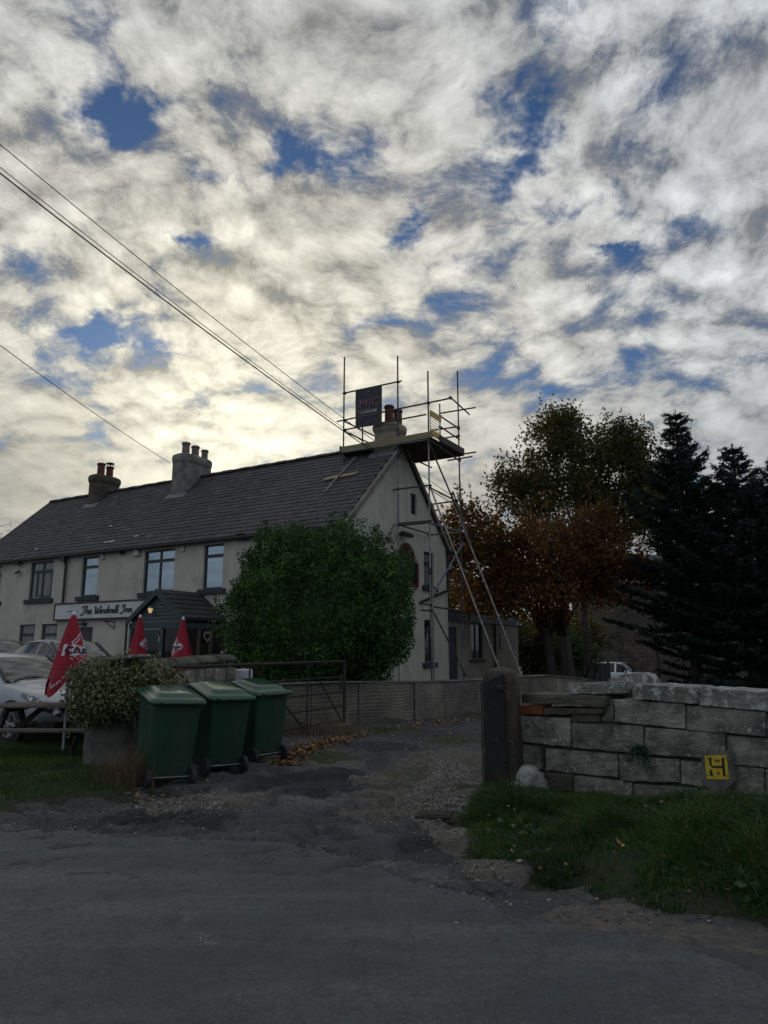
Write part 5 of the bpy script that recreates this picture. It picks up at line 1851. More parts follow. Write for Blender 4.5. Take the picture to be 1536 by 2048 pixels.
# ------------------------------------------------------------------ stone wall on the right
sw = thing('stone_wall', 'old coursed sandstone wall with lichened copings right of the drive', 'stone wall', WALL_A + WALL_DIR * 2)
def WPX(x, y, d=0.0):                                  # crop pixel -> point on the wall face
    return on_plane(900 + x / 2.415, 1300 + y / 2.415, WALL_A + WALL_N * d, WALL_N)
STONES = [
    ('coping_stone', 'lichen', [(562, 163), (798, 153), (806, 213), (562, 213)], .02, .50),
    ('coping_stone', 'lichen', [(880, 168), (1168, 180), (1199, 262), (880, 236)], .05, .55),
    ('coping_stone', 'lichen', [(1205, 184), (1575, 208), (1575, 300), (1205, 266)], .05, .55),
    ('coping_stone', 'lichen', [(1582, 208), (1900, 232), (1900, 330), (1582, 300)], .05, .55),
    ('slab', 'moss_stone', [(345, 213), (752, 222), (752, 272), (345, 256)], .05, .5),
    ('brick', 'brick', [(332, 268), (445, 268), (446, 314), (332, 308)], .03, .2),
    ('slab', 'moss_stone', [(452, 280), (742, 284), (738, 306), (456, 316)], .03, .4),
    ('stone', 'moss_stone', [(585, 310), (722, 312), (722, 346), (588, 350)], .02, .4),
    ('stone', 'sandstone', [(757, 236), (790, 240), (790, 344), (730, 342)], -.03, .4),
    ('stone', 'sandstone', [(795, 238), (1135, 263), (1137, 381), (795, 346)], .02, .4),
    ('stone', 'sandstone', [(1142, 267), (1523, 302), (1524, 419), (1142, 386)], .03, .4),
    ('stone', 'sandstone', [(1530, 304), (1880, 335), (1880, 450), (1531, 420)], .02, .4),
    ('stone', 'sandstone', [(328, 320), (581, 330), (582, 469), (324, 441)], .03, .4),
    ('stone', 'sandstone', [(590, 352), (932, 368), (936, 502), (590, 471)], .02, .4),
    ('stone', 'sandstone', [(943, 374), (1326, 406), (1329, 530), (943, 504)], .025, .4),
    ('stone', 'sandstone', [(1336, 414), (1700, 440), (1700, 582), (1336, 553)], .02, .4),
    ('stone', 'sandstone', [(1707, 440), (1950, 460), (1950, 600), (1707, 583)], .02, .4),
    ('stone', 'sandstone', [(334, 456), (430, 464), (436, 578), (340, 576)], .02, .4),
    ('stone', 'sandstone', [(463, 473), (808, 506), (812, 616), (462, 582)], .03, .4),
    ('stone', 'sandstone', [(818, 507), (1104, 532), (1108, 640), (818, 632)], .02, .4),
    ('stone', 'sandstone', [(1113, 533), (1215, 545), (1222, 660), (1113, 645)], .02, .4),
    ('stone', 'sandstone', [(1222, 545), (1358, 562), (1362, 680), (1226, 664)], .0, .4),
    ('stone', 'sandstone', [(1366, 563), (1515, 575), (1518, 705), (1366, 690)], .02, .4),
    ('stone', 'sandstone', [(1522, 576), (1800, 600), (1800, 740), (1522, 712)], .02, .4),
    ('stone', 'moss_stone', [(345, 586), (590, 602), (590, 680), (345, 668)], .04, .4),
    ('stone', 'sandstone', [(596, 606), (880, 640), (880, 720), (596, 690)], .02, .4),
    ('stone', 'sandstone', [(886, 646), (1200, 668), (1200, 760), (886, 730)], .02, .4),
    ('stone', 'sandstone', [(1206, 672), (1520, 712), (1520, 800), (1206, 770)], .02, .4),
]
for nm, mt, quad, proud, dep in STONES:
    jit = random.uniform(-.008, .012)
    f_ = [WPX(x, y, proud + jit + (.012 if i < 2 else 0) * random.uniform(-1, 1)) for i, (x, y) in enumerate(quad)]
    bk_ = [p - WALL_N * dep for p in f_]
    for k in range(4):
        bk_[k] = bk_[k] + UP * random.uniform(-.01, .01)
    mb = MB().hexa([f_[3], f_[2], bk_[2], bk_[3], f_[0], f_[1], bk_[1], bk_[0]])
    rough(mb, nm, mt, sw, amp=.010 if nm != 'brick' else .004, cuts=8 if nm != 'brick' else 1, rnd=.005 if nm != 'brick' else .004, freq=11, smooth=False)
# mortar core
c0_, c1_ = WPX(336, 200), WPX(2100, 300)
mb = MB()
A0, A1 = WALL_A + WALL_DIR * .12, WALL_A + WALL_DIR * 4.6
h0, h1 = WPX(345, 262)[2] - .02, WPX(1500, 300)[2] - .06
mb.hexa([A0 - WALL_N * .04 - UP * .1, A1 - WALL_N * .04 - UP * .1, A1 - WALL_N * .36 - UP * .1, A0 - WALL_N * .36 - UP * .1,
         A0 - WALL_N * .04 + UP * (h0 - .1), A1 - WALL_N * .04 + UP * h1, A1 - WALL_N * .36 + UP * h1, A0 - WALL_N * .36 + UP * (h0 - .1)])
mb.build('mortar_core', M['mortar'], sw)
# loose boulder lying on the wall head behind the copings
pts = [WPX(x, y, -.28) for x, y in ((745, 146), (830, 116), (945, 110), (978, 166), (965, 232), (800, 228))]
rough(MB().prism(pts, -WALL_N * .25), 'loose_stone', 'lichen', sw, amp=.02, cuts=2, rnd=.03)

# gate post ------------------------------------------------------------------------
gp = on_z(1003, 1592)
def post_mesh(c, w, d, h, seed, lean=(0, 0), n=24, rot=0.0, roundtop=.16):
    vs, fs = [], []
    prof = [(1.04, -0.15), (1.04, 0.0), (1.03, .2), (1.0, .5), (.98, .8), (.98, h - roundtop), (.94, h - roundtop * .55), (.80, h - roundtop * .2), (.5, h - .02), (.15, h)]
    prof2 = []
    for a, b in zip(prof[:-1], prof[1:]):
        for k in range(3):
            prof2.append((a[0] + (b[0] - a[0]) * k / 3, a[1] + (b[1] - a[1]) * k / 3))
    prof2.append(prof[-1])
    cr, sr = math.cos(rot), math.sin(rot)
    for k, z in prof2:
        for i in range(n):
            an = 2 * math.pi * i / n
            cx, sx = math.cos(an), math.sin(an)
            e = .20
            x = math.copysign(abs(cx) ** e, cx) * w / 2 * k
            y = math.copysign(abs(sx) ** e, sx) * d / 2 * k
            q_ = Vector((x * 5 + seed, y * 5, z * 4))
            j = 1 + .05 * mnoise.noise(q_) + .04 * mnoise.noise(q_ * 3) + .03 * mnoise.noise(q_ * 8)
            x, y = x * j + lean[0] * z, y * j + lean[1] * z
            vs.append((c[0] + x * cr - y * sr, c[1] + x * sr + y * cr, c[2] + z))
    for r in range(len(prof2) - 1):
        for i in range(n):
            i2 = (i + 1) % n
            fs.append((r * n + i, r * n + i2, (r + 1) * n + i2, (r + 1) * n + i))
    fs.append(tuple(range((len(prof2) - 1) * n, len(prof2) * n)))
    return MB().add(vs, fs)


M['tarred'] = pm('blackened_stone', (0.030, 0.028, 0.027), (0.016, 0.016, 0.017), 5, 0.9, 1.0, 40, spots=(0.07, 0.065, 0.06), spot_scale=20, spot_lim=(.6, .72), bdist=.03)
gpo = thing('gate_post', 'round-topped dark stone gatepost at the end of the stone wall', 'gatepost', gp)
post_mesh(V(gp[0] + .05, gp[1] + .12, 0), .40, .40, 1.37, 3, rot=-.3, roundtop=.24).build('shaft', M['darkstone'], gpo, smooth=True)
hk = on_plane(1000, 1376, V(0, gp[1] - .12, 0), V(0, 1, 0))
gx_, gy_ = gp[0] + .05, gp[1] + .12
sl_a = [V(gx_ - .225, gy_ - .20, -.1), V(gx_ + .0, gy_ - .255, -.1), V(gx_ + .05, gy_ + .10, -.1), V(gx_ - .215, gy_ + .17, -.1)]
sl_b = [p * V(1, 1, 0) + UP * z for p, z in zip(sl_a, (1.20, 1.31, 1.31, 1.20))]
rough(MB().hexa(sl_a + sl_b), 'tarred_face', 'tarred', gpo, amp=.012, cuts=7, rnd=.012, freq=7, smooth=False)
MB().lathe(hk, [(.04, -.05), (.045, 0), (.03, .025), (.012, .03)], 10, V(-.1, -1, 0)).build('iron_pin', M['rust'], gpo)

# pale boulder at its foot
rb = on_z(1046, 1592)
bmx = MB()
ico = bmesh.new()
bmesh.ops.create_icosphere(ico, subdivisions=4, radius=1)
for v in ico.verts:
    q_ = v.co * 1.6 + Vector((3, 1, 7))
    k = 1 + .25 * mnoise.noise(q_) + .12 * mnoise.noise(q_ * 2.5) + .08 * mnoise.noise(q_ * 6) + .04 * mnoise.noise(q_ * 14)
    v.co = Vector((v.co.x * .24 * k, v.co.y * .19 * k, v.co.z * .20 * k))
me = bpy.data.meshes.new('pale_boulder')
ico.to_mesh(me)
ico.free()
bo = link_obj('boulder', me, M['pale_stone'], None, False)
bo.location = (rb[0] + .03, rb[1], .12)
tag(bo, 'pale grey boulder at the foot of the round-topped gatepost', 'boulder')

# hydrant marker ---------------------------------------------------------------------
hm = thing('hydrant_marker', 'small concrete post with a yellow H hydrant plate before the stone wall', 'marker post', WPX(1290, 690, .1))
def HP(x, y, d):
    return on_plane(1380 + x / 12.8, 1480 + y / 12.8, WALL_A + WALL_N * d, WALL_N)
mb = MB()
mb.prism([HP(x, y, .15) for x, y in ((270, 300), (1010, 300), (1130, 1080), (980, 1250), (960, 1700), (520, 1700), (480, 1250), (290, 1040))], -WALL_N * .09)
mb.build('concrete_post', M['concrete'], hm, bevel=.012)
mb = MB()
pp = [HP(x, y, .153) for x, y in ((375, 400), (940, 395), (1010, 1010), (440, 1000))]
mb.prism(pp, WALL_N * .006)
pl = mb.build('plate', M['yellow_plate'], hm)
mb = MB()
for quad in ([(478, 450), (545, 450), (562, 690), (500, 640)], [(500, 800), (560, 740), (590, 920), (520, 920)], [(800, 455), (868, 455), (910, 930), (848, 930)], [(548, 660), (830, 660), (833, 715), (553, 715)]):
    mb.prism([HP(x, y, .160) for x, y in quad], WALL_N * .0015)
mb.build('letter_h', M['black'], pl)
exh, eyh = unit(HP(800, 500, 0) - HP(500, 500, 0)), unit(HP(500, 400, 0) - HP(520, 700, 0))
put_text('upper_number', '100', .036, HP(690, 570, .162), exh, eyh, 'black', pl, bold=.0008)
put_text('lower_number', '10', .036, HP(715, 890, .162), exh, eyh, 'black', pl, bold=.0008)
for x, y in ((425, 455), (915, 455), (465, 900), (955, 915)):
    MB().lathe(HP(x, y, .159), [(.006, 0), (.006, .004), (.002, .006)], 8, WALL_N).build('screw', M['black'], pl)

# ------------------------------------------------------------------ retaining wall with combed render
rw = thing('retaining_wall', 'low wall with grey combed render along the far side of the drive', 'retaining wall', (LW0 + LW1) / 2)
m, t, bs = material('combed_render')
co = t.n('ShaderNodeTexCoord').outputs['Object']
n1 = t.noise(co, 2.0, 6, .6).outputs[0]
n2 = t.noise(co, 12, 5, .6).outputs[0]
mp = t.n('ShaderNodeMapping')
t.l(co, mp.inputs[0])
mp.inputs['Scale'].default_value = (1, 1, .15)
n3 = t.noise(mp.outputs[0], 4, 6, .7).outputs[0]
col = t.mix(t.sstep(n1, .35, .65), (0.17, 0.155, 0.125), (0.105, 0.095, 0.08))
col = t.mix(t.m('MULTIPLY', t.sstep(n3, .5, .75), .7), col, (0.05, 0.048, 0.04))
sepz = t.n('ShaderNodeSeparateXYZ')
t.l(co, sepz.inputs[0])
oi = t.n('ShaderNodeObjectInfo').outputs['Random']
hs = t.n('ShaderNodeHueSaturation')
t.l(col, hs.inputs['Color'])
t.l(t.m('ADD', .75, t.m('MULTIPLY', oi, .7)), hs.inputs['Value'])
t.l(hs.outputs[0], bs.inputs['Base Color'])
bs.inputs['Roughness'].default_value = .95
b1 = t.n('ShaderNodeBump')
b1.inputs['Strength'].default_value = .5
b1.inputs['Distance'].default_value = .01
t.l(n2, b1.inputs['Height'])
t.l(b1.outputs[0], bs.inputs['Normal'])
M['combed'] = m
LL = np.linalg.norm(LW1 - LW0)
def lw_top(a):
    return .84 + .03 * math.sin(a * .9) - .22 * float(sm(a, LL - 3.0, LL))
# front face with real combed ridges, panel by panel
cuts = [0, 1.55, 2.72, 3.55, 4.25, 5.1, 6.3, 7.6, 9.2, 10.6, LL]
for ci in range(len(cuts) - 1):
    a0, a1 = cuts[ci] + .006, cuts[ci + 1] - .006
    zig = ci >= 4
    proud = [.0, .02, .05, .03, .06, .035, .03, .035, .03, .03, .03][ci]
    na, nz = int((a1 - a0) / .06) + 2, 66
    A_, K_ = np.meshgrid(np.linspace(a0, a1, na), np.linspace(0, 1, nz))
    top = np.array([lw_top(a) for a in A_.reshape(-1)]).reshape(A_.shape)
    Zg = -.12 + K_ * (top + .12)
    wv = fbm(A_ * 1.3 + ci * 9, Zg * 1.3, 91 + ci, 3)
    ph = Zg * 14.0 + (wv - .5) * 2.2 + (0.35 * np.abs(((A_ * 7) % 1) - .5) * 2 if zig else 0)
    rid = (0.5 + 0.5 * np.cos(2 * np.pi * ph)) ** 2
    d = proud + (.009 if zig else .015) * rid * (.4 + .6 * fbm(A_ * 2, Zg * 4, 95 + ci, 2)) + .05 * (fbm(A_ * .8, Zg * 1.2, 97, 3) - .5)
    pos = LW0[None, None, :] + LWD * A_[..., None] - LWN * d[..., None] + UP * Zg[..., None]
    vs = pos.reshape(-1, 3)
    i = np.arange(na - 1)[None, :] + np.arange(nz - 1)[:, None] * na
    fs = np.stack([i, i + 1, i + 1 + na, i + na], -1).reshape(-1, 4)
    o = fast_mesh('render_panel', vs, fs, M['combed'], None, True)
    set_parent(o, rw)
mb = MB()
segs = 16
for k in range(segs):
    a0, a1 = LL * k / segs, LL * (k + 1) / segs
    p0, p1 = LW0 + LWD * a0, LW0 + LWD * a1
    mb.hexa([p0 + LWN * .02 - UP * .2, p1 + LWN * .02 - UP * .2, p1 + LWN * .3 - UP * .2, p0 + LWN * .3 - UP * .2,
             p0 + LWN * .02 + UP * lw_top(a0), p1 + LWN * .02 + UP * lw_top(a1), p1 + LWN * .3 + UP * lw_top(a1), p0 + LWN * .3 + UP * lw_top(a0)])
mb.build('wall_core', M['render_dirty'], rw)
for k in range(12):
    a0, a1 = LL * k / 12 + .004, LL * (k + 1) / 12 - .004
    p0, p1 = LW0 + LWD * a0, LW0 + LWD * a1
    z0, z1 = lw_top(a0), lw_top(a1)
    rough(MB().hexa([p0 - LWN * .07 + UP * z0, p1 - LWN * .07 + UP * z1, p1 + LWN * .32 + UP * z1, p0 + LWN * .32 + UP * z0,
                     p0 - LWN * .07 + UP * (z0 + .035), p1 - LWN * .07 + UP * (z1 + .035), p1 + LWN * .32 + UP * (z1 + .035), p0 + LWN * .32 + UP * (z0 + .035)]), 'coping', 'concrete', rw, amp=.006, cuts=1, rnd=.008)

# ------------------------------------------------------------------ left boundary wall, pier and end post
LB0, LB1 = V(-3.62, 10.0, 0), V(-2.86, 14.0, 0)
LBD = unit(LB1 - LB0)
LBN = V(LBD[1], -LBD[0], 0)                            # faces the drive
lbw = thing('boundary_wall', 'sandstone wall with a rounded coping behind the green bins', 'stone wall', (LB0 + LB1) / 2)
LBL = np.linalg.norm(LB1 - LB0)
rs = random.Random(21)
z = -.05
row = 0
while z < 1.2:
    hgt = rs.choice((.24, .27, .30))
    if z + hgt > 1.24:
        hgt = 1.27 - z
    a = -.1 - .2 * (row % 2)
    while a < LBL:
        l = rs.uniform(.35, .65)
        b_ = min(a + l, LBL)
        if b_ - max(a, 0) > .08:
            p0, p1 = LB0 + LBD * (max(a, 0) + .006), LB0 + LBD * (b_ - .006)
            o0 = LBN * rs.uniform(-.01, .02)
            rough(MB().hexa([p0 + o0 + UP * (z + .006), p1 + o0 + UP * (z + .006), p1 - LBN * .35 + UP * (z + .006), p0 - LBN * .35 + UP * (z + .006),
                             p0 + o0 + UP * (z + hgt - .006), p1 + o0 + UP * (z + hgt - .006), p1 - LBN * .35 + UP * (z + hgt - .006), p0 - LBN * .35 + UP * (z + hgt - .006)]), 'stone', 'sandstone', lbw, amp=.01, cuts=2, rnd=.008)
        a += l
    z += hgt
    row += 1
p0, p1 = LB0 - LBN * .03, LB1 - LBN * .03
MB().hexa([p0 - UP * .1, p1 - UP * .1, p1 - LBN * .29 - UP * .1, p0 - LBN * .29 - UP * .1, p0 + UP * 1.2, p1 + UP * 1.2, p1 - LBN * .29 + UP * 1.2, p0 - LBN * .29 + UP * 1.2]).build('mortar_core', M['mortar'], lbw)
for k in range(5):
    a0, a1 = LBL * k / 5 + .006, LBL * (k + 1) / 5 - .006
    pts = []
    for an in np.linspace(0, math.pi, 9):
        pts.append(LB0 + LBD * a0 - LBN * (.175 - math.cos(an) * .22) + UP * (1.272 + math.sin(an) * .13 + .02 * k))
    rough(MB().prism(pts, LBD * (a1 - a0)), 'coping_stone', 'moss_stone', lbw, amp=.008, cuts=2, rnd=0)
pe = LB1 + LBD * .35 + V(.02, 0, 0)
eo = post_mesh(pe, .34, .34, 1.20, 8, roundtop=.04).build('end_post', M['whitewash'], None, smooth=True)
tag(eo, 'whitewashed stone post where the boundary wall meets the retaining wall', 'post')

pier = thing('stone_pier', 'rough grey stone gate pier under the variegated ivy', 'pier', on_z(205, 1542))
pc = on_z(207, 1541) + V(0, .30, 0)
mb = MB()
f0 = [on_plane(x, y, V(0, pc[1] - .28, 0), V(0, 1, 0)) for x, y in ((158, 1560), (250, 1560), (262, 1440), (172, 1432))]
f1 = [p + V(.02, .55, 0) for p in f0]
mb.hexa([f0[0], f0[1], f1[1], f1[0], f0[3], f0[2], f1[2], f1[3]])
rough(mb, 'lower_block', 'concrete', pier, amp=.02, cuts=4, rnd=.035, freq=4)
mb = MB()
g0 = [f0[3] + V(.03, .03, .012), f0[2] + V(-.02, .03, .012), f1[2] + V(-.02, -.02, .012), f1[3] + V(.03, -.02, .012)]
mb.hexa(g0 + [p + UP * .55 for p in g0])
rough(mb, 'upper_block', 'sandstone', pier, amp=.015, cuts=3, rnd=.03)
cp_ = on_plane(258, 1315, V(0, 9.62, 0), V(0, 1, 0))
mb = MB().box(cp_, V(.21, -.03, .02), V(.03, .22, 0), V(0, 0, .028))
rough(mb, 'cap_slab', 'lichen', pier, amp=.008, cuts=2, rnd=.012)
for k in range(4):                                     # squared stones behind the bins, right of the pier
    z0_ = .0 + k * .26
    rough(MB().bbox(-3.30, 9.80, z0_ + .005, -2.92, 10.05, z0_ + .25), 'stone', 'moss_stone', lbw, amp=.012, cuts=2, rnd=.016)

# ------------------------------------------------------------------ field gate
GA, GB = V(-3.10, 10.75, 0), V(-0.82, 15.15, 0)
gd_ = unit(GB - GA)
gl = np.linalg.norm(GB - GA)
gate = thing('field_gate', 'rusty five-bar iron field gate standing open along the walls', 'gate', (GA + GB) / 2)
def gpnt(a, z):
    return GA + gd_ * a + UP * z
zt_ = lambda a: 1.30 - .02 * (1 - a / gl)
for z, r in ((1.0, .024), (.76, .016), (.53, .016), (.31, .016), (.09, .018)):
    MB().tube(gpnt(0, zt_(0) * z + .03), gpnt(gl, zt_(gl) * z + .03), r, n=8).build('rail', M['rust'], gate)
for a, r in ((0.0, .024), (gl * .36, .014), (gl * .72, .014), (gl, .03)):
    MB().tube(gpnt(a, .08), gpnt(a, zt_(a) + .03), r, n=8).build('stile', M['rust'], gate)
for a0, z0, a1, z1 in ((gl * .74, 1.28, gl * .985, .12), (gl * .38, 1.28, gl * .70, .12), (0.05, 1.26, gl * .34, .12)):
    MB().tube(gpnt(a0, z0), gpnt(a1, z1), .015, n=8).build('brace', M['rust'], gate)
MB().box(gpnt(gl - .15, .92), gd_ * .05, LWN * .012, UP * .16).build('latch', M['rust'], gate)

# ------------------------------------------------------------------ wheelie bins
def make_bin():
    b = thing('wheelie_bin', 'x', 'wheelie bin', (0, 0, 0), 0, 'green wheelie bins')
    wt_, dt_, wb, db, H0, H1 = .29, .345, .235, .255, .07, .985
    vs, fs = [], []
    n = 28
    rows = [(wb - .02, db - .02, H0), (wb, db, H0 + .03), (wb + .005, db + .01, .2), (wb + .028, db + .045, .55), (wt_ - .012, dt_ - .012, H1 - .06), (wt_ - .01, dt_ - .01, H1 - .055), (wt_ + .008, dt_ + .008, H1 - .05), (wt_ + .008, dt_ + .008, H1 - .012), (wt_ - .01, dt_ - .01, H1 - .01)]
    for hw, hd, z in rows:
        for i in range(n):
            an = 2 * math.pi * (i + .5) / n
            cx, sx = math.cos(an), math.sin(an)
            e = .22
            yy = math.copysign(abs(sx) ** e, sx) * hd
            vs.append((math.copysign(abs(cx) ** e, cx) * hw, yy + .02 * (1 - z), z + (.19 * yy * max(0, (z - .5) / .485))))
    for r in range(len(rows) - 1):
        for i in range(n):
            i2 = (i + 1) % n
            fs.append((r * n + i, r * n + i2, (r + 1) * n + i2, (r + 1) * n + i))
    fs += [tuple(range(n - 1, -1, -1)), tuple(range((len(rows) - 1) * n, len(rows) * n))]
    body = MB().add(vs, fs).build('body', M['bin'], b)
    sm_ = body.data
    # lid with raised panel and rounded rim
    def lrow(hw, hd, z, e=.2, tilt=.03):
        out = []
        for i in range(n):
            an = 2 * math.pi * (i + .5) / n
            cx, sx = math.cos(an), math.sin(an)
            y = math.copysign(abs(sx) ** e, sx) * hd
            out.append((math.copysign(abs(cx) ** e, cx) * hw, y - .01, z + .19 * y))
        return out
    lr = [(wt_ + .012, dt_ + .02, H1 - .035), (wt_ + .03, dt_ + .04, H1 - .03), (wt_ + .036, dt_ + .045, H1 - .005), (wt_ + .026, dt_ + .035, H1 + .018), (wt_ - .03, dt_ - .03, H1 + .034), (wt_ - .055, dt_ - .06, H1 + .038), (wt_ - .07, dt_ - .085, H1 + .068), (wt_ - .13, dt_ - .16, H1 + .075)]
    vs, fs = [], []
    for r in lr:
        vs += lrow(*r)
    for r in range(len(lr) - 1):
        for i in range(n):
            i2 = (i + 1) % n
            fs.append((r * n + i, r * n + i2, (r + 1) * n + i2, (r + 1) * n + i))
    fs += [tuple(range(n - 1, -1, -1)), tuple(range((len(lr) - 1) * n, len(lr) * n))]
    lid = MB().add(vs, fs).build('lid', M['binlid'], b, smooth=True)
    MB().path([(-.2, -.30, H1 - .05), (-.2, -.41, H1 - .07), (-.19, -.425, H1 - .08), (.19, -.425, H1 - .08), (.2, -.41, H1 - .07), (.2, -.30, H1 - .05)], .018, 10).build('handle', M['bin'], b, smooth=True)
    for k in (-1, 1):
        MB().box((k * .2, -.345, H1 - .085), V(.022, 0, 0), V(0, .04, 0), V(0, 0, .02)).build('hinge', M['bin'], b)
    # axle housing and wheels on the -Y side
    MB().tube((-.25, -.235, .10), (.25, -.235, .10), .009).build('axle', M['galv'], b)
    for k in (-1, 1):
        c = V(k * .245, -.245, .10)
        wh = MB().lathe(c - V(.028, 0, 0), [(.06, .0), (.085, .0), (.1, .006), (.1, .05), (.085, .056), (.06, .056)], 24, V(1, 0, 0)).build('wheel', M['rubber'], b)
        MB().lathe(c - V(.02, 0, 0), [(.0, 0), (.058, 0), (.058, .04), (.02, .046), (.0, .046)], 16, V(1, 0, 0)).build('hub', M['black'], wh)
    MB().bbox(-.075, -.250, .118, .075, -.215, .165).build('lift_recess', M['black'], b)
    return b


bin0 = make_bin()
BINS = [(-2.62, 8.86, 33, 'nearest green wheelie bin, with a bright reflection on its lid'), (-2.20, 9.78, 36, 'middle one of the three green wheelie bins'), (-1.82, 10.72, 45, 'farthest green wheelie bin, standing a little apart by the gate')]
for i, (x, y, a, lb) in enumerate(BINS):
    o = bin0 if i == 0 else copy_tree(bin0)
    o.location = (x, y, 0.0 + (.01 if i else .005))
    o.rotation_euler = (math.radians((-1.5, 1, 0)[i]), math.radians((2.5, 1.2, -1)[i]), math.radians(a))
    o['label'] = lb
    o.scale = (1.06, 1.06, 1.03)

# ------------------------------------------------------------------ picnic table
ptb = thing('picnic_table', 'weathered wooden picnic table on the lawn beside the red parasol', 'picnic table', (-5.25, 11.45, 0))
tx0, tx1 = -6.05, -4.30
tz = .70
for k, dy in enumerate((-.31, -.155, 0, .155, .31)):
    MB().bbox(tx0 + .01 * k, 11.45 + dy - .07, tz, tx1, 11.45 + dy + .07, tz + .035).build('table_plank', M['wood_old'], ptb, bevel=.005)
for sgn in (-1, 1):
    for q_ in (0, 1):
        y = 11.45 + sgn * (.66 + .13 * q_)
        MB().bbox(tx0 - .12 * (sgn < 0), y - .06, .395, tx1 + .1, y + .06, .43).build('seat_plank', M['wood_old'], ptb, bevel=.005)
for x in (tx0 + .28, tx1 - .28):
    for sgn in (-1, 1):
        a, b = V(x, 11.45 + sgn * .62, 0.0), V(x, 11.45 + sgn * .18, tz - .0)
        d_ = unit(b - a)
        sdv = np.cross(d_, V(1, 0, 0))
        MB().box((a + b) / 2, d_ * np.linalg.norm(b - a) / 2, sdv * .05, V(.022, 0, 0)).build('leg', M['wood_dark'], ptb)
    MB().bbox(x - .055 + .08, 11.45 - .8, .33, x - .012 + .08, 11.45 + .8, .39).build('cross_rail', M['wood_dark'], ptb)
    MB().bbox(x - .06 + .085, 11.45 - .36, .63, x - .015 + .085, 11.45 + .36, .695).build('cross_rail', M['wood_dark'], ptb)
for x, s_ in ((tx0 + .5, 1), (tx1 - .5, -1)):
    a, b = V(x - s_ * .14, 11.45, .36), V(x + s_ * .25, 11.45, tz)
    d_ = unit(b - a)
    MB().box((a + b) / 2, d_ * np.linalg.norm(b - a) / 2, np.cross(d_, V(0, 1, 0)) * .04, V(0, .02, 0)).build('brace', M['wood_dark'], ptb)

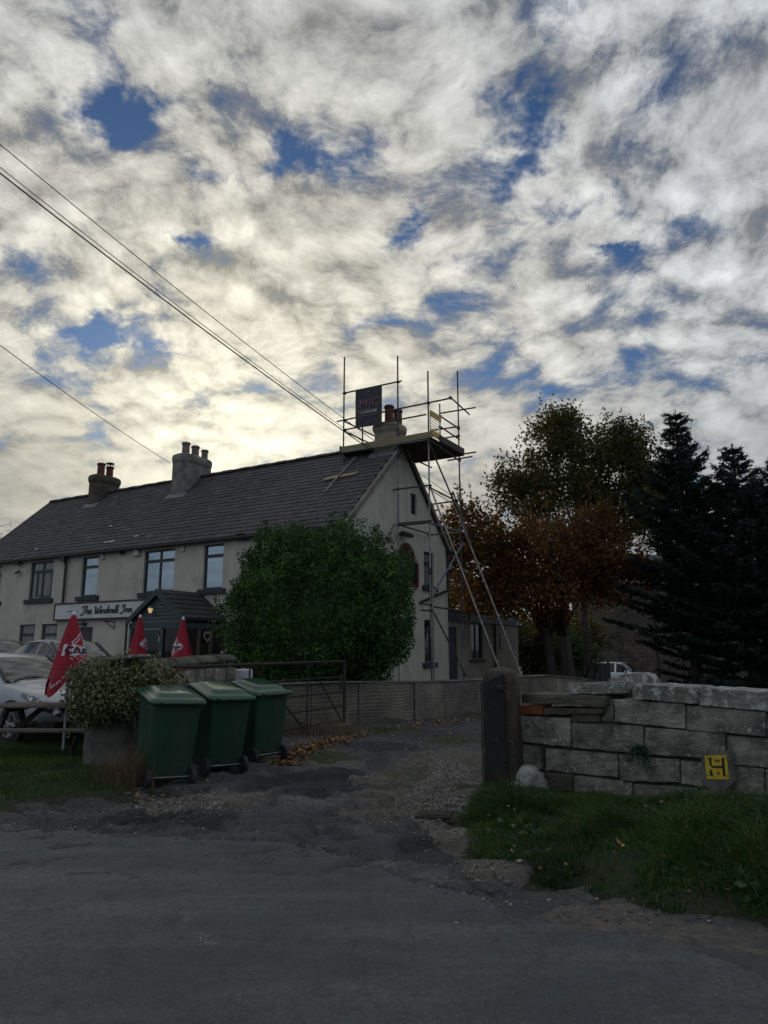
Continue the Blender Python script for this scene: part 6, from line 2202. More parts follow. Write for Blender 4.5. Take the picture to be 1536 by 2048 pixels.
# ------------------------------------------------------------------ parasols
def parasol(c, ztip, zcor, rad, th0, label, logo=None, hang=.22, ribs=4, depth=.45):
    """folded parasol: ribs at th0 + k*90 deg; the cloth sags in between and its hem hangs to points"""
    o = thing('folded_parasol', label, 'parasol', c, 0, 'red parasols')
    MB().tube(c, V(c[0], c[1], ztip - .05), .02, n=10).build('pole', M['alu'], o)
    def surf(th, k, off=0.0):
        """k 0 at the tip .. 1 at the hem"""
        sg_ = abs(math.sin(ribs / 2 * (th - th0)))
        r = .030 + (rad - .03) * k * (1 - depth * (sg_ ** 1.1) * (0.35 + .65 * k))
        hem = zcor + hang * sg_ ** 1.4 * .9
        z = ztip - .06 - (ztip - .06 - hem) * k
        r += .010 * math.sin(7 * th + 9 * k) * k + off
        return V(c[0] + r * math.cos(th), c[1] + r * math.sin(th), z)
    na, nk = 96, 26
    vs = [surf(2 * math.pi * i / na, j / nk) for j in range(nk + 1) for i in range(na)]
    fs = [(j * na + i, j * na + (i + 1) % na, (j + 1) * na + (i + 1) % na, (j + 1) * na + i) for j in range(nk) for i in range(na)]
    link_mesh('canopy', [tuple(p) for p in vs], fs, M['red'], o, smooth=True, fix=False)
    MB().lathe(V(c[0], c[1], ztip - .075), [(.036, 0), (.040, .02), (.026, .045), (.024, .06), (.014, .075)], 12).build('finial', M['white'], o, smooth=True)
    if logo:
        th_c, k_c, hgt_, ax = logo if len(logo) == 4 else (*logo, 1.0)
        span = (ztip - .06 - zcor)
        def mp2(a, b, off):                         # a: metres to the right seen from outside, b: metres up
            a = a * ax
            rr = .03 + (rad - .03) * k_c * .8
            th = th_c + a / rr
            sg_ = abs(math.sin(ribs / 2 * (th - th0)))
            k = (ztip - .06 - (ztip - .06 - span * k_c + b)) / (ztip - .06 - zcor - hang * sg_ ** 1.4 * .9)
            return surf(th, k, off)
        def poly(name, pts, mat, off):
            # fan with subdivided edges
            P2 = []
            for i in range(len(pts)):
                p, q_ = np.array(pts[i]), np.array(pts[(i + 1) % len(pts)])
                for s in np.linspace(0, 1, 6)[:-1]:
                    P2.append(p + (q_ - p) * s)
            cx = np.mean(P2, 0)
            rings = [[cx + (p - cx) * f for p in P2] for f in (1, .66, .33)]
            vs = [tuple(mp2(p[0], p[1], off)) for r in rings for p in r] + [tuple(mp2(cx[0], cx[1], off))]
            n = len(P2)
            fs = []
            for r in range(2):
                fs += [(r * n + i, r * n + (i + 1) % n, (r + 1) * n + (i + 1) % n, (r + 1) * n + i) for i in range(n)]
            fs += [(2 * n + i, 2 * n + (i + 1) % n, 3 * n) for i in range(n)]
            return link_mesh(name, vs, fs, M[mat], o, fix=False)
        h = hgt_
        poly('logo_diamond', [(-.50 * h, 0), (0, -.50 * h), (.50 * h, 0), (0, .50 * h)], 'whiteprint', .006)
        poly('logo_diamond', [(-.47 * h, 0), (0, -.47 * h), (.47 * h, 0), (0, .47 * h)], 'red_ink', .008)
        poly('logo_diamond', [(-.42 * h, 0), (0, -.42 * h), (.42 * h, 0), (0, .42 * h)], 'whiteprint', .010)
        poly('logo_diamond', [(-.395 * h, 0), (0, -.395 * h), (.395 * h, 0), (0, .395 * h)], 'red_ink', .012)
        poly('logo_figure', [(-.10 * h, .08 * h), (.12 * h, .08 * h), (.08 * h, .27 * h), (0, .33 * h), (-.08 * h, .22 * h)], 'whiteprint', .014)
        poly('logo_figure', [(-.12 * h, -.30 * h), (0, -.35 * h), (.12 * h, -.10 * h), (-.02 * h, -.10 * h)], 'whiteprint', .014)
        poly('logo_band', [(-.43 * h, -.13 * h), (.43 * h, -.13 * h), (.43 * h, .13 * h), (-.43 * h, .13 * h)], 'whiteprint', .016)
        poly('logo_tab', [(.0 * h, -.155 * h), (.26 * h, -.155 * h), (.26 * h, -.105 * h), (0 * h, -.105 * h)], 'red_ink', .017)
        v, f = text_mesh('Cruzcampo', .23 * h, .10, .004)
        v[:, 0] *= .80 * h / (v[:, 0].max() - v[:, 0].min())
        v[:, 1] -= .075 * h
        link_mesh('logo_lettering', [tuple(mp2(a, b, .019)) for a, b, _ in v], f, M['ink'], o, fix=False)
        v, f = text_mesh('CERVEZA', .055, 0, .001)
        v[:, 0] *= 1.3
        link_mesh('hem_lettering', [tuple(surf(cd_ - .25 + a / .24, .895 - b / span + .00, .006)) for a, b, _ in v], f, M['whiteprint'], o, fix=False)
        v, f = text_mesh('DE SEVILLA', .05, 0, .001)
        v[:, 0] *= 1.2
        link_mesh('hem_lettering', [tuple(surf(cd_ + .95 + a / .24, .90 - b / span, .006)) for a, b, _ in v], f, M['whiteprint'], o, fix=False)
    return o


pb = on_z(125, 1509)
cd_ = math.atan2(-pb[1], -pb[0])                       # bearing from the parasol to the camera
parasol(V(pb[0], pb[1], 0.0), 2.17, .86, .42, cd_ - math.radians(38), 'nearest red parasol with a white diamond logo by the picnic table', (cd_ + 1.55, .44, .66, 1.27), hang=.30, depth=.36)
for (x, y, d, lb) in ((281, 1229, 16.8, 'folded red parasol in front of the left post of the porch'), (367, 1233, 16.2, 'folded red parasol in front of the porch beside the wicker heart'), (453, 1284, 17.2, 'red parasol almost hidden behind the left edge of the round bush')):
    tp_ = at_depth(x, y, d)
    g0 = float(H(tp_[0], tp_[1]))
    c_ = V(tp_[0], tp_[1], g0)
    b_ = math.atan2(-c_[1], -c_[0])
    parasol(c_, tp_[2], g0 + .80, .34 if x < 400 else .22, b_ + math.radians(-8 if x < 300 else 30), lb, (b_ + (1.45 if x < 300 else -1.15 if x < 400 else 0), .50, .42), hang=.12, ribs=6, depth=.35)

# ------------------------------------------------------------------ foliage
def leaf_quads(P, l, w, r, up=0.0, jit=.35, outward=None):
    n = len(P)
    d = r.normal(size=(n, 3))
    if up:
        d[:, 2] += up
    d /= np.linalg.norm(d, axis=1)[:, None]
    e = r.normal(size=(n, 3))
    if outward is not None:                            # leaf blades tend to face outwards
        e = np.cross(d, outward + 0.7 * e)
    else:
        e = np.cross(d, e)
    e /= np.linalg.norm(e, axis=1)[:, None] + 1e-9
    ll = l * r.uniform(1 - jit, 1 + jit, n)[:, None]
    ww = w * r.uniform(1 - jit, 1 + jit, n)[:, None]
    v = np.stack([P - d * ll * .5, P + e * ww * .5 - d * ll * .05, P + d * ll * .5, P - e * ww * .5 - d * ll * .05], 1)
    return v.reshape(-1, 3)


def in_ball(n, r):
    d = r.normal(size=(n, 3))
    d /= np.linalg.norm(d, axis=1)[:, None]
    return d * (r.uniform(0, 1, n) ** (1 / 3))[:, None]


def broad_tree(name, label, base, trunk_h, trunk_r, blobs, n_clump, per, leaf, mats, seed, limbs=8, clump_r=.45, shell=.55, stems=1, sprigs=0, flat=.8, lean=(0, 0), droop=0.0):
    r = np.random.default_rng(seed)
    rd = random.Random(seed)
    o = thing(name, label, 'tree', base)
    tr = MB()
    base = np.asarray(base, float)
    pts_l = []
    for s in range(stems):
        b0 = base + V(rd.uniform(-.5, .5) * (stems > 1), rd.uniform(-.4, .4) * (stems > 1), -.25)
        top = b0 + V(lean[0] + rd.uniform(-.3, .3), lean[1] + rd.uniform(-.3, .3), trunk_h + .25)
        path = [b0 + (top - b0) * k + V(rd.uniform(-.06, .06), rd.uniform(-.06, .06), 0) * (0 < k < 1) for k in (0, .12, .35, .6, .8, 1)]
        tr.path(path, [trunk_r * 1.35, trunk_r * 1.08, trunk_r, trunk_r * .92, trunk_r * .85, trunk_r * .75], 12)
        pts_l.append((top, path))
    # clump centres
    wts = np.array([b[2] for b in blobs], float)
    wts /= wts.sum()
    C = []
    for bi, b in enumerate(blobs):
        k = int(n_clump * wts[bi])
        d = r.normal(size=(k, 3))
        d /= np.linalg.norm(d, axis=1)[:, None]
        rad = shell + (1 - shell) * r.uniform(0, 1, k) ** .7
        C.append(np.asarray(b[0]) + d * rad[:, None] * np.asarray(b[1]))
    C = np.concatenate(C)
    # limbs
    nodes = []
    idx = r.choice(len(C), limbs, replace=False)
    for i in idx:
        top = pts_l[rd.randrange(stems)][0]
        e = C[i]
        m1 = top + (e - top) * .35 + V(0, 0, .12 * np.linalg.norm(e - top))
        m2 = top + (e - top) * .7 + V(rd.uniform(-.2, .2), rd.uniform(-.2, .2), .08 * np.linalg.norm(e - top))
        st = top - V(0, 0, rd.uniform(0, .25) * trunk_h)
        rr0 = trunk_r * rd.uniform(.35, .55)
        tr.path([st, m1, m2, e], [rr0, rr0 * .7, rr0 * .4, .012], 7)
        for a, b, k0, k1 in ((st, m1, 0, .33), (m1, m2, .33, .66), (m2, e, .66, 1)):
            for q_ in (0.25, .6, .95):
                nodes.append((a + (b - a) * q_, rr0 * (1 - .9 * (k0 + (k1 - k0) * q_))))
    N = np.array([n_[0] for n_ in nodes])
    for c in C:
        dd = np.linalg.norm(N - c, axis=1) + 0.6 * np.maximum(N[:, 2] - c[2], 0)
        j = int(dd.argmin())
        a = N[j]
        m1 = a + (c - a) * .5 + V(rd.uniform(-.1, .1), rd.uniform(-.1, .1), .10 * np.linalg.norm(c - a))
        r0 = max(min(nodes[j][1] * .6, .035), .012)
        tr.path([a, m1, c], [r0, r0 * .6, .006], 5)
        for _ in range(3):
            e = c + in_ball(1, r)[0] * clump_r * 1.2
            tr.path([c, e], [.007, .003], 4)
    P = np.repeat(C, per, axis=0) + r.normal(size=(len(C) * per, 3)) * clump_r * np.array([.55, .55, .55 * flat])
    if droop:
        P[:, 2] -= droop * r.uniform(0, 1, len(P)) ** 2
    if sprigs:
        top_i = np.argsort(-C[:, 2])[:max(sprigs * 2, 8)]
        for k in range(sprigs):
            c = C[top_i[rd.randrange(len(top_i))]]
            L = rd.uniform(.5, 1.5)
            e = c + V(rd.uniform(-.25, .25), rd.uniform(-.25, .25), L)
            tr.path([c, (c + e) / 2 + V(rd.uniform(-.05, .05), 0, 0), e], [.010, .007, .003], 4)
            kk = r.uniform(.1, 1, 14)
            P = np.concatenate([P, c + (e - c) * kk[:, None] + r.normal(size=(14, 3)) * .07])
    lbl = mats
    tro = tr.build('trunk', M[lbl[0]], o, smooth=True, fix=False)
    v = leaf_quads(P, leaf[0], leaf[1], r, up=-.25)
    cr = fast_mesh('crown', v, None, M[lbl[1]], None)
    set_parent(cr, o)
    return o


def gz(x, y):
    return float(H(x, y))


# round bush in the garden ----------------------------------------------------------
def round_bush():
    r = np.random.default_rng(31)
    c = at_depth(640, 1205, 17.45)
    c[2] = 2.34
    R = np.array([2.42, 2.0, 2.42])
    o = thing('laurel_bush', 'huge rounded dark green bush in front of the inn', 'bush', (c[0], c[1], .5))
    n = 95000
    d = r.normal(size=(n, 3))
    d /= np.linalg.norm(d, axis=1)[:, None]
    def lump(d):
        th = np.arctan2(d[:, 1], d[:, 0])
        ph = np.arcsin(np.clip(d[:, 2], -1, 1))
        return 0.93 + .20 * (fbm(th * 1.6 + 9, ph * 2.0 + 5, 7, 3) - .5) * 2 + .34 * (fbm(th * 5, ph * 5 + 3, 9, 3) - .5)
    k = 1 - .26 * r.uniform(0, 1, n) ** 1.6
    sq = np.array([1, 1, 1])
    dd = np.sign(d) * np.abs(d) ** .80
    dd /= (np.linalg.norm(dd, axis=1) ** .70)[:, None]
    P = c + dd * R * (lump(d) * k)[:, None]
    keep = P[:, 2] > .50
    P, d2 = P[keep], d[keep]
    v = leaf_quads(P, .088, .036, r, up=.45, outward=d2 * .55)
    # leafy shoots breaking the outline
    sh = []
    sd2 = []
    tw = MB()
    for q_ in range(620):
        a = r.normal(size=3)
        a /= np.linalg.norm(a)
        if a[2] < -.5:
            continue
        a2 = np.sign(a) * np.abs(a) ** .80
        a2 /= np.linalg.norm(a2) ** .70
        b0 = c + a2 * R * float(lump(a[None])[0]) * .92
        dirn = unit(a * .8 + V(0, 0, .9) + r.normal(size=3) * .25)
        L = r.uniform(.12, .42)
        tw.path([b0 - dirn * .1, b0 + dirn * L], [.007, .003], 4)
        kk = r.uniform(.1, 1.05, 16)
        sh.append(b0 + dirn * (L * kk)[:, None] + r.normal(size=(16, 3)) * .035)
        sd2.append(np.repeat(dirn[None], 16, 0))
    sh, sd2 = np.concatenate(sh), np.concatenate(sd2)
    v2 = leaf_quads(sh, .10, .040, r, up=.8)
    cr = fast_mesh('foliage', np.concatenate([v, v2]), None, M['l_bush'], None)
    set_parent(cr, o)
    for k in range(9):
        e = c + V(r.uniform(-1.3, 1.3), r.uniform(-1.2, 1.2), r.uniform(0, 1.4))
        tw.path([V(c[0] + r.uniform(-.4, .4), c[1] + r.uniform(-.4, .4), .4), (c + e) / 2 - UP * .6, e], [.09, .06, .02], 7)
    tw.build('branches', M['bark'], o, fix=False)
    # dense inner growth
    ico = bmesh.new()
    bmesh.ops.create_icosphere(ico, subdivisions=3, radius=1)
    for vv in ico.verts:
        a = np.array(vv.co)
        a2 = np.sign(a) * np.abs(a) ** .80
        a2 /= np.linalg.norm(a2) ** .70
        p = c + a2 * R * float(lump(a[None])[0]) * .76
        vv.co = Vector((p[0], p[1], max(p[2], .48)))
    me = bpy.data.meshes.new('inner_growth')
    ico.to_mesh(me)
    ico.free()
    set_parent(link_obj('inner_growth', me, M['l_bush']), o)


round_bush()

# russet tree, olive tree, hedge tree -------------------------------------------------
b = at_depth(1112, 1345, 27)
bx, by = b[0], b[1]
def at(x, y, d):
    return at_depth(x, y, d)
broad_tree('russet_tree', 'spreading russet and orange autumn tree right of the scaffold', (bx, by, gz(bx, by)), 2.3, .19,
           [(at(1105, 1115, 27), (3.2, 2.6, 1.6), 5), (at(975, 1120, 27.5), (2.3, 1.8, 1.5), 3), (at(1225, 1140, 26.5), (1.4, 1.6, 1.4), 1.5), (at(935, 1050, 28.5), (1.2, 1.2, .9), 1.0), (at(1185, 1055, 27), (.9, 1.0, 1.0), .7), (at(1060, 1190, 26), (2.4, 1.6, .7), 1.6)],
           330, 80, (.19, .09), ('bark', 'l_red'), 41, limbs=13, clump_r=.55, shell=.35, stems=2, sprigs=26, droop=.3)
b = at_depth(1165, 1345, 33)
broad_tree('olive_tree', 'tall olive-green thinning tree behind the russet tree', (b[0], b[1], gz(b[0], b[1])), 4.2, .20,
           [(at(1120, 935, 33), (2.5, 2.3, 2.2), 4), (at(1230, 950, 33.5), (2.3, 2.2, 2.4), 3.6), (at(1160, 1030, 33), (3.9, 2.6, 2.1), 5), (at(1040, 990, 33), (1.5, 1.6, 1.6), 1.5), (at(1290, 1010, 33), (1.3, 1.4, 2.4), 2.4), (at(1250, 880, 33), (1.0, 1.2, 1.2), 1.4), (at(1120, 850, 33), (1.2, 1.2, .8), 1.3)],
           520, 82, (.165, .09), ('bark_pale', 'l_olive'), 43, limbs=17, clump_r=.55, shell=.30, stems=2, sprigs=170)
b = at_depth(930, 1300, 41)
broad_tree('hedge_tree', 'yellow-green tree showing behind the flat-roofed extension', (b[0], b[1], -.4), 1.2, .16,
           [(at(930, 1200, 41), (2.6, 2.0, 2.0), 3), (at(1010, 1240, 41), (2.2, 2, 1.6), 2), (at(1090, 1270, 40), (2.2, 2, 1.2), 2)], 130, 80, (.22, .13), ('bark', 'l_yellow'), 47, limbs=8, clump_r=.7, shell=.3)
# dim evergreen shrubs under the trees
for k, (x, y, d, rx, rz, sd0, lb) in enumerate(((1125, 1305, 38, 1.3, .8, 3, 'dark shrub behind the trunks of the russet tree'), (1120, 1280, 46, 3.0, 1.9, 4, 'broad dark hedge behind the board fence'), (1075, 1295, 36, 1.2, 1.1, 5, 'dark shrub beyond the end of the extension'))):
    p = at(x, y, d)
    broad_tree('garden_shrub', lb, (p[0], p[1], gz(p[0], p[1])), .6, .08, [(p, (rx, 1.6, rz), 1)], 90, 110, (.20, .11), ('bark', 'l_olive' if k else 'l_bush'), 60 + sd0, limbs=6, clump_r=.55, shell=.2)
# leafless shrub and the bare treetop left of the inn
p = at(1195, 1330, 30)
broad_tree('bare_shrub', 'nearly leafless shrub in front of the white off-roader', (p[0], p[1], gz(p[0], p[1])), .5, .05, [(at(1200, 1285, 30), (1.1, .8, .8), 1)], 60, 5, (.07, .04), ('bark', 'l_olive'), 71, limbs=9, clump_r=.4, shell=.2, stems=3)
p = at(2, 1240, 60)
broad_tree('bare_tree', 'bare treetop showing beyond the left end of the inn', (p[0], p[1], 0.2), 5.0, .14, [(at(0, 1085, 60), (2.0, 2.0, 2.0), 1)], 70, 1, (.07, .04), ('bark', 'l_olive'), 73, limbs=11, clump_r=.6, shell=.2)


def spruce(label, base, h, rmax, seed, z0=.25, wild=.25):
    r = np.random.default_rng(seed)
    o = thing('spruce_tree', label, 'tree', base, 0, 'spruces at the right edge')
    base = np.asarray(base, float)
    tw = MB()
    tw.path([base - UP * .3, base + UP * h * .5, base + UP * h], [.22, .12, .015], 8)
    Q, D = [], []
    z = z0
    while z < h - .12:
        k = z / h
        L = rmax * (1 - k) ** .92 + .07
        nb = 7 if k < .8 else 5
        a0 = r.uniform(0, 6.28)
        for i in range(nb):
            an = a0 + i * 2 * np.pi / nb + r.normal(0, .15)
            l = L * min(max(r.normal(1.0, wild), .45), 1.7)
            out = V(math.cos(an), math.sin(an), 0)
            rise = (.85 * k - .22) + r.normal(0, .12)
            pts = []
            for s in np.linspace(0, 1, 6):
                pts.append(base + UP * (z + l * (rise * s + .22 * s * s)) + out * l * s)
            tw.path(pts, [.03 * (1 - k) + .008] * 1 + [.02 * (1 - k) + .007, .016, .012, .008, .004], 4)
            side = np.cross(out, UP)
            nt = max(int(l / .085), 3)
            for j in range(nt):
                s = (j + r.uniform(.2, .8)) / nt
                if s < .12:
                    continue
                p = base + UP * (z + l * (rise * s + .22 * s * s)) + out * l * s
                for sg in (-1, 1):
                    tl = (.13 + .42 * (1 - s) * min(l, 1.6) / 1.6 + .10) * r.uniform(.6, 1.2)
                    d = unit(out * .75 + side * sg * r.uniform(.5, 1.0) + UP * r.normal(.12, .18))
                    m_ = int(tl / .028) + 3
                    kk = np.linspace(0, 1, m_)
                    Q.append(p + d * (tl * kk)[:, None] + r.normal(size=(m_, 3)) * .014)
                    D.append(np.repeat(d[None], m_, 0))
            m_ = int(l / .05) + 4
            kk = np.linspace(.15, 1.05, m_)
            Q.append(np.stack([base + UP * (z + l * (rise * s + .22 * s * s)) + out * l * s for s in kk]))
            D.append(np.repeat(unit(out + UP * .4)[None], m_, 0))
        z += .26 + .10 * (1 - k)
    for s in np.linspace(h - .9, h + .02, 22):
        Q.append((base + UP * s)[None])
        D.append(UP[None])
    Q, D = np.concatenate(Q), np.concatenate(D)
    n = len(Q)
    out = []
    for rep in range(2):
        e = r.normal(size=(n, 3))
        nd = D * .8 + e * .75
        nd /= np.linalg.norm(nd, axis=1)[:, None]
        wv = np.cross(nd, r.normal(size=(n, 3)))
        wv /= np.linalg.norm(wv, axis=1)[:, None]
        L = r.uniform(.07, .13, n)[:, None]
        wd = r.uniform(.014, .026, n)[:, None]
        out.append(np.stack([Q - wv * wd, Q + wv * wd, Q + nd * L + wv * wd * .2, Q + nd * L - wv * wd * .2], 1).reshape(-1, 3))
    tw.build('trunk', M['bark'], o, fix=False)
    cr = fast_mesh('crown', np.concatenate(out), None, M['l_spruce'], None)
    set_parent(cr, o)


p = at_depth(1393, 1345, 25.5)
tp_ = at_depth(1393, 822, 25.5)[2]
g0 = gz(p[0], p[1])
spruce('tall dark spruce with its tip against the sky right of the olive tree', (p[0], p[1], g0), tp_ - g0, 2.65, 51, 1.9, .28)
p = at_depth(1508, 1345, 24)
tp_ = at_depth(1508, 890, 24)[2]
g0 = gz(p[0], p[1])
spruce('dense dark spruce just right of the tallest one', (p[0], p[1], g0), tp_ - g0, 2.9, 52, .25, .26)
p = at_depth(1610, 1345, 25)
g0 = gz(p[0], p[1])
spruce('dark spruce bough reaching in from beyond the right edge', (p[0], p[1], g0), at_depth(1610, 900, 25)[2] - g0, 2.9, 54, .25, .26)
# variegated ivy over the pier -----------------------------------------------------------
def ivy():
    r = np.random.default_rng(61)
    o = thing('variegated_ivy', 'mound of cream-edged ivy sprawling over the stone pier', 'ivy', (-3.6, 9.9, .7))
    blobs = [((232, 1352, 9.75), (.62, .45, .24), 3.2), ((215, 1395, 9.6), (.52, .40, .30), 3), ((300, 1350, 9.9), (.34, .40, .15), 1.5), ((185, 1410, 9.7), (.26, .35, .28), 1.2), ((255, 1400, 9.6), (.22, .30, .24), 1.0), ((240, 1335, 9.95), (.5, .4, .15), 1.2)]
    P, D = [], []
    for (x, y, d), R, w in blobs:
        n = int(w * 1800)
        a = r.normal(size=(n, 3))
        a /= np.linalg.norm(a, axis=1)[:, None]
        k = 1 - .3 * r.uniform(0, 1, n) ** 1.5 + .10 * r.normal(size=n)
        P.append(at_depth(x, y, d) + a * np.array(R) * k[:, None])
        D.append(a)
    # trailing strands
    for q_ in range(46):
        x = r.uniform(158, 345)
        y0 = 1335 + .0022 * (x - 250) ** 2 + r.uniform(0, 50)
        p = at_depth(x, y0, 9.45 + r.uniform(0, .4))
        L = r.uniform(.15, .5)
        m_ = int(L / .011)
        kk = np.linspace(0, 1, m_)
        st = p + np.stack([.12 * (kk * r.normal(0, 1)), -.10 * kk, -L * kk], 1) + r.normal(size=(m_, 3)) * .022
        P.append(st)
        D.append(np.repeat(V(0, -1, .2)[None], m_, 0))
    for q_ in range(70):                               # wandering outer shoots
        x, y = r.uniform(160, 345), r.uniform(1318, 1420)
        y = max(y, 1318 + .0035 * (x - 262) ** 2)
        p = at_depth(x, y, 9.5 + r.uniform(-.1, .4))
        dv = unit(V((x - 250) / 90 + r.normal(0, .4), -.3, (1370 - y) / 60 + r.normal(0, .5)))
        L = r.uniform(.12, .30)
        m_ = int(L / .011)
        kk = np.linspace(0, 1, m_)
        P.append(p + dv * (L * kk)[:, None] - UP * (.25 * L * kk ** 2)[:, None] + r.normal(size=(m_, 3)) * .016)
        D.append(np.repeat(V(0, -1, .3)[None], m_, 0))
    P, D = np.concatenate(P), np.concatenate(D)
    v = leaf_quads(P, .040, .031, r, up=-.2, outward=D * 1.5)
    cr = fast_mesh('leaves', v, None, M['l_ivy'], None)
    set_parent(cr, o)
    tw = MB()
    for q_ in range(40):
        a = V(r.uniform(-3.9, -3.2), r.uniform(9.6, 10.0), r.uniform(.6, .9))
        b_ = a + V(r.uniform(-.3, .3), r.uniform(-.2, .2), r.uniform(.1, .5))
        tw.path([a, (a + b_) / 2 + V(0, -.05, .05), b_], [.012, .01, .005], 5)
    tw.build('stems', M['bark'], o, fix=False)


ivy()
# dry tussock between pier and nearest bin
def tussock(c, n, hmax, spread, mat, seed, name, label, cat, w=.006, droop=.9):
    r = np.random.default_rng(seed)
    X = c[0] + r.normal(size=n) * spread[0]
    Y = c[1] + r.normal(size=n) * spread[1]
    a = r.uniform(0, 2 * np.pi, n)
    l = r.uniform(.2, 1.2, n) * droop
    h = hmax * r.uniform(.35, 1, n)
    b_ = r.uniform(0, 2 * np.pi, n)
    wx, wy = np.cos(b_) * w * .5, np.sin(b_) * w * .5
    rings = []
    for k in (0, .35, .7, 1):
        px_ = X + np.cos(a) * l * h * k * k
        py_ = Y + np.sin(a) * l * h * k * k
        pz_ = c[2] + h * (k - .45 * l * k ** 2.6)
        ww = 1 - .8 * k
        rings.append(np.stack([px_ + wx * ww, py_ + wy * ww, pz_], -1))
        rings.append(np.stack([px_ - wx * ww, py_ - wy * ww, pz_], -1))
    vs = np.stack(rings, 1).reshape(-1, 3)
    base = np.arange(n)[:, None] * 8
    fs = np.concatenate([base + [[0, 1, 3, 2]], base + [[2, 3, 5, 4]], base + [[4, 5, 7, 6]]], 1).reshape(-1, 4)
    o = fast_mesh(name, vs, fs, M[mat], None)
    return tag(o, label, cat)


tussock(on_z(268, 1575) + V(0, .05, .0), 1100, .66, (.13, .16), 'l_straw', 3, 'dry_grass_clump', 'clump of dry brown grass between the pier and the nearest bin', 'grass clump')
tussock(on_z(232, 1572), 420, .45, (.14, .12), 'l_straw', 4, 'dry_grass_clump', 'dry grass tuft hanging over the kerb below the pier', 'grass clump')
tussock(on_z(205, 1562), 260, .30, (.22, .08), 'l_grass', 5, 'grass_tuft', 'green grass tuft at the foot of the stone pier', 'grass clump')
tussock(on_plane(620, 1470, V(0, 14.0, 0), V(0, 1, 0)), 700, .45, (.55, .22), 'l_straw', 6, 'dry_grass_clump', 'dead stalks below the gate behind the farthest bin', 'grass clump', w=.008)
tussock(on_plane(1015, 1590, V(0, 8.1, 0), V(0, 1, 0)) , 150, .13, (.18, .1), 'l_grass', 8, 'grass_tuft', 'grass tuft around the boulder at the gatepost', 'grass clump')
# fern-like plant in the wall joint
def wall_plant():
    r = np.random.default_rng(9)
    c = WPX(925, 470, .06)
    P = []
    for k in range(34):
        a = r.uniform(-1.2, 1.2)
        d = unit(WALL_DIR * math.sin(a) * 1.0 + WALL_N * r.uniform(.3, .9) + UP * r.uniform(-.9, .7))
        L = r.uniform(.08, .20)
        kk = np.linspace(.1, 1, 16)
        P.append(c + d * (L * kk)[:, None] + np.stack([0 * kk, 0 * kk, -.10 * kk ** 2], 1) + r.normal(size=(16, 3)) * .012)
    v = leaf_quads(np.concatenate(P), .032, .014, r)
    o = fast_mesh('wall_fern', v, None, M['l_fern'], None)
    tag(o, 'dark green fern growing from a joint of the stone wall', 'fern')
wall_plant()
# broad-leaved weeds and two yellow flowers in the verge
def weeds():
    r = np.random.default_rng(19)
    P = []
    for (x, y, n) in ((1130, 1650, 26), (1060, 1665, 16), (1190, 1690, 18), (1460, 1755, 36), (1500, 1790, 24), (1340, 1740, 14), (1010, 1655, 12)):
        c = on_z(x, y, .12)
        for k in range(n):
            a = r.uniform(0, 6.28)
            rr = r.uniform(.02, .16)
            P.append(c + V(math.cos(a) * rr, math.sin(a) * rr, r.uniform(-.02, .08)))
    v = leaf_quads(np.array(P), .075, .04, r, up=.2)
    o = fast_mesh('verge_weeds', v, None, M['l_weed'], None)
    tag(o, 'broad-leaved weeds scattered through the long verge grass', 'weeds', kind='stuff')
weeds()
for x, y, z, lb in ((1017, 1612, .17, 'yellow dandelion head near the boulder'), (1029, 1619, .15, 'pale dandelion bud beside the yellow one'), (1246, 1691, .22, 'yellow flower in the middle of the verge')):
    c = on_z(x, y, z)
    d_ = thing('dandelion', lb, 'flower', (c[0], c[1], float(verge_z(c[0], c[1]))))
    MB().lathe(c, [(.003, -.008), (.011, -.003), (.013, .003), (.007, .006)], 9).build('flower_head', M['petal'], d_)
    MB().tube((c[0], c[1], float(verge_z(c[0], c[1]))), c - UP * .01, .002, n=5).build('stalk', M['l_weed'], d_)

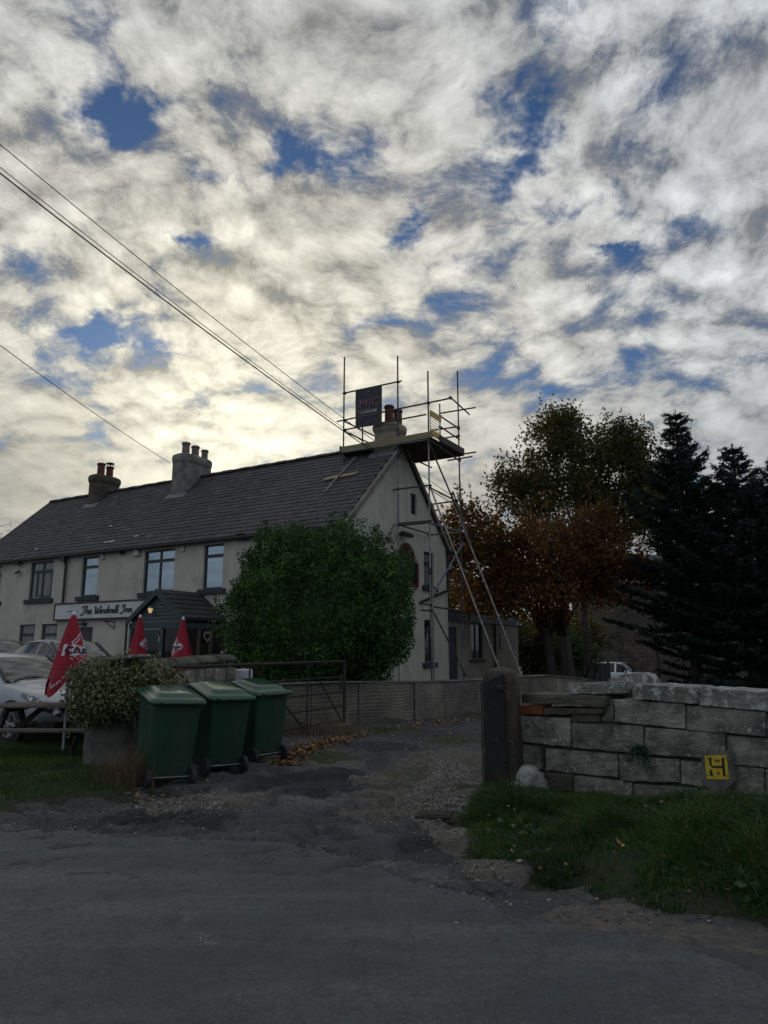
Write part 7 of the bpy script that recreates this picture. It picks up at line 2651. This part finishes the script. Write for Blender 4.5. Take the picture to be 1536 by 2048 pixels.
# leaf litter ------------------------------------------------------------------------------
def litter():
    r = np.random.default_rng(15)
    out = []
    def strip(pxs, n, wid, size, lift=.03):
        pts = [on_z(x, y) for x, y in pxs]
        for k in range(n):
            i = r.integers(0, len(pts) - 1)
            p = pts[i] + (pts[i + 1] - pts[i]) * r.uniform(0, 1)
            q_ = p + V(r.normal(0, wid * .7), r.normal(0, wid), 0)
            z = float(drive_z(np.array([q_[0]]), np.array([q_[1]]))[0]) + .012 + r.uniform(0, lift)
            out.append((q_[0], q_[1], z, size * r.uniform(.6, 1.3)))
    strip([(570, 1512), (620, 1500), (690, 1478)], 420, .22, .085, .06)
    strip([(690, 1478), (760, 1462), (860, 1450), (950, 1440)], 170, .28, .085)
    strip([(560, 1530), (600, 1516)], 140, .16, .08, .06)
    strip([(270, 1592), (330, 1600), (420, 1570)], 26, .12, .06)
    strip([(700, 1500), (900, 1480), (960, 1460)], 26, .5, .07)
    for k in range(46):                                # a few blown on to the verge
        q_ = on_z(r.uniform(960, 1536), r.uniform(1620, 1800), .1)
        out.append((q_[0], q_[1], float(verge_z(np.array([q_[0]]), np.array([q_[1]]))[0]) + r.uniform(.03, .10), .05 * r.uniform(.6, 1.2)))
    A = np.array(out)
    n = len(A)
    P = A[:, :3]
    nrm = np.stack([r.normal(0, .45, n), r.normal(0, .45, n), np.ones(n)], 1)
    nrm /= np.linalg.norm(nrm, axis=1)[:, None]
    d = np.cross(nrm, r.normal(size=(n, 3)))
    d /= np.linalg.norm(d, axis=1)[:, None]
    e = np.cross(nrm, d)
    s = A[:, 3:4]
    cur = nrm * s * r.uniform(.05, .3, n)[:, None]
    vs = np.stack([P - d * s * .5 + cur, P + e * s * .36, P + d * s * .5 + cur, P - e * s * .36], 1).reshape(-1, 3)
    tri = np.arange(n)[:, None] * 4
    fs = np.concatenate([tri + [[0, 1, 3]], tri + [[1, 2, 3]]], 1).reshape(-1, 3)
    o = fast_mesh('fallen_leaves', vs, fs, M['l_fallen'], None)
    tag(o, 'drift of fallen brown and yellow leaves along the foot of the low wall', 'leaves', kind='stuff')
litter()

# loose stones on the drive -----------------------------------------------------------------
def gravel():
    r = np.random.default_rng(25)
    out = []
    def patch(x, y, rx, ry, n, s):
        for k in range(n):
            a, b_ = r.normal(0, .5, 2)
            p = on_z(x + a * rx, y + b_ * ry)
            out.append((p[0], p[1], s * r.uniform(.4, 1.5)))
    patch(890, 1570, 110, 90, 1700, .012)
    patch(860, 1620, 90, 60, 700, .012)
    patch(340, 1610, 150, 26, 900, .013)
    patch(600, 1640, 500, 80, 500, .011)
    patch(960, 1740, 120, 60, 160, .013)
    patch(800, 1500, 300, 60, 260, .016)
    patch(1150, 1800, 300, 60, 120, .012)
    patch(150, 1650, 300, 30, 260, .012)
    A = np.array(out)
    n = len(A)
    z = np.maximum(drive_z(A[:, 0], A[:, 1]), road_z(A[:, 0], A[:, 1]))
    base = np.array([[1, 0, 0], [0, 1, 0], [-1, 0, 0], [0, -1, 0], [0, 0, .7], [0, 0, -.5]], float)
    fc = np.array([[0, 1, 4], [1, 2, 4], [2, 3, 4], [3, 0, 4], [1, 0, 5], [2, 1, 5], [3, 2, 5], [0, 3, 5]])
    an = r.uniform(0, 6.28, n)
    V_ = base[None] * r.uniform(.6, 1.2, (n, 6, 1))
    x = V_[..., 0] * np.cos(an)[:, None] - V_[..., 1] * np.sin(an)[:, None]
    y = V_[..., 0] * np.sin(an)[:, None] + V_[..., 1] * np.cos(an)[:, None]
    vs = np.stack([x, y, V_[..., 2]], -1) * A[:, 2][:, None, None] + np.stack([A[:, 0], A[:, 1], z + A[:, 2] * .3], -1)[:, None]
    fs = (fc[None] + np.arange(n)[:, None, None] * 6).reshape(-1, 3)
    m = leafmat('loose_gravel_stones', [(0.06, 0.055, 0.05), (0.13, 0.12, 0.10), (0.20, 0.18, 0.15), (0.32, 0.31, 0.28)], .95, 0.0, .2)
    o = fast_mesh('gravel', vs.reshape(-1, 3), fs, m, None)
    tag(o, 'loose gravel strewn over the broken drive', 'gravel', kind='stuff')
gravel()
def cobble(x, y, s, lb, mat='concrete', flat=.6):
    p = on_z(x, y)
    ico = bmesh.new()
    bmesh.ops.create_icosphere(ico, subdivisions=2, radius=1)
    off = Vector((x * .1, y * .1, 0))
    for v in ico.verts:
        k = 1 + .22 * mnoise.noise(v.co * 1.5 + off)
        v.co = Vector((v.co.x * s * k * 1.2, v.co.y * s * k, v.co.z * s * k * flat))
    me = bpy.data.meshes.new('cobble')
    ico.to_mesh(me)
    ico.free()
    o = link_obj('cobble', me, M[mat], None, True)
    zz = max(float(drive_z(np.array([p[0]]), np.array([p[1]]))[0]), float(road_z(np.array([p[0]]), np.array([p[1]]))[0]))
    o.location = (p[0], p[1], zz + s * flat * .6)
    tag(o, lb, 'stone')
cobble(1016, 1773, .022, 'round grey cobble at the corner of the verge', 'concrete', .9)
cobble(1040, 1735, .022, 'pale flint chip at the verge edge', 'pale_stone')
cobble(1098, 1791, .012, 'small white pebble below the verge', 'pale_stone')
cobble(120, 1583, .13, 'flat mossy stone edging the lawn left of the pier', 'moss_stone', .3)
cobble(255, 1592, .035, 'small buff stone at the foot of the dry grass', 'moss_stone', .6)
cobble(275, 1583, .035, 'yellowish stone between dry grass and nearest bin', 'moss_stone', .7)
# cover slab in the drive
p = on_z(868, 1638)
cs = MB().box(V(p[0], p[1], float(drive_z(np.array([p[0]]), np.array([p[1]]))[0]) + .012), V(.16, -.02, 0), V(.03, .14, 0), V(0, 0, .014))
mc = thing('drain_cover', 'small square iron drain cover at the gravel edge of the drive', 'drain cover', (p[0], p[1], 0))
cs.build('frame', M['rust'], mc, bevel=.004)
MB().box(V(p[0], p[1], float(drive_z(np.array([p[0]]), np.array([p[1]]))[0]) + .024), V(.12, -.015, 0), V(.022, .10, 0), V(0, 0, .008)).build('lid', M['rust'], mc, bevel=.003)

# ------------------------------------------------------------------ vehicles
def catmull(xs, ys, q):
    return np.interp(q, xs, ys) if len(xs) < 4 else _pchip(xs, ys, q)


def _pchip(x, y, q):
    x, y = np.asarray(x, float), np.asarray(y, float)
    h, d = np.diff(x), np.diff(y) / np.diff(x)
    m = np.zeros_like(y)
    m[0], m[-1] = d[0], d[-1]
    for i in range(1, len(x) - 1):
        if d[i - 1] * d[i] > 0:
            w1, w2 = 2 * h[i] + h[i - 1], h[i] + 2 * h[i - 1]
            m[i] = (w1 + w2) / (w1 / d[i - 1] + w2 / d[i])
    k = np.clip(np.searchsorted(x, q) - 1, 0, len(x) - 2)
    t = (q - x[k]) / h[k]
    return ((1 + 2 * t) * (1 - t) ** 2 * y[k] + t * (1 - t) ** 2 * h[k] * m[k] + t * t * (3 - 2 * t) * y[k + 1] + t * t * (t - 1) * h[k] * m[k + 1])


HATCH = dict(L=4.25, st=[  # x, half width, under, belt, roof half width, roof z
    (0.00, .50, .34, .52, .44, .56), (-.06, .66, .26, .62, .56, .66), (-.22, .78, .20, .71, .62, .755), (-.55, .845, .18, .80, .66, .85), (-1.0, .87, .18, .875, .68, .925), (-1.36, .88, .18, .925, .70, .985),
    (-1.72, .885, .18, .935, .66, 1.19), (-2.12, .885, .18, .945, .60, 1.40), (-2.6, .885, .18, .955, .595, 1.465), (-3.2, .88, .18, .97, .585, 1.445), (-3.7, .86, .20, .985, .57, 1.36), (-4.0, .83, .24, 1.0, .56, 1.15), (-4.2, .78, .30, .96, .58, 1.0), (-4.25, .70, .38, .86, .60, .9)],
    ws=(-1.38, -2.10), side=[(-1.55, -2.42), (-2.52, -3.32), (-3.40, -3.78)], wheels=(-.86, -3.42), wr=.315, cowl=.93)
SUVP = dict(L=4.7, st=[
    (0.00, .60, .42, .80, .5, .84), (-.07, .76, .36, .92, .6, .96), (-.25, .86, .32, 1.0, .7, 1.04), (-.7, .90, .30, 1.05, .74, 1.09), (-1.25, .91, .30, 1.09, .76, 1.14),
    (-1.6, .91, .30, 1.10, .72, 1.45), (-1.95, .91, .30, 1.11, .68, 1.74), (-2.6, .91, .30, 1.12, .67, 1.80), (-3.6, .91, .30, 1.12, .67, 1.79), (-4.3, .90, .34, 1.12, .66, 1.72), (-4.62, .86, .40, 1.1, .66, 1.35), (-4.7, .80, .5, 1.0, .66, 1.1)],
    ws=(-1.27, -1.93), side=[(-1.5, -2.3), (-2.42, -3.3), (-3.42, -4.25)], wheels=(-.95, -3.65), wr=.37, cowl=1.1)


def car(name, label, spec, paint, loc, heading, detail=True, cat='car', roofmat=None, rails=False):
    o = thing(name, label, cat, (0, 0, 0), 0, None)
    st = np.array(spec['st'])[::-1]
    xs = st[:, 0]
    nq = 72
    q = np.linspace(xs[0], xs[-1], nq)
    q = np.unique(np.concatenate([q, spec['ws'], [e for s in spec['side'] for e in s], np.linspace(-.25, 0, 9)]))
    nq = len(q)
    w, zu, zb, wr, zr = (_pchip(xs, st[:, k], q) for k in range(1, 6))
    rows = []
    for i in range(nq):
        hood = zr[i] - zb[i] < .14
        rows.append([(w[i] * .86, zu[i]), (w[i] * .97, zu[i] + .05), (w[i], zu[i] + .18), (w[i] * 1.0, (zu[i] + zb[i]) / 2 + .05), (w[i] * .985, zb[i] - .10), (w[i] * .945, zb[i] - .015),
                     (w[i] * .93 * .985 if not hood else w[i] * .88, zb[i] + .012 if not hood else zb[i] + .25 * (zr[i] - zb[i])),
                     (wr[i] * 1.03, zr[i] - .07 if not hood else zb[i] + .55 * (zr[i] - zb[i])), (wr[i] * .93, zr[i] - .018), (wr[i] * .55, zr[i] + .004), (0, zr[i] + .012)])
    nr = len(rows[0])
    G = np.array([[(q[i], -y, z) for (y, z) in rows[i]] for i in range(nq)])       # right side, y negative
    F = {'body': MB(), 'windscreen': MB(), 'side_window': MB(), 'rear_window': MB()}
    acc = {}
    for side in (1, -1):
        for i in range(nq - 1):
            for j in range(nr - 1):
                xm = (q[i] + q[i + 1]) / 2
                quad = [G[i, j], G[i + 1, j], G[i + 1, j + 1], G[i, j + 1]]
                quad = [p * V(1, side, 1) for p in quad]
                key = ('body', 0)
                if spec['ws'][1] < xm < spec['ws'][0] and j >= 8:
                    key = ('windscreen', 0)
                elif xm < spec['side'][-1][1] - .02 and xm > -spec['L'] + .12 and j >= 8 and detail:
                    key = ('rear_window', 0)
                elif j == 6:
                    for k, (e0, e1) in enumerate(spec['side']):
                        if e1 < xm < e0:
                            key = ('side_window', (side, k))
                acc.setdefault(key, MB()).add(quad, [(0, 1, 2, 3)])
    body = None
    objs = {}
    for key in sorted(acc, key=lambda k: k[0] != 'body'):
        mbx = acc[key]
        mt = {'body': paint, 'windscreen': 'carglass', 'side_window': 'carside', 'rear_window': 'carside'}[key[0]]
        me = bpy.data.meshes.new(key[0])
        me.from_pydata(mbx.v, [], mbx.f)
        bm = bmesh.new()
        bm.from_mesh(me)
        bmesh.ops.remove_doubles(bm, verts=bm.verts, dist=.0008)
        bmesh.ops.recalc_face_normals(bm, faces=bm.faces)
        if key[0] == 'body':
            eg = [e for e in bm.edges if e.is_boundary and abs(e.verts[0].co.x) < .003 and abs(e.verts[1].co.x) < .003]
            if eg:
                bmesh.ops.contextual_create(bm, geom=eg)
        bm.to_mesh(me)
        bm.free()
        objs[key] = link_obj(key[0], me, M[mt], o, True)
    def S(x, j, side=1, off=0.0):
        i = int(np.clip(np.searchsorted(q, x), 1, nq - 1))
        t = (x - q[i - 1]) / (q[i] - q[i - 1])
        j0 = int(min(math.floor(j), nr - 2))
        f = j - j0
        a = (G[i - 1, j0] * (1 - t) + G[i, j0] * t) * (1 - f) + (G[i - 1, j0 + 1] * (1 - t) + G[i, j0 + 1] * t) * f
        cdir = unit(V(a[0] * .0 + .55 * (x > -.8), a[1], .25 * (a[2] - .6)))
        p = a + cdir * off
        return p * V(1, side, 1)
    for side in (1, -1):
        for k, xw in enumerate(spec['wheels']):
            R = spec['wr']
            wy = -float(np.interp(xw, q, w))
            c = V(xw, (wy + .10) * side, R)
            MB().lathe(V(xw, (wy - .006) * side, R + .02), [(R + .055, 0), (R + .055, .12), (.02, .12)], 28, V(0, side, 0)).build('wheel_arch', M['rubber'], o)
            ty = MB().lathe(c - V(0, side * .115, 0), [(R * .66, .0), (R * .9, -.004), (R, .02), (R, .19), (R * .9, .21), (R * .66, .205)], 30, V(0, side, 0)).build('wheel', M['rubber'], o, smooth=True)
            rm = MB()
            for s_ in range(5):
                for dlt in (-.13, .13):
                    an = s_ * 2 * math.pi / 5 + dlt
                    an2 = s_ * 2 * math.pi / 5 + dlt * .35
                    a_ = c + V(math.cos(an) * R * .66, -side * .118, math.sin(an) * R * .66)
                    b_ = c + V(math.cos(an2) * R * .12, -side * .112, math.sin(an2) * R * .12)
                    rm.tube(a_, b_, .016, n=6)
            rm.lathe(c - V(0, side * .122, 0), [(R * .60, .012), (R * .61, 0), (R * .68, 0), (R * .69, .02)], 30, V(0, side, 0))
            rm.lathe(c - V(0, side * .13, 0), [(.0, 0), (R * .16, .004), (R * .18, .03)], 14, V(0, side, 0))
            rm.build('rim', M['alloy'], ty)
    if detail:
        zcow = spec['cowl']
        for side in (1, -1):                           # dark seals down the edges of the windscreen
            pts = [S(x, 8.0, side, .0) + V(0, 0, .004) for x in np.linspace(spec['ws'][0], spec['ws'][1], 9)]
            MB().path(pts, .036, 6).build('windscreen_seal', M['black'], o)
            for e0, e1 in spec['side']:
                pts = [S(x, 7.0, side, .004) for x in np.linspace(e0, e1, 7)]
                MB().path(pts, .010, 5).build('window_trim', M['black'], o)
        for side in (1, -1):
            # headlamp wrapped round the corner
            vs, fs = [], []
            nx_, nj = 9, 5
            for a in range(nx_):
                x = -.05 - .62 * a / (nx_ - 1)
                lo = 3.55 + 1.0 * (a / (nx_ - 1)) ** 1.5
                hi = 5.75 - .25 * a / (nx_ - 1)
                for b_ in range(nj):
                    vs.append(S(x, lo + (hi - lo) * b_ / (nj - 1), side, .010))
            fs = [(a * nj + b_, (a + 1) * nj + b_, (a + 1) * nj + b_ + 1, a * nj + b_ + 1) for a in range(nx_ - 1) for b_ in range(nj - 1)]
            hl = MB().add(vs, fs).build('headlamp', M['lamp_lens'], o, smooth=True, fix=False)
            for x, j in ((-.20, 4.75), (-.38, 4.95)):
                p = S(x, j, side, .012)
                MB().lathe(p - V(.03, 0, 0), [(.055, 0), (.062, .012), (.05, .02), (.03, .008)], 14, unit(V(.8, -.5 * side, .1))).build('lamp_reflector', M['chrome'], hl)
            p = S(-1.62, 6.2, side, .10)
            MB().box(p + V(0, 0, .03), V(.05, 0, 0), V(0, .09, 0), V(0, 0, .06)).build('door_mirror', M[paint], o, bevel=.03)
            for x in (spec['side'][0][1] - .05, spec['side'][1][1] - .04):
                vs = []
                for j in np.linspace(1.2, 5.8, 8):
                    vs += [S(x - .004, j, side, .003), S(x + .004, j, side, .003)]
                MB().add(vs, [(2 * k, 2 * k + 1, 2 * k + 3, 2 * k + 2) for k in range(7)]).build('door_gap', M['black'], o, fix=False)
            p = S(spec['side'][0][1] + .12, 4.5, side, .02)
            MB().box(p, V(.08, 0, 0), V(0, .015, 0), V(0, 0, .014)).build('door_handle', M[paint], o, bevel=.006)
        mbx = MB()
        MB().bbox(-.03, -.42, spec['st'][0][3] - .02, .016, .42, spec['st'][0][3] + .05).build('upper_grille', M['black'], o, bevel=.01)
        for k in range(3):
            MB().bbox(.012, -.40, spec['st'][0][3] - .012 + .024 * k, .024, .40, spec['st'][0][3] - .004 + .024 * k).build('grille_bar', M['chrome'], o)
        MB().bbox(-.10, -.58, spec['st'][0][2] - .10, .012, .58, spec['st'][0][2] + .02).build('lower_grille', M['black'], o, bevel=.02)
        MB().bbox(.0, -.26, spec['st'][0][2] + .05, .022, .26, spec['st'][0][2] + .16).build('number_plate', M['plate'], o)
        MB().lathe(V(.02, 0, spec['st'][0][3] + .02), [(.0, 0), (.05, 0), (.05, .012), (.04, .016)], 18, V(1, 0, 0)).build('badge', M['chrome'], o)
        p0, p1 = spec['ws'][0] - .06, spec['ws'][0] - .02
        for y0, y1 in ((-.5, .08), (.05, .55)):
            i = int(np.searchsorted(q, p0))
            MB().path([V(p0 + .03, y0, zcow + .075), V(p0 - .02, (y0 + y1) / 2, zcow + .125), V(p0 - .03, y1, zcow + .115)], .009, 5).build('wiper', M['black'], o)
        MB().bbox(spec['ws'][0] - .03, -.66, zcow + .02, spec['ws'][0] + .05, .66, zcow + .052).build('scuttle', M['black'], o)
    if roofmat:
        i0 = spec['ws'][1]
    if rails:
        for side in (1, -1):
            MB().path([V(-1.95, .62 * side, 1.76), V(-2.1, .62 * side, 1.86), V(-3.9, .62 * side, 1.86), V(-4.1, .62 * side, 1.76)], .02, 6).build('roof_rail', M['black'], o)
        for x in (-2.4, -3.5):
            MB().bbox(x - .03, -.64, 1.85, x + .03, .64, 1.885).build('roof_bar', M['black'], o)
    o.location = loc
    o.rotation_euler = (0, 0, heading)
    return o


car('parked_car', 'silver hatchback parked nose-out behind the picnic table', HATCH, 'silver', (-5.08, 12.60, gz(-5.8, 13.2) + .02), math.radians(-32))
c_ = at_depth(236, 1330, 16.4)
car('parked_car', 'grey hatchback parked beyond the silver one, half behind the parasol', HATCH, 'greycar', (c_[0], c_[1], gz(c_[0] - 1, c_[1] + 1) + .03), math.radians(-40))
c_ = at_depth(66, 1330, 20.5)
car('parked_car', 'black car whose roof just shows at the left edge', HATCH, 'darkcar', (c_[0], c_[1], gz(c_[0] - 1, c_[1] + 1) - .03), math.radians(-38))
c_ = at_depth(1309, 1360, 49)
car('off_road_car', 'white off-road car parked by the far stone house', SUVP, 'whitecar', (c_[0], c_[1], gz(c_[0], c_[1]) + .03), math.radians(-42), rails=True)

# ------------------------------------------------------------------ far stone house and fence
hq = at_depth(1330, 1350, 59)
gh = gz(hq[0], hq[1])
HD = unit(V(.97, .24, 0))
HN = V(HD[1], -HD[0], 0)
fh = thing('stone_house', 'dim brown stone house behind the spruces at the right', 'house', hq)
def hpnt(a, z, d=0.0):
    return V(hq[0], hq[1], gh) + HD * a + UP * z + HN * d
A0h, A1h, ZH = -4.2, 11.0, 8.0
MB().hexa([hpnt(A0h, -.5), hpnt(A1h, -.5), hpnt(A1h, -.5, -7), hpnt(A0h, -.5, -7), hpnt(A0h, ZH), hpnt(A1h, ZH), hpnt(A1h, ZH, -7), hpnt(A0h, ZH, -7)]).build('wall', M['mortar'], fh)
MB().prism([hpnt(A0h - .2, ZH + .01, .3), hpnt(A0h - .2, ZH + .01, -7.3), hpnt(A0h - .2, ZH + 3.0, -3.5)], HD * (A1h - A0h + .4)).build('roof', M['tile'], fh)
winz = (3.05, 3.65, .9, 2.1)
rs = random.Random(77)
ns = 0
sm_cache = {}
z = .1
row = 0
while z < 4.6:
    a = A0h + .05 - .3 * (row % 2)
    while a < 6.4:
        l = rs.choice((.55, .7, .85))
        if a > A0h and not (a < winz[1] + .05 and a + l > winz[0] - .05 and z < winz[3] + .05 and z + .32 > winz[2] - .05):
            key = l
            if key not in sm_cache:
                mb_ = MB().box((0, 0, 0), V((l - .03) / 2, 0, 0), V(0, .03, 0), V(0, 0, .148))
                me = bpy.data.meshes.new('house_stone')
                me.from_pydata(mb_.v, [], mb_.f)
                me.materials.append(M['houseblock'])
                sm_cache[key] = me
            if ns < 300:
                ob = bpy.data.objects.new('wall_stone', sm_cache[key])
                COL.objects.link(ob)
                ob.location = tuple(hpnt(a + l / 2, z + .16, rs.uniform(0, .02)))
                ob.rotation_euler = (0, 0, math.atan2(HD[1], HD[0]))
                set_parent(ob, fh)
                ns += 1
        a += l
    z += .325
    row += 1
def PH(a, z, d):
    return hpnt(a, z, .04 - d)
window((winz[0], winz[1] + .15, winz[2], winz[3]), PH, fh, 1, trans=.5, glass='glass_dark', sillw=.1, mat='white', fr=.07)
for a in (-.55, 1.75):
    MB().path([hpnt(a, ZH, .12), hpnt(a, -.2, .12)], .06, 8).build('drainpipe', M['black'], fh)

fn0, fn1 = at_depth(1046, 1350, 37), at_depth(1222, 1352, 37)
fn = thing('board_fence', 'grey close-boarded fence behind the tree trunks', 'fence', (fn0 + fn1) / 2)
nb = 30
for k in range(nb):
    a, b = fn0 + (fn1 - fn0) * k / nb, fn0 + (fn1 - fn0) * (k + .94) / nb
    g_ = gz(a[0], a[1])
    zt0 = at_depth(1100, 1326, 37)[2] + random.uniform(-.02, .02)
    MB().hexa([(a[0], a[1], g_ - .05), (b[0], b[1], g_ - .05), (b[0], b[1] + .025, g_ - .05), (a[0], a[1] + .025, g_ - .05), (a[0], a[1], zt0), (b[0], b[1], zt0), (b[0], b[1] + .025, zt0), (a[0], a[1] + .025, zt0)]).build('fence_board', M['fence_wood'], fn)
for k in range(4):
    a = fn0 + (fn1 - fn0) * (k + .02) / 3.08
    MB().bbox(a[0] - .05, a[1] + .03, gz(a[0], a[1]) - .1, a[0] + .05, a[1] + .13, at_depth(1100, 1322, 37)[2]).build('fence_post', M['fence_wood'], fn)
